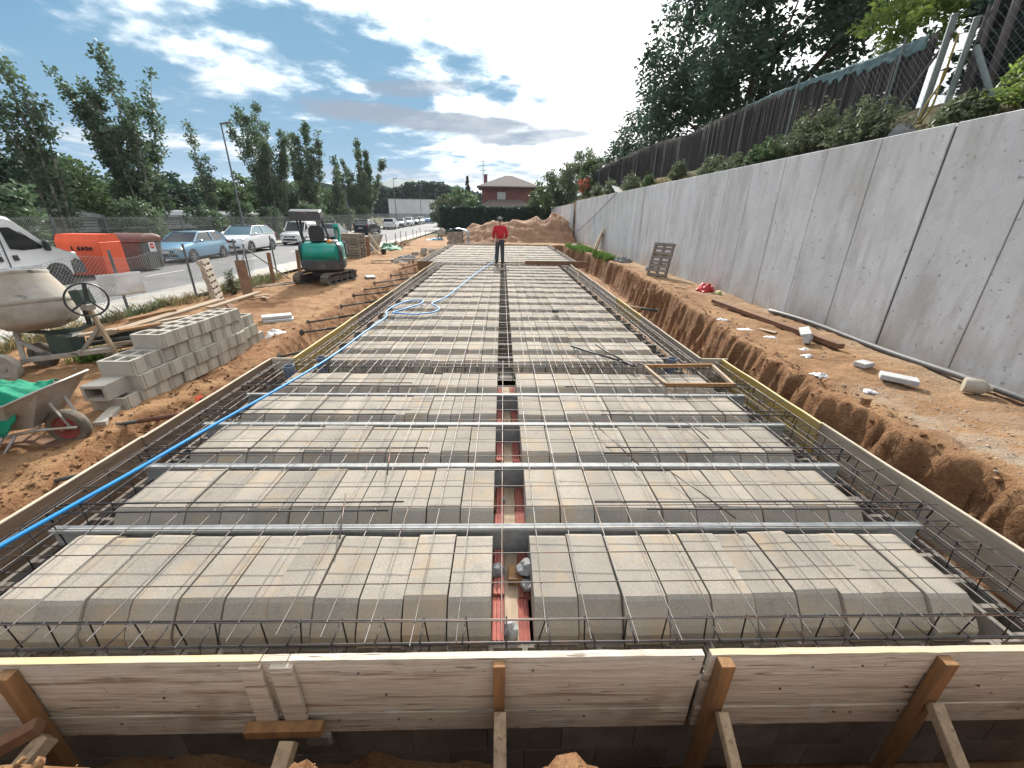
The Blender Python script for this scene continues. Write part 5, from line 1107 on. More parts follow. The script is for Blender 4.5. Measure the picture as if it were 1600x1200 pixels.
def suv(label, x, y, rz, pm, glass=None, roofmat=None):
    return car('parked_car', label, 'car', (x, y, -.525 + gz(y)), rz, M_[pm], SV, SC, 1.66, (-1.42, 1.40), .36, (-2.12, .84, .36, .11), (2.22, 1.0, .2, .16), GR, glass, roofmat)
hatch('pale blue hatchback parked just past the brown bin', -16.85, 23.6, R(3), 'paint_blue')
suv('white crossover car with a dark roof parked behind the blue hatchback', -17.1, 29.3, R(3), 'paint_white', M_['cyan'], M_['paint_black'])
hatch('silver grey hatchback seen from behind beyond the small white van', -17.2, 44.8, R(183), 'paint_silver')
suv('black car seen from behind in the street past the excavator', -16.6, 54.2, R(176), 'paint_black')
hatch('white hatchback at the near end of the distant parked row', -17.4, 69.0, R(182), 'paint_white', 1.05)
hatch('dark grey car second in the distant parked row', -17.6, 75.8, R(2), 'paint_grey', 1.0)
hatch('white car third in the distant parked row', -17.5, 82.0, R(2), 'paint_white', 1.05)
hatch('black car fourth in the distant parked row', -17.5, 88.3, R(2), 'paint_black', 1.0)
hatch('white car fifth in the distant parked row', -17.5, 94.0, R(2), 'paint_white', 1.0)
suv('bright blue car standing in the street by the distant row', -16.4, 100.0, R(2), 'paint_blue2')
hatch('small red car farthest down the street', -16.8, 126.0, R(2), 'paint_red', 1.05)
SVAN = [(-2.05, .66, .28, .66), (-1.98, .78, .22, .86), (-1.6, .80, .22, .98), (-.9, .82, .22, 1.06), (.2, .83, .22, 1.12), (2.0, .82, .24, 1.12), (2.05, .8, .28, 1.08)]
car('small_van', 'small white delivery van parked behind the white crossover', 'van', (-17.3, 37.4, -.525), R(3), M_['paint_white'], SVAN, (-.95, -.25, 1.95, 2.04, .78, .72, 1.06), 1.80, (-1.3, 1.25), .30, (-1.99, .74, .26, .20), (2.02, .95, .12, .3), GR, alloy=False)
b = MB(); b.box((0, .95, 1.36), (1.60, 2.1, .62), .05); o = b.build('cargo_box', M_['paint_white'], bpy.data.objects['small_van'])
# large white van, only its front half in view
vn = thing('large_van', 'large white panel van with a printed blue side window at the left edge', 'van', (-16.25, 12.95, -.525)); vn.scale = (1, 1, .95)
prof = [(-2.7, .34), (-2.75, 1.2), (-2.72, 2.28), (-2.4, 2.42), (.55, 2.42), (.95, 2.30), (1.75, 1.42), (2.45, 1.10), (2.68, .95), (2.74, .55), (2.70, .34)]
b = MB(); k1 = [(p[0], p[1]) for p in prof]
def vsec(x, inset): return [(x, p[0] * (1 - inset * .02), p[1] - (inset * .10 if p[1] > 1.5 else 0)) for p in prof]
b.loft([vsec(-1.02, 2), vsec(-1.05, 1), vsec(-.95, 0), vsec(.95, 0), vsec(1.05, 1), vsec(1.02, 2)][::1]); o = b.build('body', M_['paint_white'], vn, 'auto')
for s in (-1, 1):
    x = s * 1.035
    def win(nm, poly, mt, dx=.018):
        b = MB(); b.prism(poly, x - dx, x + dx, 0); return b.build(nm, mt, vn)
    win('door_window', [(.62, 1.34), (.55, 2.0), (.80, 2.0), (1.52, 1.42), (1.52, 1.30), (.95, 1.28)], M_['glass']); win('quarter_window', [(1.56, 1.32), (1.56, 1.40), (1.05, 1.86), (1.10, 1.80)], M_['dkplastic'], .02)
    win('printed_side_window', [(-2.2, 1.18), (-2.2, 2.0), (.25, 2.0), (.30, 1.18)], mat('printed_window', (.16, .18, .45), (.35, .40, .60), 2.2, .25, rand=0, bump=0, spots=[((.45, .36, .33), 1.2, .5, .65, .8)]))
    win('door_handle', [(.60, .98), (.60, 1.14), (.72, 1.14), (.74, .98)], M_['dkplastic'], .03); win('door_handle', [(.16, .98), (.16, 1.14), (.28, 1.14), (.30, .98)], M_['dkplastic'], .03)
    win('door_seam', [(.43, .40), (.43, 2.05), (.445, 2.05), (.445, .40)], M_['exgrey'], .0175); win('side_moulding', [(-2.6, .62), (-2.6, .78), (1.3, .78), (1.3, .62)], mat('pale_grey_trim', (.55, .56, .58), None, 5, .5, rand=0), .022)
    b = MB(); b.tube([(s * .90, 1.78, .36), (s * 1.045, 1.78, .36)], .43, 26); b.build('wheel_arch', M_['dkplastic'], vn); wheel(vn, (s * .96, 1.78, .345), .345, .22, M_['black'], M_['exgrey'], 'x')
    b = MB(); b.tube([(s * .90, -1.7, .36), (s * 1.045, -1.7, .36)], .43, 26); b.build('wheel_arch', M_['dkplastic'], vn); wheel(vn, (s * .96, -1.7, .345), .345, .22, M_['black'], M_['exgrey'], 'x')
    b = MB(); b.box((s * 1.14, 1.62, 1.38), (.20, .12, .34), .04); b.build('mirror', M_['dkplastic'], vn)
    b = MB(); b.prism([(2.30, .35), (2.32, .80), (2.52, .88), (2.72, .75), (2.76, .35)], s * .93 - .12, s * .93 + .12, 0); b.build('bumper_corner', M_['exgrey'], vn)
    b = MB(); b.box((s * .82, 2.62, 1.0), (.3, .2, .2), .05); b.build('headlight', M_['lamp'], vn)
b = MB(); b.prism([(1.0, 2.22), (1.70, 1.47), (1.73, 1.50), (1.03, 2.25)], -.92, .92, 0); b.build('windscreen', M_['glass'], vn); b = MB(); b.box((0, 2.74, .5), (1.7, .08, .3), .03); b.build('bumper', M_['exgrey'], vn)
b = MB(); b.bar((-.9, .35, 2.50), (.9, .35, 2.50), .06, .04); b.build('roof_bar', M_['dkplastic'], vn)

# ------------------------------------------------------------------ street bins
ob = thing('waste_container', 'orange steel waste container with black graffiti between the van and the brown bin', 'waste container', (-16.0, 17.0, -.525))
b = MB(); b.prism([(-.50, .10), (-.50, 1.32), (-.36, 1.58), (.36, 1.58), (.50, 1.32), (.50, .10)], -.78, .78, 0); b.build('body', M_['orange'], ob)
for s in (-1, 1): b = MB(); b.box((s * .785, 0, .75), (.03, .95, 1.1), .01); b.build('end_panel', M_['orange'], ob); b = MB(); b.box((.0, s * .42, .06), (1.6, .1, .12), .01); b.build('skid', M_['dkplastic'], ob)
for k in range(3): b = MB(); b.box((-.0, -.506, .35 + .32 * k), (1.5, .012, .02)); b.build('rib', M_['orange'], ob)
def script(b, x, z, pts, y): b.tube([(x + p[0], y, z + p[1]) for p in pts], .022, 5)
for x, pts in ((-.22, [(0, .16), (0, 0), (.07, 0)]), (-.02, [(0, .05), (.06, .1), (.1, .05), (.04, .0), (0, .05), (.08, .16)]), (.14, [(0, 0), (.03, .14), (.08, .12), (.06, .02), (0, .05)]), (.28, [(0, .02), (.02, .13), (.07, .15), (.09, .06), (.03, .01)]), (.42, [(0, 0), (.02, .12), (.06, .08), (.08, .14), (.10, .0)])): b = MB(); script(b, x, 1.0, pts, -.515); b.build('graffiti', M_['ink'], ob)
bb = thing('recycling_bin', 'grey street bin with a domed brown lid and a round no-entry style sticker', 'bin', (-15.95, 19.05, -.525))
b = MB(); b.loft([[(x * s, y_ * s, z) for x, y_ in ((-.66, -.58), (.66, -.58), (.72, -.4), (.72, .4), (.66, .58), (-.66, .58), (-.72, .4), (-.72, -.4))] for s, z in ((.86, .08), (.90, .5), (1.0, 1.18))]); b.build('body', M_['bingrey'], bb, 'auto')
b = MB(); n = 10; b.loft([[(x, .66 * math.cos(math.pi * k / n), z0 + hh * math.sin(math.pi * k / n)) for k in range(n + 1)] for x, z0, hh in ((-.74, 1.20, .26), (-.70, 1.20, .34), (.70, 1.20, .34), (.74, 1.20, .26))]); b.build('lid', M_['binbrown'], bb, 'auto')
for s in (-1, 1): b = MB(); b.box((s * .5, -.55, .6), (.12, .06, .9), .02); b.build('rib', M_['bingrey'], bb); b = MB(); b.box((.66, s * .33, .6), (.05, .12, .9), .02); b.build('rib', M_['bingrey'], bb)
b = MB(); b.box((.715, -.05, .98), (.012, .34, .40)); st_ = b.build('sticker', M_['whitewall'], bb); b = MB(); b.tube([(.722, -.05, 1.02), (.728, -.05, 1.02)], .115, 20); b.build('red_disc', M_['redpl'], st_); b = MB(); b.box((.7285, -.05, 1.02), (.004, .15, .04)); b.build('white_bar', M_['whitewall'], st_)

# ------------------------------------------------------------------ fences on the left
def post(x, y, z0, h, r, lab, mt, lean=(0, 0), grp='chain-link fence posts', name='fence_post'):
    b = MB(); b.tube([(0, 0, 0), (lean[0], lean[1], h)], r, 10); b.lathe([(r * 1.15, h), (r * .9, h + .02), (.004, h + .03)], 10) if lean == (0, 0) else None
    o = b.build(name, mt, None, 'auto'); o.location = (x, y, z0); return tag(o, lab, 'fence post', grp)
cf = thing('chain_link_fence', 'slack chain-link fence between the plot and the street behind the mixer', 'fence', (-9.05, 5.0, -.44))
for k in range(6):
    b = MB(); yy = .3 + k * 2.35
    b.tube([(0, yy, 0), (.02 * math.sin(k), yy, 1.5)], .03, 10); b.build('post', M_['post'], cf, 'auto')
b = MB(); Lf, Hf, s = 10.6, 1.42, .085
def warp(y_, z): return (.05 * math.sin(y_ * 1.3) * (z / Hf) + .012 * math.sin(y_ * 7 + z * 5), y_, .02 + z * (1 - .05 * (1 + math.sin(y_ * 2.6))))
n = int((Lf + Hf) / s)
for k in range(n):
    for dr_ in (1, -1):
        y0 = k * s - Hf if dr_ > 0 else k * s; pts = []
        for q in range(7):
            z = Hf * q / 6; yy = y0 + dr_ * z
            if 0 <= yy <= Lf: pts.append(warp(yy, z))
        if len(pts) > 1: b.tube(pts, .0032, 3, cap=False)
w = b.build('chain_link', M_['wire'], cf); w['kind'] = 'stuff'
for z in (.03, .75, 1.40):
    b = MB(); b.tube([warp(Lf * q / 40, z) for q in range(41)], .003, 4); b.build('tension_wire', M_['wire'], cf)
post(-8.75, 14.7, -.45, 1.35, .025, 'thin steel fence post left of the upright brown posts, braced', M_['post'])
o = MB().tube([(-8.72, 14.75, .75), (-8.0, 15.9, -.4)], .022, 8).build('brace_bar', M_['post']); tag(o, 'diagonal steel brace on the thin fence post', 'brace')
o = MB().tube([(-8.72, 14.65, .75), (-8.45, 13.5, -.4)], .022, 8).build('brace_bar', M_['post']); tag(o, 'second diagonal brace leaning towards the camera on the thin fence post', 'brace')
for k in range(14): post(-9.0 + .1 * math.sin(k * 2), 19.5 + k * 2.4, -.46, .75 + .3 * abs(math.sin(k * 1.7)), .03, f'stubby fence post past the excavator, {k + 1} from the near end' if k > 12 else f'stubby fence post past the excavator, {ORD[min(k, 12)]} from the near end', M_['post'], grp='stubby posts along the street')
ff = thing('mesh_fence', 'tall wire mesh fence on the far side of the street under the poplars', 'fence', (-19.9, 0, -.45))
for k in range(34):
    yy = 12 + 2.6 * k; b = MB(); b.box((0, yy, 1.05 + gz(yy)), (.05, .05, 2.2)); b.build('post', M_['post'], ff)
b = MB()
for k in range(1150):
    yy = 12 + .075 * k; b.box((0, yy, 1.10 + gz(yy)), (.006, .006, 1.9))
for z in (.15, .6, 1.05, 1.5, 1.98): b.tube([(0, 12, z), (0, 40, z), (0, 98, z + gz(98))], .006, 4)
b.build('wire_mesh', M_['wire'], ff)
# street lamps
def lamp(x, y, h, lab, lean=0.0, arm=1):
    t = thing('street_lamp', lab, 'street lamp', (x, y, -.42 + gz(y)), 0, 'street lamps on the far pavement'); t.rotation_euler = (0, lean, 0)
    b = MB(); b.tube([(0, 0, 0), (0, 0, 1.2), (0, 0, h)], [.09, .075, .045], 10); b.build('pole', M_['post'], t, 'auto')
    b = MB(); b.bar((-.05, 0, h), (.75 * arm, 0, h + .12), .24, .09, .03); b.build('lamp_head', M_['postg'], t); b = MB(); b.box((.35 * arm, 0, h - .005), (.45, .16, .03), .01); b.build('lens', M_['lamp'], t)
lamp(-19.3, 33.0, 7.9, 'tall street lamp left of the central poplar')
lamp(-19.2, 55.5, 6.1, 'street lamp rising behind the black car'); lamp(-19, 79.5, 7.6, 'street lamp in front of the white warehouse, left'); lamp(-19, 104, 7.9, 'street lamp in front of the white warehouse, right'); lamp(-19, 128, 8.1, 'street lamp by the warehouse corner'); lamp(-18.5, 165, 8.4, 'farthest street lamp down the street')
b = MB(); b.tube([(0, 0, 0), (0, 0, 3.0)], .04, 8); o = b.build('sign_pole', M_['post']); o.location = (-14.9, 128, .5); b = MB(); b.tube([(0, -.06, 2.75), (0, -.04, 2.75)], .42, 18); b.build('sign_disc', M_['whitewall'], o); tag(o, 'small round white road sign far down the street', 'road sign')
for k, (x, y, c) in enumerate(((-20.5, 86, 'dark'), (-19.6, 80, 'dark'))): pass
# ------------------------------------------------------------------ right bank
plank((5.52, 10.5, -.06), (5.72, 6.45, -.05), .13, .085, 'long brown squared timber lying beside the concrete wall', M_['brownwood'], cat='timber', grp='timbers on the right bank', name='timber')
def paver(x, y, z, d, rot, lab):
    b = MB(); b.box((0, 0, 0), d, .007); o = b.build('paver', M_['paver']); o.location = (x, y, z); o.rotation_euler = rot; tag(o, lab, 'paver', 'pale pavers on the right bank')
paver(5.50, 7.05, .04, (.16, .34, .06), (R(10), R(-16), R(-28)), 'pale paver propped tilted on the long timber'); paver(5.47, 6.9, -.06, (.12, .10, .14), (0, R(12), R(30)), 'small concrete piece holding up the tilted paver')
paver(5.42, 5.62, -.07, (.22, .17, .07), (0, 0, R(20)), 'short pale paver lying left of the long one near the wall'); paver(5.40, 5.02, -.065, (.40, .22, .07), (0, R(2), R(-38)), 'long pale paver with a broken corner near the wall')
def blob(b, c, r, seed, n=10, sq=(1, 1, 1), am=.25):
    vs = []; fs = []
    for j in range(n + 1):
        for i in range(n * 2):
            a = math.pi * j / n; p = 2 * math.pi * i / (n * 2); d = Vector((math.sin(a) * math.cos(p), math.sin(a) * math.sin(p), math.cos(a))); q = r * (1 + am * fbm(d.x * 2 + seed, d.y * 2, d.z * 2 + seed))
            vs.append((c[0] + d.x * q * sq[0], c[1] + d.y * q * sq[1], c[2] + d.z * q * sq[2]))
    for j in range(n):
        for i in range(n * 2): k = (i + 1) % (n * 2); fs.append((j * n * 2 + i, (j + 1) * n * 2 + i, (j + 1) * n * 2 + k, j * n * 2 + k))
    b.add(vs, fs)
b = MB(); b.lathe([(.03, 0), (.115, .01), (.12, .03), (.12, .20), (.10, .25), (.045, .29), (.04, .33), (.03, .33)], 20); o = b.build('plastic_jug', M_['clear'], None, 'auto'); o.location = (5.95, 4.72, -.02); o.scale = (.8, .8, .8); o.rotation_euler = (R(90), 0, R(50)); tag(o, 'milky plastic jug lying by the pipe at the wall foot', 'jug')
b = MB(); b.tube([(0, 0, 0), (.06, 0, .03), (.10, 0, 0)], .012, 6); b.build('handle', M_['clear'], o, loc=(.09, 0, .16))
crumple('red_bag', (6.15, 12.3, -.11), (.45, .55), M_['redpl'], 'crumpled red plastic bag at the foot of the concrete wall', 'plastic bag', 31, 14, .26, .6)
b = MB(); blob(b, (0, 0, 0), .08, 4); o = b.build('yellow_bottle', mat('pale_yellow', (.5, .5, .2), None, 5, .6, rand=0), None, True); o.location = (6.2, 11.6, -.06); tag(o, 'small pale yellow container beside the red bag', 'container')
for k, (x, y, s, lab) in enumerate(((4.75, 8.5, .24, 'white plastic scrap on the right bank, farthest of the scraps'), (4.85, 7.75, .26, 'white plastic scrap left of the long timber'), (5.05, 7.3, .2, 'flat white scrap below the tilted paver'), (4.95, 6.15, .16, 'small white scrap in the middle of the right bank'), (4.55, 5.3, .2, 'crumpled white scrap at the right trench edge'), (4.78, 4.75, .18, 'pale scrap nearest the camera on the right bank'), (5.15, 6.5, .14, 'tiny white scrap near the paver pair'))):
    crumple('plastic_scrap', (x, y, H(x, y) - .005), (s, s * .8), M_['white_pl'], lab, 'plastic scrap', 40 + k, 8, .04, .6)
plank((5.10, 7.75, -.09), (5.25, 7.45, -.09), .10, .02, 'short pale board piece by the long timber', PW, grp='timbers on the right bank'); plank((4.28, 4.25, -.30), (4.30, 4.26, -.02), .09, .05, 'square wood peg sticking out of the right trench face', M_['stake'], cat='peg', grp='timbers on the right bank', name='wood_peg')
for k, (x, y, z, a) in enumerate(((5.3, 13.6, -.1, .5), (5.5, 13.0, -.1, .9), (5.2, 14.5, -.1, .2))): plank((x, y, z + .01), (x + .35 * math.cos(a), y - .35 * math.sin(a), z + .01), .07, .02, f'thin pale slat on the right bank before the leaning pallet, {ORD[k]}', PW, grp='thin slats on the right bank')
pts = [(6.30, y, -.045 + .02 * math.sin(y * 1.7)) for y in np.arange(1.5, 9.6, .3)]
o = MB().tube([(p[0] + .06 * math.sin(p[1] * 1.1), p[1], p[2]) for p in pts], .045, 8).build('drain_pipe', M_['blackpipe'], None, True); tag(o, 'dark plastic pipe lying along the foot of the concrete wall', 'pipe')
ln = thing('leaning_boards', 'two old shutter boards leaning against the concrete wall far down', 'boards', (6.3, 27.2, -.1))
b = MB(); b.bar((-.55, -.35, .0), (.1, .15, 1.35), .45, .06, .004, (1, 0, 0)); b.build('board', M_['strut'], ln); b = MB(); b.bar((-.2, .5, 0), (.15, .6, 1.1), .5, .05, .004, (1, 0, 0)); b.build('board', M_['brownwood'], ln)
o = MB().tube([(0, 0, 0), (0, .7, .02)], .06, 8).build('white_pipe', M_['white_pl'], None, True); o.location = (5.6, 30.6, .0); o.rotation_euler = (0, 0, R(55)); tag(o, 'short white pipe lying in the grass at the far right', 'pipe')
# cable down the wall
o = MB().tube([(6.485, 25.2, 3.26), (6.485, 31, 2.0), (6.485, 37.3, .81)], .014, 5).build('cable', M_['dkplastic']); tag(o, 'dark cable hanging diagonally across the concrete wall', 'cable')

# ------------------------------------------------------------------ spoil heap
def heap():
    b = MB(); nx, ny = 90, 60
    def f(u, v):
        x = -5.2 + 13.0 * u; y = 34.0 + 12.0 * v
        def g(cx, cy, sx, sy, h): return h * math.exp(-((x - cx) / sx) ** 2 - ((y - cy) / sy) ** 2)
        zs = [g(4.9, 39.8, 1.9, 3.2, 2.75), g(3.0, 39.5, 2.2, 3.2, 2.3), g(1.2, 39.5, 2.2, 3.2, 2.15), g(-.6, 39.5, 2.2, 3.0, 2.0), g(-2.4, 40, 1.9, 3.0, 1.75)]; z = sum(q ** 5 for q in zs) ** .2
        e = min(1, min(u, 1 - u, v, 1 - v) * 8)
        z = z * (1 + .10 * fbm(x * .9, y * .9, 3)) + .16 * fbm(x * 1.7, y * 1.7, 6, 5) * min(1, z) + .05 * fbm(x * 6, y * 6, 2)
        return (x, y, -.62 + max(-.05, z * e))
    b.grid(nx, ny, f); o = b.build('spoil_heap', M_['heap'], None, True); tag(o, 'large heap of dug brown earth at the far end of the slab', 'earth heap')
    hr = random.Random(2); r = MB(); w = MB()
    for _ in range(380):
        u, v = hr.random(), hr.random() * .5; p = f(u, v)
        if p[2] > -.45: r.rock(p, hr.uniform(.015, .055), hr)
    for _ in range(45):
        u, v = hr.random(), hr.random() * .5; p = f(u, v)
        if p[2] > -.4: w.rock((p[0], p[1], p[2] + .03), hr.uniform(.02, .06), hr)
    q = r.build('heap_clods', M_['heap'], o); q['kind'] = 'stuff'; q = w.build('heap_stones', M_['stone'], o); q['kind'] = 'stuff'
heap()

# ------------------------------------------------------------------ vegetation
def leaves(pts, nrm_up, size, seed, asp=.5, jit=.35, droop=0.0):
    """pts (n,3) leaf positions -> quads (rhombic leaves) with random orientation"""
    r = np.random.default_rng(seed); n = len(pts); d = r.normal(size=(n, 3)); d[:, 2] = d[:, 2] * .6 - droop; d /= np.linalg.norm(d, axis=1)[:, None]
    e = r.normal(size=(n, 3)); e -= (e * d).sum(1)[:, None] * d; e /= np.linalg.norm(e, axis=1)[:, None]
    s = size * (1 + jit * r.normal(size=n)).clip(.4, 1.8)[:, None]
    a = pts - d * s * .5; c = pts + d * s * .5; b_ = pts + e * s * asp * .5 - d * s * .08; q = pts - e * s * asp * .5 - d * s * .08
    V = np.stack([a, b_, c, q], 1).reshape(-1, 3); F = np.arange(4 * n).reshape(n, 4); return V, F
def clusters(centres, per, rad, seed, flat=1.0):
    r = np.random.default_rng(seed); c = np.repeat(np.asarray(centres), per, axis=0); o = r.normal(size=c.shape); o /= np.linalg.norm(o, axis=1)[:, None]; o *= (r.random((len(c), 1)) ** .45) * rad; o[:, 2] *= flat; return c + o
def tree_obj(name, label, cat, loc, wood, leafpts, lsize, lm, bark, seed, grp=None, asp=.6, droop=0.0):
    t = thing(name, label, cat, loc, 0, grp); wood.build('trunk', bark, t, True); V, F = leaves(leafpts, 1, lsize, seed, asp, .3, droop); o = link_obj('crown', np_mesh('crown', V, F, lm), t); return t
def poplar(h, seed, spread=.16, nst=5, per=46, lsz=.16):
    """multi-stemmed upright tree: returns wood, leaf points"""
    r = random.Random(seed); wood = MB(); cs = []
    for s in range(nst):
        a = r.uniform(0, 6.28) if s else 0; sp = spread * r.uniform(.5, 1.2) if s else .03; hh = h * (1.0 if s == 0 else r.uniform(.62, .97)); pts = []
        for k in range(11):
            t = k / 10; off = sp * hh * (t ** .8); pts.append((math.cos(a) * off + .15 * math.sin(t * 5 + s) * t, math.sin(a) * off + .15 * math.cos(t * 4 + s) * t, hh * t))
        wood.tube(pts, [.13 * (1 - .93 * k / 10) * (1 if s == 0 else .7) + .008 for k in range(11)], 6)
        nb = int(hh * 3.6)
        for k in range(nb):
            t = r.uniform(.16, 1.0); i = min(9, int(t * 10)); p = Vector(pts[i]).lerp(Vector(pts[i + 1]), t * 10 - i); b_ = r.uniform(0, 6.28); L_ = r.uniform(.5, 1.25) * (1.05 - .75 * t) * h * .11 + .15; up_a = r.uniform(.7, 1.15)
            q = p + Vector((math.cos(b_) * math.cos(up_a), math.sin(b_) * math.cos(up_a), math.sin(up_a))) * L_
            wood.tube([p, p.lerp(q, .5) + Vector((0, 0, -.03)), q], [.02, .014, .006], 4)
            for m in range(3): e = p.lerp(q, .4 + .3 * m); cs.append((e.x + r.gauss(0, .07), e.y + r.gauss(0, .07), e.z))
    return wood, clusters(cs, per // 3, .36, seed, 1.1), lsz
def pop(label, x, y, h, seed, **kw):
    w, p, s = poplar(h, seed, **kw); tree_obj('poplar_tree', label, 'tree', (x, y, -.5 + gz(y)), w, p, s, M_['leaf_pop'], M_['barkpale'], seed, 'poplars behind the far mesh fence', .85)
pop('slender open poplar at the far left of the row', -23.8, 24.2, 8.8, 11, nst=4, spread=.17, per=40)
pop('tallest broad poplar, second from the left', -23.3, 29.6, 10.8, 12, nst=10, spread=.27, per=54)
pop('thin sparse poplar left of the tall street lamp', -25.5, 39.0, 8.9, 13, nst=3, spread=.12, per=30)
pop('dense many-tipped poplar right of the tall street lamp', -22.8, 45.0, 11.2, 14, nst=12, spread=.30, per=54)
pop('narrow poplar behind the excavator canopy', -22.8, 54.5, 11.4, 15, nst=8, spread=.22, per=48, lsz=.19)
pop('short poplar just right of the narrow one', -24.0, 66, 9.4, 17, nst=4, spread=.14, per=36, lsz=.2)
pop('poplar pair nearest the white warehouse', -22.6, 72.5, 12.0, 16, nst=12, spread=.34, per=50, lsz=.22)
def broad(h, rx, seed, per=60, ncl=170, lsz=.20, zlo=.18, trunk=.16, skew=0.0):
    r = random.Random(seed); wood = MB(); wood.tube([(0, 0, 0), (.1, .05, h * .3), (.05, -.1, h * .6)], [trunk, trunk * .7, trunk * .3], 8); cs = []
    for k in range(ncl):
        while True:
            p = Vector((r.uniform(-1, 1), r.uniform(-1, 1), r.uniform(-1, 1)))
            if .35 < p.length < 1 and r.random() < p.length: break
        lump = 1 + .22 * fbm(p.x * 1.7 + seed, p.y * 1.7, p.z * 1.7, 3)
        c = Vector((p.x * rx * lump, p.y * rx * lump, h * zlo + (h * (1 - zlo)) * (.5 + .5 * p.z * lump))); cs.append(tuple(c))
        if k % 4 == 0: wood.tube([(.08, 0, h * r.uniform(.15, .45)), tuple(c * .55 + Vector((0, 0, h * .12))), tuple(c)], [trunk * .35, trunk * .2, .012], 5)
    return wood, clusters(cs, per, h * .085 + .12, seed, .8), lsz
def bro(label, x, y, z, h, rx, seed, lm='leaf_mid', grp='trees behind the street', name='broadleaf_tree', **kw):
    w, p, s = broad(h, rx, seed, **kw); return tree_obj(name, label, 'tree', (x, y, z), w, p, s, M_[lm], M_['bark'], seed, grp, .75)
bro('dark bushy evergreen filling the left edge below the poplars', -27.5, 22.3, -.5, 6.6, 3.3, 31, 'leaf_dark', ncl=260, zlo=.06)
bro('dark green tree between the first two poplars', -27.5, 28.0, -.5, 5.6, 3.0, 32, 'leaf_mid', ncl=230, zlo=.06)
TB = [(-28, 33.5, 4.6, 2.6), (-29, 38.5, 5.6, 3.0), (-28, 44.0, 5.2, 2.8), (-29, 49.5, 6.0, 3.0), (-28, 56, 6.0, 3.2), (-29, 63, 6.4, 3.4), (-28, 71, 6.2, 3.4)]
for k, (x, y, h, rx) in enumerate(TB): bro(f'rounded green tree in the belt behind the poplars, {ORD[k]} from the left', x, y, -.5, h, rx, 40 + k, ('leaf_mid', 'leaf_dark', 'leaf_mid')[k % 3], ncl=170, zlo=.05, lsz=.26)
# low saplings and suckers along the far fence
for k, (x, y, h) in enumerate(((-21.2, 19.5, 3.4), (-21.3, 26.3, 3.2), (-21.0, 31.3, 2.8), (-21.2, 36.6, 3.4), (-21.4, 41, 3.0), (-21.0, 47.5, 3.6), (-21.2, 52, 3.2), (-21.2, 60, 3.4), (-21.4, 68, 3.8))): bro(f'leafy sapling against the far mesh fence, {ORD[k]} from the left', x, y, -.5, h, 1.1 + .2 * math.sin(k), 60 + k, 'leaf_pop', grp='saplings along the far fence', name='sapling', ncl=60, per=42, lsz=.17, trunk=.05, zlo=.12)
for k, (x, y, h, rx, lab) in enumerate(((-8.4, 66, 4.6, 2.2, 'round olive green tree left of the brick house'), (-6.0, 68, 6.0, 2.6, 'taller rounded tree close to the left side of the house'), (-10.2, 84, 4.6, 2.4, 'low pale tree beside the street left of the hedge'), (6.4, 62, 5.2, 2.0, 'small tree hiding the right corner of the brick house'))): bro(lab, x, y, -.1, h, rx, 80 + k, 'leaf_mid' if k % 2 else 'leaf_shrub', grp='trees around the brick house', ncl=130, per=44, lsz=.26, zlo=.04)
# conifer by the house
cw = MB(); cw.tube([(0, 0, 0), (0, 0, 8.2)], [.14, .01], 6); cc = []; r_ = random.Random(8)
for k in range(190): t = r_.random(); a = r_.uniform(0, 6.28); q = (1 - t) * 1.35 * r_.uniform(.3, 1); cc.append((q * math.cos(a), q * math.sin(a), 2.2 + 6.0 * t - q * .25))
tree_obj('conifer_tree', 'dark reddish conifer sticking up left of the brick house', 'tree', (-6.3, 82, .2), cw, clusters(cc, 26, .22, 4, .5), .2, M_['leaf_con'], M_['bark'], 5)
# hedge
def hedge(name, label, x0, x1, y, z, h, d, seed, lm, n=26000, lsz=.16, slope=0.0):
    r = np.random.default_rng(seed); t = thing(name, label, 'hedge', ((x0 + x1) / 2, y, z)); u = r.random(n) * (x1 - x0) - (x1 - x0) / 2; w = r.random(n); fr = r.random(n)
    top = h + np.array([.18 * fbm(a * .9, seed) for a in u]) + slope * u
    P_ = np.stack([u, np.where(fr < .65, -d / 2 + .12 * r.normal(size=n), r.random(n) * d - d / 2), np.where(fr < .65, w * top, top + .08 * r.normal(size=n))], 1)
    V, F = leaves(P_, 1, lsz, seed, .55); link_obj('foliage', np_mesh('foliage', V, F, lm), t); b = MB(); b.box((0, .05, h * .46), (x1 - x0 - .2, d * .75, h * .9)); b.build('branches', M_['leaf_con'], t)
hedge('cypress_hedge', 'tall clipped dark green hedge below the brick house', -8.0, 6.2, 57.5, -.45, 3.3, 1.2, 3, M_['leaf_dark'], lsz=.24)
# far wood: one mass
def wood_mass(name, label, x0, x1, y, z, h, seed, n, lsz, depth=18):
    r = np.random.default_rng(seed); u = r.random(n) * (x1 - x0) + x0; dd = r.random(n); top = np.array([h * (.78 + .30 * fbm(a * .055, seed, 0, 4)) for a in u]); V_ = np.stack([u, y + dd * depth + .6 * r.normal(size=n), z + top * (1 - .0 * dd) * r.random(n) ** .5], 1)
    V, F = leaves(V_, 1, lsz, seed, .8); o = link_obj(name, np_mesh(name, V, F, M_['leaf_dark'])); tag(o, label, kind='stuff'); return o
wood_mass('far_wood', 'far-off dark wood closing the street behind the warehouse', -75, -8, 165, .5, 14.5, 5, 30000, 1.5)
wood_mass('far_wood', 'tree line behind the sheds on the left', -95, -38, 46, -.5, 8.0, 6, 30000, .75, 26)
wood_mass('far_wood', 'distant trees to the right of the brick house', 5, 40, 110, .5, 8, 7, 9000, .9)
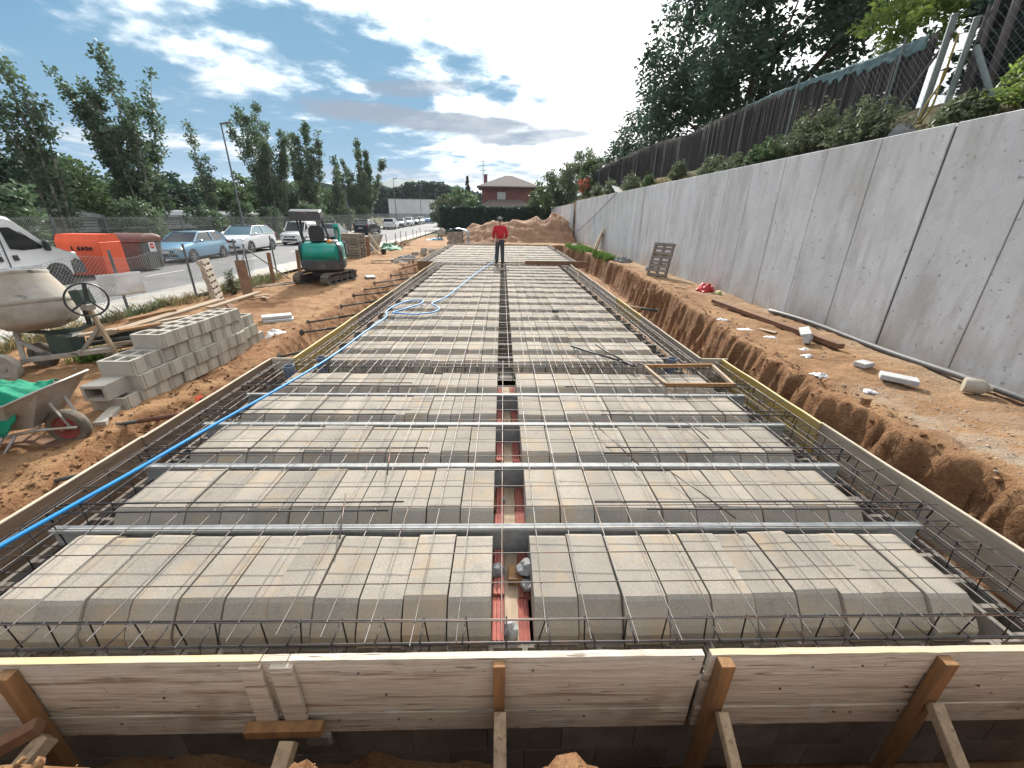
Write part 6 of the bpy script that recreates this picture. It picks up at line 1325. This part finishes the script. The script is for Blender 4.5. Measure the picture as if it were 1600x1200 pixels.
# right-hand bank: big dark tree, lighter tree, bushes, red-flowered shrub
def big_tree():
    r = random.Random(77); wood = MB(); cs = []
    t0 = (12.2, 24.0, 3.8); lobes = [((12.2, 23.0, 10.4), 4.2), ((11.0, 27.0, 10.3), 3.5), ((11.6, 31.0, 9.9), 3.0), ((10.6, 18.5, 9.2), 3.0), ((11.4, 36.5, 7.6), 2.3), ((12.5, 15.5, 9.6), 3.0), ((11.4, 26.0, 13.4), 3.0), ((11.4, 21.5, 13.5), 3.6), ((10.3, 33.5, 6.9), 2.1), ((10.2, 27, 7.2), 2.2), ((10.2, 21, 7.0), 2.0), ((10.6, 41.0, 6.6), 1.6)]
    for c, rad in lobes:
        for k in range(int(34 * rad)):
            while True:
                p = Vector((r.uniform(-1, 1), r.uniform(-1, 1), r.uniform(-1, 1)))
                if .4 < p.length < 1: break
            q = Vector(c) + p * rad * (1 + .15 * fbm(p.x * 2, p.y * 2, p.z * 2 + rad)); cs.append(tuple(q - Vector(t0)))
        wood.tube([(0, 0, 2.2), tuple((Vector(c) - Vector(t0)) * .5 + Vector((0, 0, .6))), tuple(Vector(c) - Vector(t0))], [.20, .12, .03], 7)
    wood.tube([(0, 0, -.4), (.1, .1, 1.6), (0, 0, 3.2)], [.34, .28, .2], 10)
    tree_obj('large_tree', 'large dark broadleaf tree above the brushwood fence', 'tree', t0, wood, clusters(cs, 50, .60, 9, .75), .23, M_['leaf_dark'], M_['bark'], 9, None, .5, .25)
big_tree()
def light_tree():
    r = random.Random(78); wood = MB(); cs = []; t0 = (9.9, 9.6, 3.9)
    wood.tube([(0, 0, 0), (.05, -.1, 1.2), (-.2, -.5, 2.0), (-.4, -1.5, 2.4)], [.13, .11, .08, .04], 8); wood.tube([(.05, -.1, 1.2), (.1, 1.0, 2.2), (-.2, 2.2, 2.7)], [.09, .06, .02], 7); wood.tube([(.0, -.1, 1.0), (-.9, -.8, 1.5), (-1.3, -1.6, 1.45)], [.08, .05, .02], 7)
    for c, rad in (((-.4, .9, 2.6), 1.2), ((-.9, 1.9, 2.2), .95), ((.1, -.3, 3.0), 1.0), ((-1.1, .5, 2.0), .7), ((-.2, 2.4, 3.0), 1.0), ((.3, 1.4, 3.6), 1.2)):
        for k in range(int(30 * rad)): p = Vector((r.gauss(0, .45), r.gauss(0, .45), r.gauss(0, .4))); cs.append(tuple(Vector(c) + p * rad))
    tree_obj('light_tree', 'bright green leafy tree behind the end of the brushwood fence', 'tree', t0, wood, clusters(cs, 40, .24, 10, .7), .15, M_['leaf_light'], M_['bark'], 12, None, .36, .5)
light_tree()
bro('dark tangled bush behind the posts at the top right', 9.6, 8.6, 3.6, 2.6, 1.1, 101, 'leaf_dark', grp='bushes behind the fence end', name='dark_bush', ncl=110, per=60, lsz=.12, zlo=.02, trunk=.05)
for k, (x, y, z, h, rx, lm, lab) in enumerate(((8.6, 47.5, 3.2, 5.0, 2.4, 'leaf_shrub', 'feathery grey green tree at the far end of the bank'), (6.3, 52, 2.6, 4.2, 2.2, 'leaf_mid', 'bushy tree at the very end of the concrete wall'), (8.9, 41.5, 3.3, 3.6, 1.9, 'leaf_mid', 'rounded bush above the wall left of the large tree'), (5.2, 57, .5, 4.4, 1.8, 'leaf_mid', 'dark bush beside the hedge end'))): bro(lab, x, y, z, h, rx, 90 + k, lm, grp='bushes at the far end of the bank', ncl=130, per=46, lsz=.20, zlo=.03, trunk=.08)
fw_, fp, fs_ = broad(1.5, .9, 97, per=30, ncl=40, lsz=.13, zlo=.05, trunk=.03); fl = tree_obj('flowering_shrub', 'red-flowered climbing shrub on the fence at the far end', 'shrub', (7.6, 39.2, 3.5), fw_, fp, .13, M_['leaf_mid'], M_['bark'], 97); r_ = np.random.default_rng(4)
V, F = leaves(clusters([(-.7, -.3, .9), (-.8, 0, 1.2), (-.4, -.5, 1.3), (-.75, -.6, .5), (-.3, -.8, .8)], 70, .32, 5), 1, .12, 6, .8); link_obj('flowers', np_mesh('flowers', V, F, M_['flower']), fl)
# shrubs rooted on top of the concrete wall
def shrub(label, x, y, z, h, rx, ry, seed, lm='leaf_shrub', n=26, per=150, lsz=.075):
    r = random.Random(seed); t = thing('bank_shrub', label, 'shrub', (x, y, z), 0, 'shrubs on the bank above the wall'); wd = MB(); pts = []
    for k in range(n * 5):
        a = r.uniform(0, 6.28); q = r.random() ** .6; tip = Vector((rx * q * math.cos(a), ry * q * math.sin(a), h * (1 - .7 * q * q) * r.uniform(.65, 1.1))); base = tip * .25; base.z = 0
        mid = base.lerp(tip, .55) + Vector((0, 0, .08)); wd.tube([base, mid, tip], [.008, .005, .002], 3, cap=False)
        for m in range(per // 5): s = r.uniform(.25, 1.02); p = base.lerp(tip, s); pts.append((p.x + r.gauss(0, .035), p.y + r.gauss(0, .035), p.z + .06 * math.sin(s * 3.1) + r.gauss(0, .03)))
    wd.build('stems', M_['bark'], t); V, F = leaves(np.array(pts), 1, lsz, seed, .34); link_obj('foliage', np_mesh('foliage', V, F, M_[lm]), t)
SH = [(7.05, 9.1, .70, .5, 1.0, 'largest grey green shrub just right of the brushwood fence end'), (7.15, 10.6, .80, .55, 1.0, 'tall scrubby shrub in front of the brushwood fence'), (7.0, 12.1, .5, .45, .8, 'medium shrub where the teal netting starts'), (6.98, 13.6, .42, .4, .9, 'low shrub hanging to the wall edge in the middle of the bank'), (7.05, 15.2, .5, .4, .8, 'bushy shrub by the thin fence post'), (7.2, 18.5, .6, .35, .5, 'upright shrub left of the middle of the bank'), (7.1, 21.8, .5, .35, .6, 'small dark shrub further along the bank'), (7.15, 25.0, .75, .5, 1.2, 'wide feathery shrub at the far part of the bank'), (7.1, 29.5, .8, .5, 1.4, 'far shrub near the leaning concrete slab'), (7.3, 34.5, .7, .5, 1.5, 'farthest shrub above the retaining wall'), (7.2, 6.2, .65, .5, .7, 'yellowish green shrub at the right edge above the wall'), (7.0, 7.1, .35, .3, .4, 'small shrub under the slanting post at the right')]
for k, (x, y, h, rx, ry, lab) in enumerate(SH): shrub(lab, x, y, H(x, y) - .03, h * 1.35, rx, ry * 1.1, 120 + k, 'leaf_light' if k == 10 else ('leaf_mid' if k in (2, 6) else 'leaf_shrub'), 26, 150, .085)
# grass tufts
def grass(name, label, regions, n, h, mt, seed, w=.012, patch=-9):
    r = np.random.default_rng(seed); rr = random.Random(seed); V = []; 
    for _ in range(n):
        x0, x1, y0, y1 = rr.choice(regions); x, y = rr.uniform(x0, x1), rr.uniform(y0, y1); z = H(x, y)
        if fbm(x * .9, y * .55, seed) < patch or (x > 0 and z < -.22): continue
        a = rr.uniform(0, 6.28); hh = h * rr.uniform(.4, 1.2); bx, by = rr.gauss(0, .35) * hh, rr.gauss(0, .35) * hh; c, s = math.cos(a) * w, math.sin(a) * w
        V += [(x - c, y - s, z - .01), (x + c, y + s, z - .01), (x + bx * .5 + c * .6, y + by * .5 + s * .6, z + hh * .65), (x + bx, y + by, z + hh)]
    V = np.array(V); o = link_obj(name, np_mesh(name, V, np.arange(len(V)).reshape(-1, 4), mt)); tag(o, label, kind='stuff')
grass('grass', 'green grass growing on the far right trench edge', [(4.7, 5.9, 26.5, 32), (5.3, 5.9, 21.5, 25)], 5200, .22, M_['grass'], 3, .018)
grass('grass', 'tuft of green grass under the concrete mixer', [(-7.1, -6.6, 6.4, 7.0), (-7.0, -6.7, 6.5, 6.9)], 420, .2, M_['grass'], 4, .008)
grass('weeds', 'dry weeds along the street fence', [(-9.0, -8.3, 13, 17.5), (-9.1, -8.5, 10.5, 14), (-9.1, -8.4, 18, 44), (-9.0, -8.6, 6, 11)], 4200, .26, M_['dry'], 5, .006, .0)
grass('weeds', 'green weeds mixed along the street fence', [(-8.9, -8.2, 12.6, 16.5), (-9.1, -8.5, 19, 44), (-9.0, -8.7, 6, 11)], 2200, .28, M_['leaf_shrub'], 6, .009, .05)
grass('weeds', 'dry grass on top of the retaining wall', [(6.82, 7.4, 5, 22), (6.82, 7.6, 20, 36)], 4200, .16, M_['dry'], 7, .008)
for k, (x, y, h) in enumerate(((-8.3, 12.9, .8), (-8.6, 21.5, .9), (-8.8, 26.8, .9))): shrub(f'tall weedy bush by the street fence, {ORD[k]} from the near end', x, y, -.45, h, .25, .3, 150 + k, 'leaf_shrub', 9, 60, .08)

# ------------------------------------------------------------------ brushwood fence on the bank
bf = thing('brushwood_fence', 'dark brushwood screen fence with torn teal netting on the bank', 'fence', (8.0, 8, 3.6))
ys = np.arange(9.2, 39.6, .03)
def ftop(y): return 5.12 + .20 * sst(9, 13, y) + .35 * sst(18, 30, y) - .22 * max(0, math.sin((y - 9.4) / 4.4 * math.pi)) * .3 + .025 * fbm(y * 3, 1)
V = []; F = []; r_ = random.Random(6)
for layer in (0, 1, 2):
    for y in ys:
        yy = y + r_.uniform(-.02, .02); x = r_.gauss(0, .018) + .02 * layer - .02; w = r_.uniform(.012, .028); z0 = -.35; z1 = ftop(yy) - 3.6 + r_.gauss(0, .03) - .02 * layer; ln_ = r_.gauss(0, .02); n = len(V)
        V += [(x - .006, yy - w - 8, z0), (x, yy + w - 8, z0), (x + ln_ * .3, yy + w + ln_ - 8, z1), (x + ln_ * .3 - .006, yy - w + ln_ - 8, z1)]; F.append((n, n + 1, n + 2, n + 3))
b = MB(); b.grid(300, 3, lambda u, v: (.05 + .012 * math.sin(u * 400), 1.2 + 30.3 * u, -.35 + (ftop(9.2 + 30.3 * u) - 3.6 - .04 + .35) * v)); b.build('backing', M_['brush'], bf)
o = link_obj('brushwood', np_mesh('brushwood', np.array(V), np.array(F), M_['brush']), bf); o['kind'] = 'stuff'
b = MB(); b.grid(90, 6, lambda u, v: (-.06 + .02 * fbm(u * 60, v * 3, 2), 1.3 + 6.2 * u, ftop(9.3 + 6.2 * u) - 3.6 + .02 - (.10 + .38 * (1 - u) ** 2 * (.6 + .9 * abs(fbm(u * 14, 3)))) * v * (.5 + 1.1 * abs(fbm(u * 22, 7)))))
o = b.build('netting', M_['net'], bf, True); o.modifiers.new('thick', 'SOLIDIFY').thickness = .004
for k, y in enumerate((9.75, 12.9, 15.4, 17.8, 20.6, 23.6, 26.8, 30, 33.5, 37)):
    b = MB(); b.tube([(-.12, y - 8, -.3), (-.12, y - 8, ftop(y) - 3.6 + .12)], .024, 8); b.build('post', M_['postg'], bf, 'auto')
post(7.3, 8.18, 3.5, 1.5, .05, 'mossy grey concrete post above the wall, left of two', M_['postg'], grp='posts above the wall at right')
post(7.25, 7.72, 3.2, 1.60, .045, 'pale grey post right at the wall top by the yellow hose', M_['postg'], grp='posts above the wall at right')
o = MB().tube([(7.3, 7.62, 4.42), (7.3, 6.98, 3.5)], .04, 10).build('brace_bar', M_['postg'], None, 'auto'); tag(o, 'slanting grey tube bracing the posts at the top right', 'brace')
o = MB().tube([(7.35, 8.9, 3.7), (7.3, 8.12, 4.75)], .022, 8).build('brace_bar', M_['oldwood'], None, 'auto'); tag(o, 'thin dark stick leaning against the mossy post', 'stick')
o = MB().tube(catmull([(7.28, 7.98, 4.7), (7.25, 7.95, 4.4), (7.3, 8.0, 4.1), (7.22, 8.05, 3.8), (7.26, 8.15, 3.55), (7.2, 8.05, 3.5), (7.24, 7.96, 3.75), (7.2, 7.92, 4.2)]), .016, 6).build('yellow_hose', M_['ochre'], None, True); tag(o, 'tangle of old yellow hose between the two posts', 'hose')
b = MB(); b.prism([(-.22, 0), (-.12, .22), (.02, .34), (.16, .20), (.24, 0)], -.12, .12, 0); o = b.build('boulder', M_['rubble'], None); o.location = (7.05, 8.15, 3.16); tag(o, 'grey lump of concrete at the foot of the mossy post', 'concrete lump')
pol = thing('timber_shelter', 'dark old timber shelter with thick poles at the top right', 'shelter', (8.4, 7.8, 3.7))
for p0, p1, r in (((-.1, .38, 0), (-.1, .46, 2.6), .065), ((.05, .85, .2), (.05, .95, 2.6), .05), ((.0, -.6, -.1), (.0, -.7, 2.6), .07), ((.15, 1.05, .2), (.15, 1.1, 2.8), .07)):
    b = MB(); b.tube([p0, ((p0[0] + p1[0]) / 2, (p0[1] + p1[1]) / 2 + .02, 1.3), p1], r, 8); b.build('pole', M_['oldwood'], pol, True)
for k in range(11): b = MB(); b.box((.35, -.7, .12 + .24 * k), (.04, 4.0, .235), .006); b.build('board', M_['panel_dark'], pol)
b = MB()
for k in range(36):
    for s in (1, -1): y0 = -2.6 + k * .11; b.tube([(-.75, y0, -.4), (-.75, y0 + s * 1.7, 1.3)], .0022, 3, cap=False)
w = b.build('chain_link', M_['post'], pol); w['kind'] = 'stuff'
b = MB(); b.box((0, 0, 0), (.5, 1.6, .07), .008); o = b.build('concrete_slab', M_['paver']); o.location = (6.85, 26.5, 3.42); o.rotation_euler = (R(16), R(14), 0); tag(o, 'broken concrete slab tipped on the wall top far along', 'slab')

# ------------------------------------------------------------------ buildings and hills
hs = thing('brick_house', 'two-storey brown brick house with a hipped tile roof beyond the hedge', 'house', (1.2, 84, .2))
b = MB(); b.box((0, 0, 3.2), (9.6, 9.0, 6.4)); b.build('wall', M_['brick'], hs)
b = MB(); b.loft([[(-5.7, -5.4, 6.35), (5.7, -5.4, 6.35), (5.7, 5.4, 6.35), (-5.7, 5.4, 6.35)], [(-5.6, -5.3, 6.55), (5.6, -5.3, 6.55), (5.6, 5.3, 6.55), (-5.6, 5.3, 6.55)], [(-.6, -.3, 8.6), (.6, -.3, 8.6), (.6, .3, 8.6), (-.6, .3, 8.6)]]); rf = b.build('roof', M_['roof'], hs); b = MB(); b.box((-4.3, .5, 8.0), (.6, .6, 1.4)); b.box((-4.3, .5, 8.75), (.75, .75, .12)); b.build('chimney', M_['brick'], rf)
b = MB(); b.loft([[(-5.9, -8.6, 3.0), (4.6, -8.6, 3.0), (4.6, -4.5, 3.0), (-5.9, -4.5, 3.0)], [(-5.4, -8.2, 3.15), (4.2, -8.2, 3.15), (4.2, -4.5, 3.15), (-5.4, -4.5, 3.15)], [(-3.2, -5.0, 4.45), (2.2, -5.0, 4.45), (2.2, -4.5, 4.45), (-3.2, -4.5, 4.45)]]); b.build('porch_roof', M_['roof'], hs); b = MB(); b.box((-.6, -6.4, 1.5), (9.4, 3.6, 3.0)); b.build('porch_wall', M_['brick'], hs)
for x, w_h in ((-1.35, 1.25),):
    b = MB(); b.box((x, -4.52, 5.0), (w_h + .15, .10, 1.2)); f_ = b.build('window', M_['whitewall'], hs); b = MB(); b.box((x, -4.58, 5.0), (w_h, .04, 1.05)); b.build('shutter', M_['paver'], f_); b = MB(); b.box((x, -4.62, 4.38), (w_h + .3, .2, .08)); b.build('sill', M_['whitewall'], f_)
h2 = thing('brick_house', 'part of a second low house right of the brick house', 'house', (7.6, 92, .2)); b = MB(); b.box((0, 0, 2.6), (5, 6, 5.2)); b.build('wall', M_['brick'], h2); b = MB(); b.loft([[(-3, -3.5, 5.2), (3, -3.5, 5.2), (3, 3.5, 5.2), (-3, 3.5, 5.2)], [(-.3, -2, 6.4), (.3, -2, 6.4), (.3, 2, 6.4), (-.3, 2, 6.4)]]); b.build('roof', M_['roof'], h2); b = MB(); b.box((-1.5, -3.02, 3.6), (1.0, .06, 1.1)); b.build('window', M_['whitewall'], h2)
an = thing('antenna_mast', 'thin lattice antenna mast behind the brick house', 'mast', (-4.6, 110, .5)); b = MB()
for k in range(3): b.tube([(.25 * math.cos(k * 2.1), .25 * math.sin(k * 2.1), 0), (.12 * math.cos(k * 2.1), .12 * math.sin(k * 2.1), 14)], .05, 4)
b.build('lattice', M_['postg'], an); b = MB(); 
for z in (11.5, 12.6, 13.4): b.bar((-.9, 0, z), (.9, 0, z), .08, .08)
b.build('aerials', M_['postg'], an)
wh = thing('warehouse', 'long low white industrial warehouse beside the street', 'warehouse', (-25.9, 135, .4)); wh.scale = (.62, .5, 1.0); b = MB(); b.box((0, 0, 2.75), (19, 40, 5.5)); b.build('wall', M_['whitewall'], wh); b = MB(); b.box((0, 0, 5.56), (19.3, 40.3, .12)); b.build('parapet', M_['galv'], wh)
b = MB(); b.box((9.55, 0, .9), (.1, 40.1, 1.8)); b.box((0, -20.05, .9), (19.1, .1, 1.8)); b.build('plinth', M_['shed'], wh); b = MB(); b.box((9.58, -14, 3.2), (.06, .8, 1.6)); b.build('window', M_['glass'], wh)
b = MB(); b.box((9.7, 8, 1.3), (.15, 7, 2.6)); b.build('loading_door', M_['redpl'], wh)
def shed(x, y, lx, ly, h, lab, mt):
    t = thing('storage_shed', lab, 'shed', (x, y, -.5), 0, 'low sheds behind the far fence'); b = MB(); b.box((0, 0, h * .4), (lx, ly, h * .8)); b.build('wall', M_['panel_dark'], t); n = int(h * 7)
    for k in range(5): b = MB(); b.box((lx / 2 + .03, 0, h * .50 + .16 * k), (.06, ly, .12), .01); b.build('cladding_rail', mt, t)
    b = MB(); b.prism([(-lx / 2 - .2, h * .8), (lx / 2 + .25, h * .8), (lx / 2 + .25, h * .86), (0, h), (-lx / 2 - .2, h * .86)], -ly / 2 - .2, ly / 2 + .2, 1); b.build('roof', mt, t)
shed(-25.8, 21.5, 2.6, 11, 2.5, 'long low grey shed behind the orange container', M_['shed']); shed(-25.9, 38, 2.6, 16, 2.5, 'long low grey shed behind the parked crossover', M_['shed']); shed(-33, 57, 6, 12, 4.6, 'white shed showing between the poplars', M_['whitewall'])
def hills(name, label, az0, az1, dist, hs_, seed):
    b = MB(); n = 140; prof = []
    for k in range(n + 1):
        t = k / n; a = R(az0 + (az1 - az0) * t); e = lerp_tab(hs_, az0 + (az1 - az0) * t); z = dist * math.tan(R(e)) * (1 + .06 * fbm(t * 9, seed, 0, 4)); prof.append((a, z))
    vs = []; fs = []
    for a, z in prof:
        for q, zz in ((.80, -5), (.9, z * .55), (1.0, z), (1.12, -5)): vs.append((dist * q * math.sin(a), dist * q * math.cos(a), zz))
    for k in range(n):
        for j in range(3): fs.append((k * 4 + j, (k + 1) * 4 + j, (k + 1) * 4 + j + 1, k * 4 + j + 1))
    b.add(vs, fs); tag(b.build(name, M_['hill'], None, True), label, kind='structure')
hills('hills', 'far blue mountains behind the street', -40, 30, 1700, [(-40, 2.5), (-20, 3.0), (-14.5, 3.7), (-13.2, 4.1), (-12, 3.9), (-11, 4.25), (-9.8, 3.8), (-7, 2.6), (0, 2.0), (4.9, 3.7), (6, 3.4), (30, 3)], 3)

# ------------------------------------------------------------------ worker in red
def skin_mesh(name, joints, edges, mt, parent, loc=(0, 0, 0), sub=2, root=0):
    me = bpy.data.meshes.new(name); me.from_pydata([j[:3] for j in joints], edges, []); me.materials.append(mt); o = link_obj(name, me, parent); o.location = loc
    o.modifiers.new('skin', 'SKIN'); me.skin_vertices[0].data[0].use_root = False
    for i, j in enumerate(joints):
        sv = me.skin_vertices[0].data[i]; sv.radius = (j[3], j[4] if len(j) > 4 else j[3]); sv.use_root = (i == root)
    o.modifiers['skin'].use_smooth_shade = True; s = o.modifiers.new('sub', 'SUBSURF'); s.levels = sub; s.render_levels = sub; return o
wk = thing('person', 'worker in a red pullover, dark trousers and grey cap seen from behind, holding the hose', 'person', (-.09, 18.62, .0), R(10))
J = [(0, 0, .97, .155, .115), (-.10, 0, .90, .105, .10), (-.11, .07, .50, .068, .07), (-.125, .08, .09, .045, .05), (-.13, .22, .03, .04, .03), (.10, 0, .90, .105, .10), (.105, .01, .50, .068, .07), (.115, -.01, .09, .045, .05), (.125, .12, .03, .04, .03),
     (0, .01, 1.20, .165, .12), (0, 0, 1.44, .17, .115), (0, .01, 1.55, .07, .07), (0, .02, 1.62, .058, .06), (0, .035, 1.74, .085, .105), (0, .03, 1.83, .06, .07), (-.20, 0, 1.46, .07, .075), (-.27, -.02, 1.20, .05, .052), (-.24, .16, 1.0, .038, .04), (.20, 0, 1.46, .07, .075), (.28, -.03, 1.21, .05, .052), (.25, .10, .98, .038, .04)]
Eg = [(0, 1), (1, 2), (2, 3), (3, 4), (0, 5), (5, 6), (6, 7), (7, 8), (0, 9), (9, 10), (10, 11), (11, 12), (12, 13), (13, 14), (10, 15), (15, 16), (16, 17), (10, 18), (18, 19), (19, 20)]
skin_mesh('body', J, Eg, M_['skin'], wk)
g = .014
skin_mesh('trousers', [(0, 0, 1.02, .165, .128), (0, 0, .95, .172, .135), (-.10, 0, .86, .122, .118), (-.113, .07, .50, .088, .092), (-.128, .08, .09, .078, .085), (-.129, .08, .05, .080, .088), (.10, 0, .86, .122, .118), (.108, .01, .50, .088, .092), (.118, -.01, .09, .078, .085), (.119, -.01, .05, .080, .088)], [(0, 1), (1, 2), (2, 3), (3, 4), (4, 5), (1, 6), (6, 7), (7, 8), (8, 9)], M_['trousers'], wk, root=1)
skin_mesh('pullover', [(0, 0, .97, .185, .145), (0, .0, 1.08, .190, .150), (0, .0, 1.25, .195, .150), (0, -.005, 1.42, .20, .140), (0, .0, 1.54, .09, .085), (-.205, 0, 1.46, .092, .095), (-.285, -.02, 1.20, .074, .075), (-.252, .15, 1.01, .058, .058), (.205, 0, 1.46, .092, .095), (.295, -.03, 1.21, .074, .075), (.262, .09, 1.0, .058, .058)], [(0, 1), (1, 2), (2, 3), (3, 4), (3, 5), (5, 6), (6, 7), (3, 8), (8, 9), (9, 10)], M_['red'], wk, root=2)
for s, hx, hy, hz in ((-1, -.245, .20, .96), (1, .252, .14, .94)):
    jj = [(0, 0, 0, .030, .018), (0, .045, -.03, .042, .018)]; ee = [(0, 1)]
    for k in range(4): b0 = len(jj); fx = -.032 + .021 * k; L_ = (.04, .048, .045, .036)[k]; jj += [(fx, .08, -.05, .0095), (fx, .08 + L_ * .6, -.085, .009), (fx + .004, .07 + L_ * .2, -.115, .008)]; ee += [(1, b0), (b0, b0 + 1), (b0 + 1, b0 + 2)]
    b0 = len(jj); jj += [(-s * .045, .03, -.02, .011), (-s * .058, .065, -.045, .010), (-s * .045, .09, -.065, .009)]; ee += [(0, b0), (b0, b0 + 1), (b0 + 1, b0 + 2)]
    skin_mesh('hand', jj, ee, M_['skin'], wk, (hx, hy, hz), 1, 1)
for s in (-1, 1):
    b = MB(); b.loft([[(s * .126 + x * q, y_ + (.09 if s < 0 else 0), z * q2) for x, z in ((-.05, .0), (.05, .0), (.055, .05), (.03, .11), (-.03, .11), (-.055, .05))] for y_, q, q2 in ((-.11, .7, .8), (-.08, 1.0, 1.1), (.02, 1.0, 1.0), (.12, 1.0, .65), (.20, .7, .45))]); b.build('shoe', M_['shoe'], wk, True)
    b = MB(); blob(b, (s * .092, .04, 1.735), .03, 3, 8, (.4, .8, 1.15), .05); b.build('ear', M_['skin'], wk, True)
b = MB(); blob(b, (0, .03, 1.80), .108, 2, 10, (1.0, 1.14, .72), .02); cp = b.build('cap', M_['cap'], wk, True); b = MB(); b.prism([(-.08, .09), (-.065, .20), (0, .235), (.065, .20), (.08, .09)], 1.79, 1.802, 2); b.build('peak', M_['cap'], cp)
b = MB(); blob(b, (0, .018, 1.735), .098, 5, 10, (.98, .95, .62), .03); b.build('hair', M_['bar_dark'], wk, True)
b = MB(); b.tube([(0, .155, 1.73), (0, .17, 1.715), (0, .15, 1.70)], [.012, .018, .01], 6); b.build('nose', M_['skin'], wk, True)

# ------------------------------------------------------------------ air
b = MB(); b.box((0, 900, 71), (4600, 4600, 148)); hz = b.build('haze', None)
hm = bpy.data.materials.new('haze'); hm.use_nodes = True; nt = hm.node_tree; nt.nodes.clear(); ho = N(nt, 'ShaderNodeOutputMaterial'); pv = N(nt, 'ShaderNodeVolumePrincipled')
pv.inputs['Density'].default_value = .00017; pv.inputs['Color'].default_value = (.80, .88, 1.0, 1); pv.inputs['Anisotropy'].default_value = .2; nt.links.new(pv.outputs[0], ho.inputs['Volume'])
hz.data.materials.clear(); hz.data.materials.append(hm); tag(hz, 'thin pale haze over the whole place', kind='stuff')
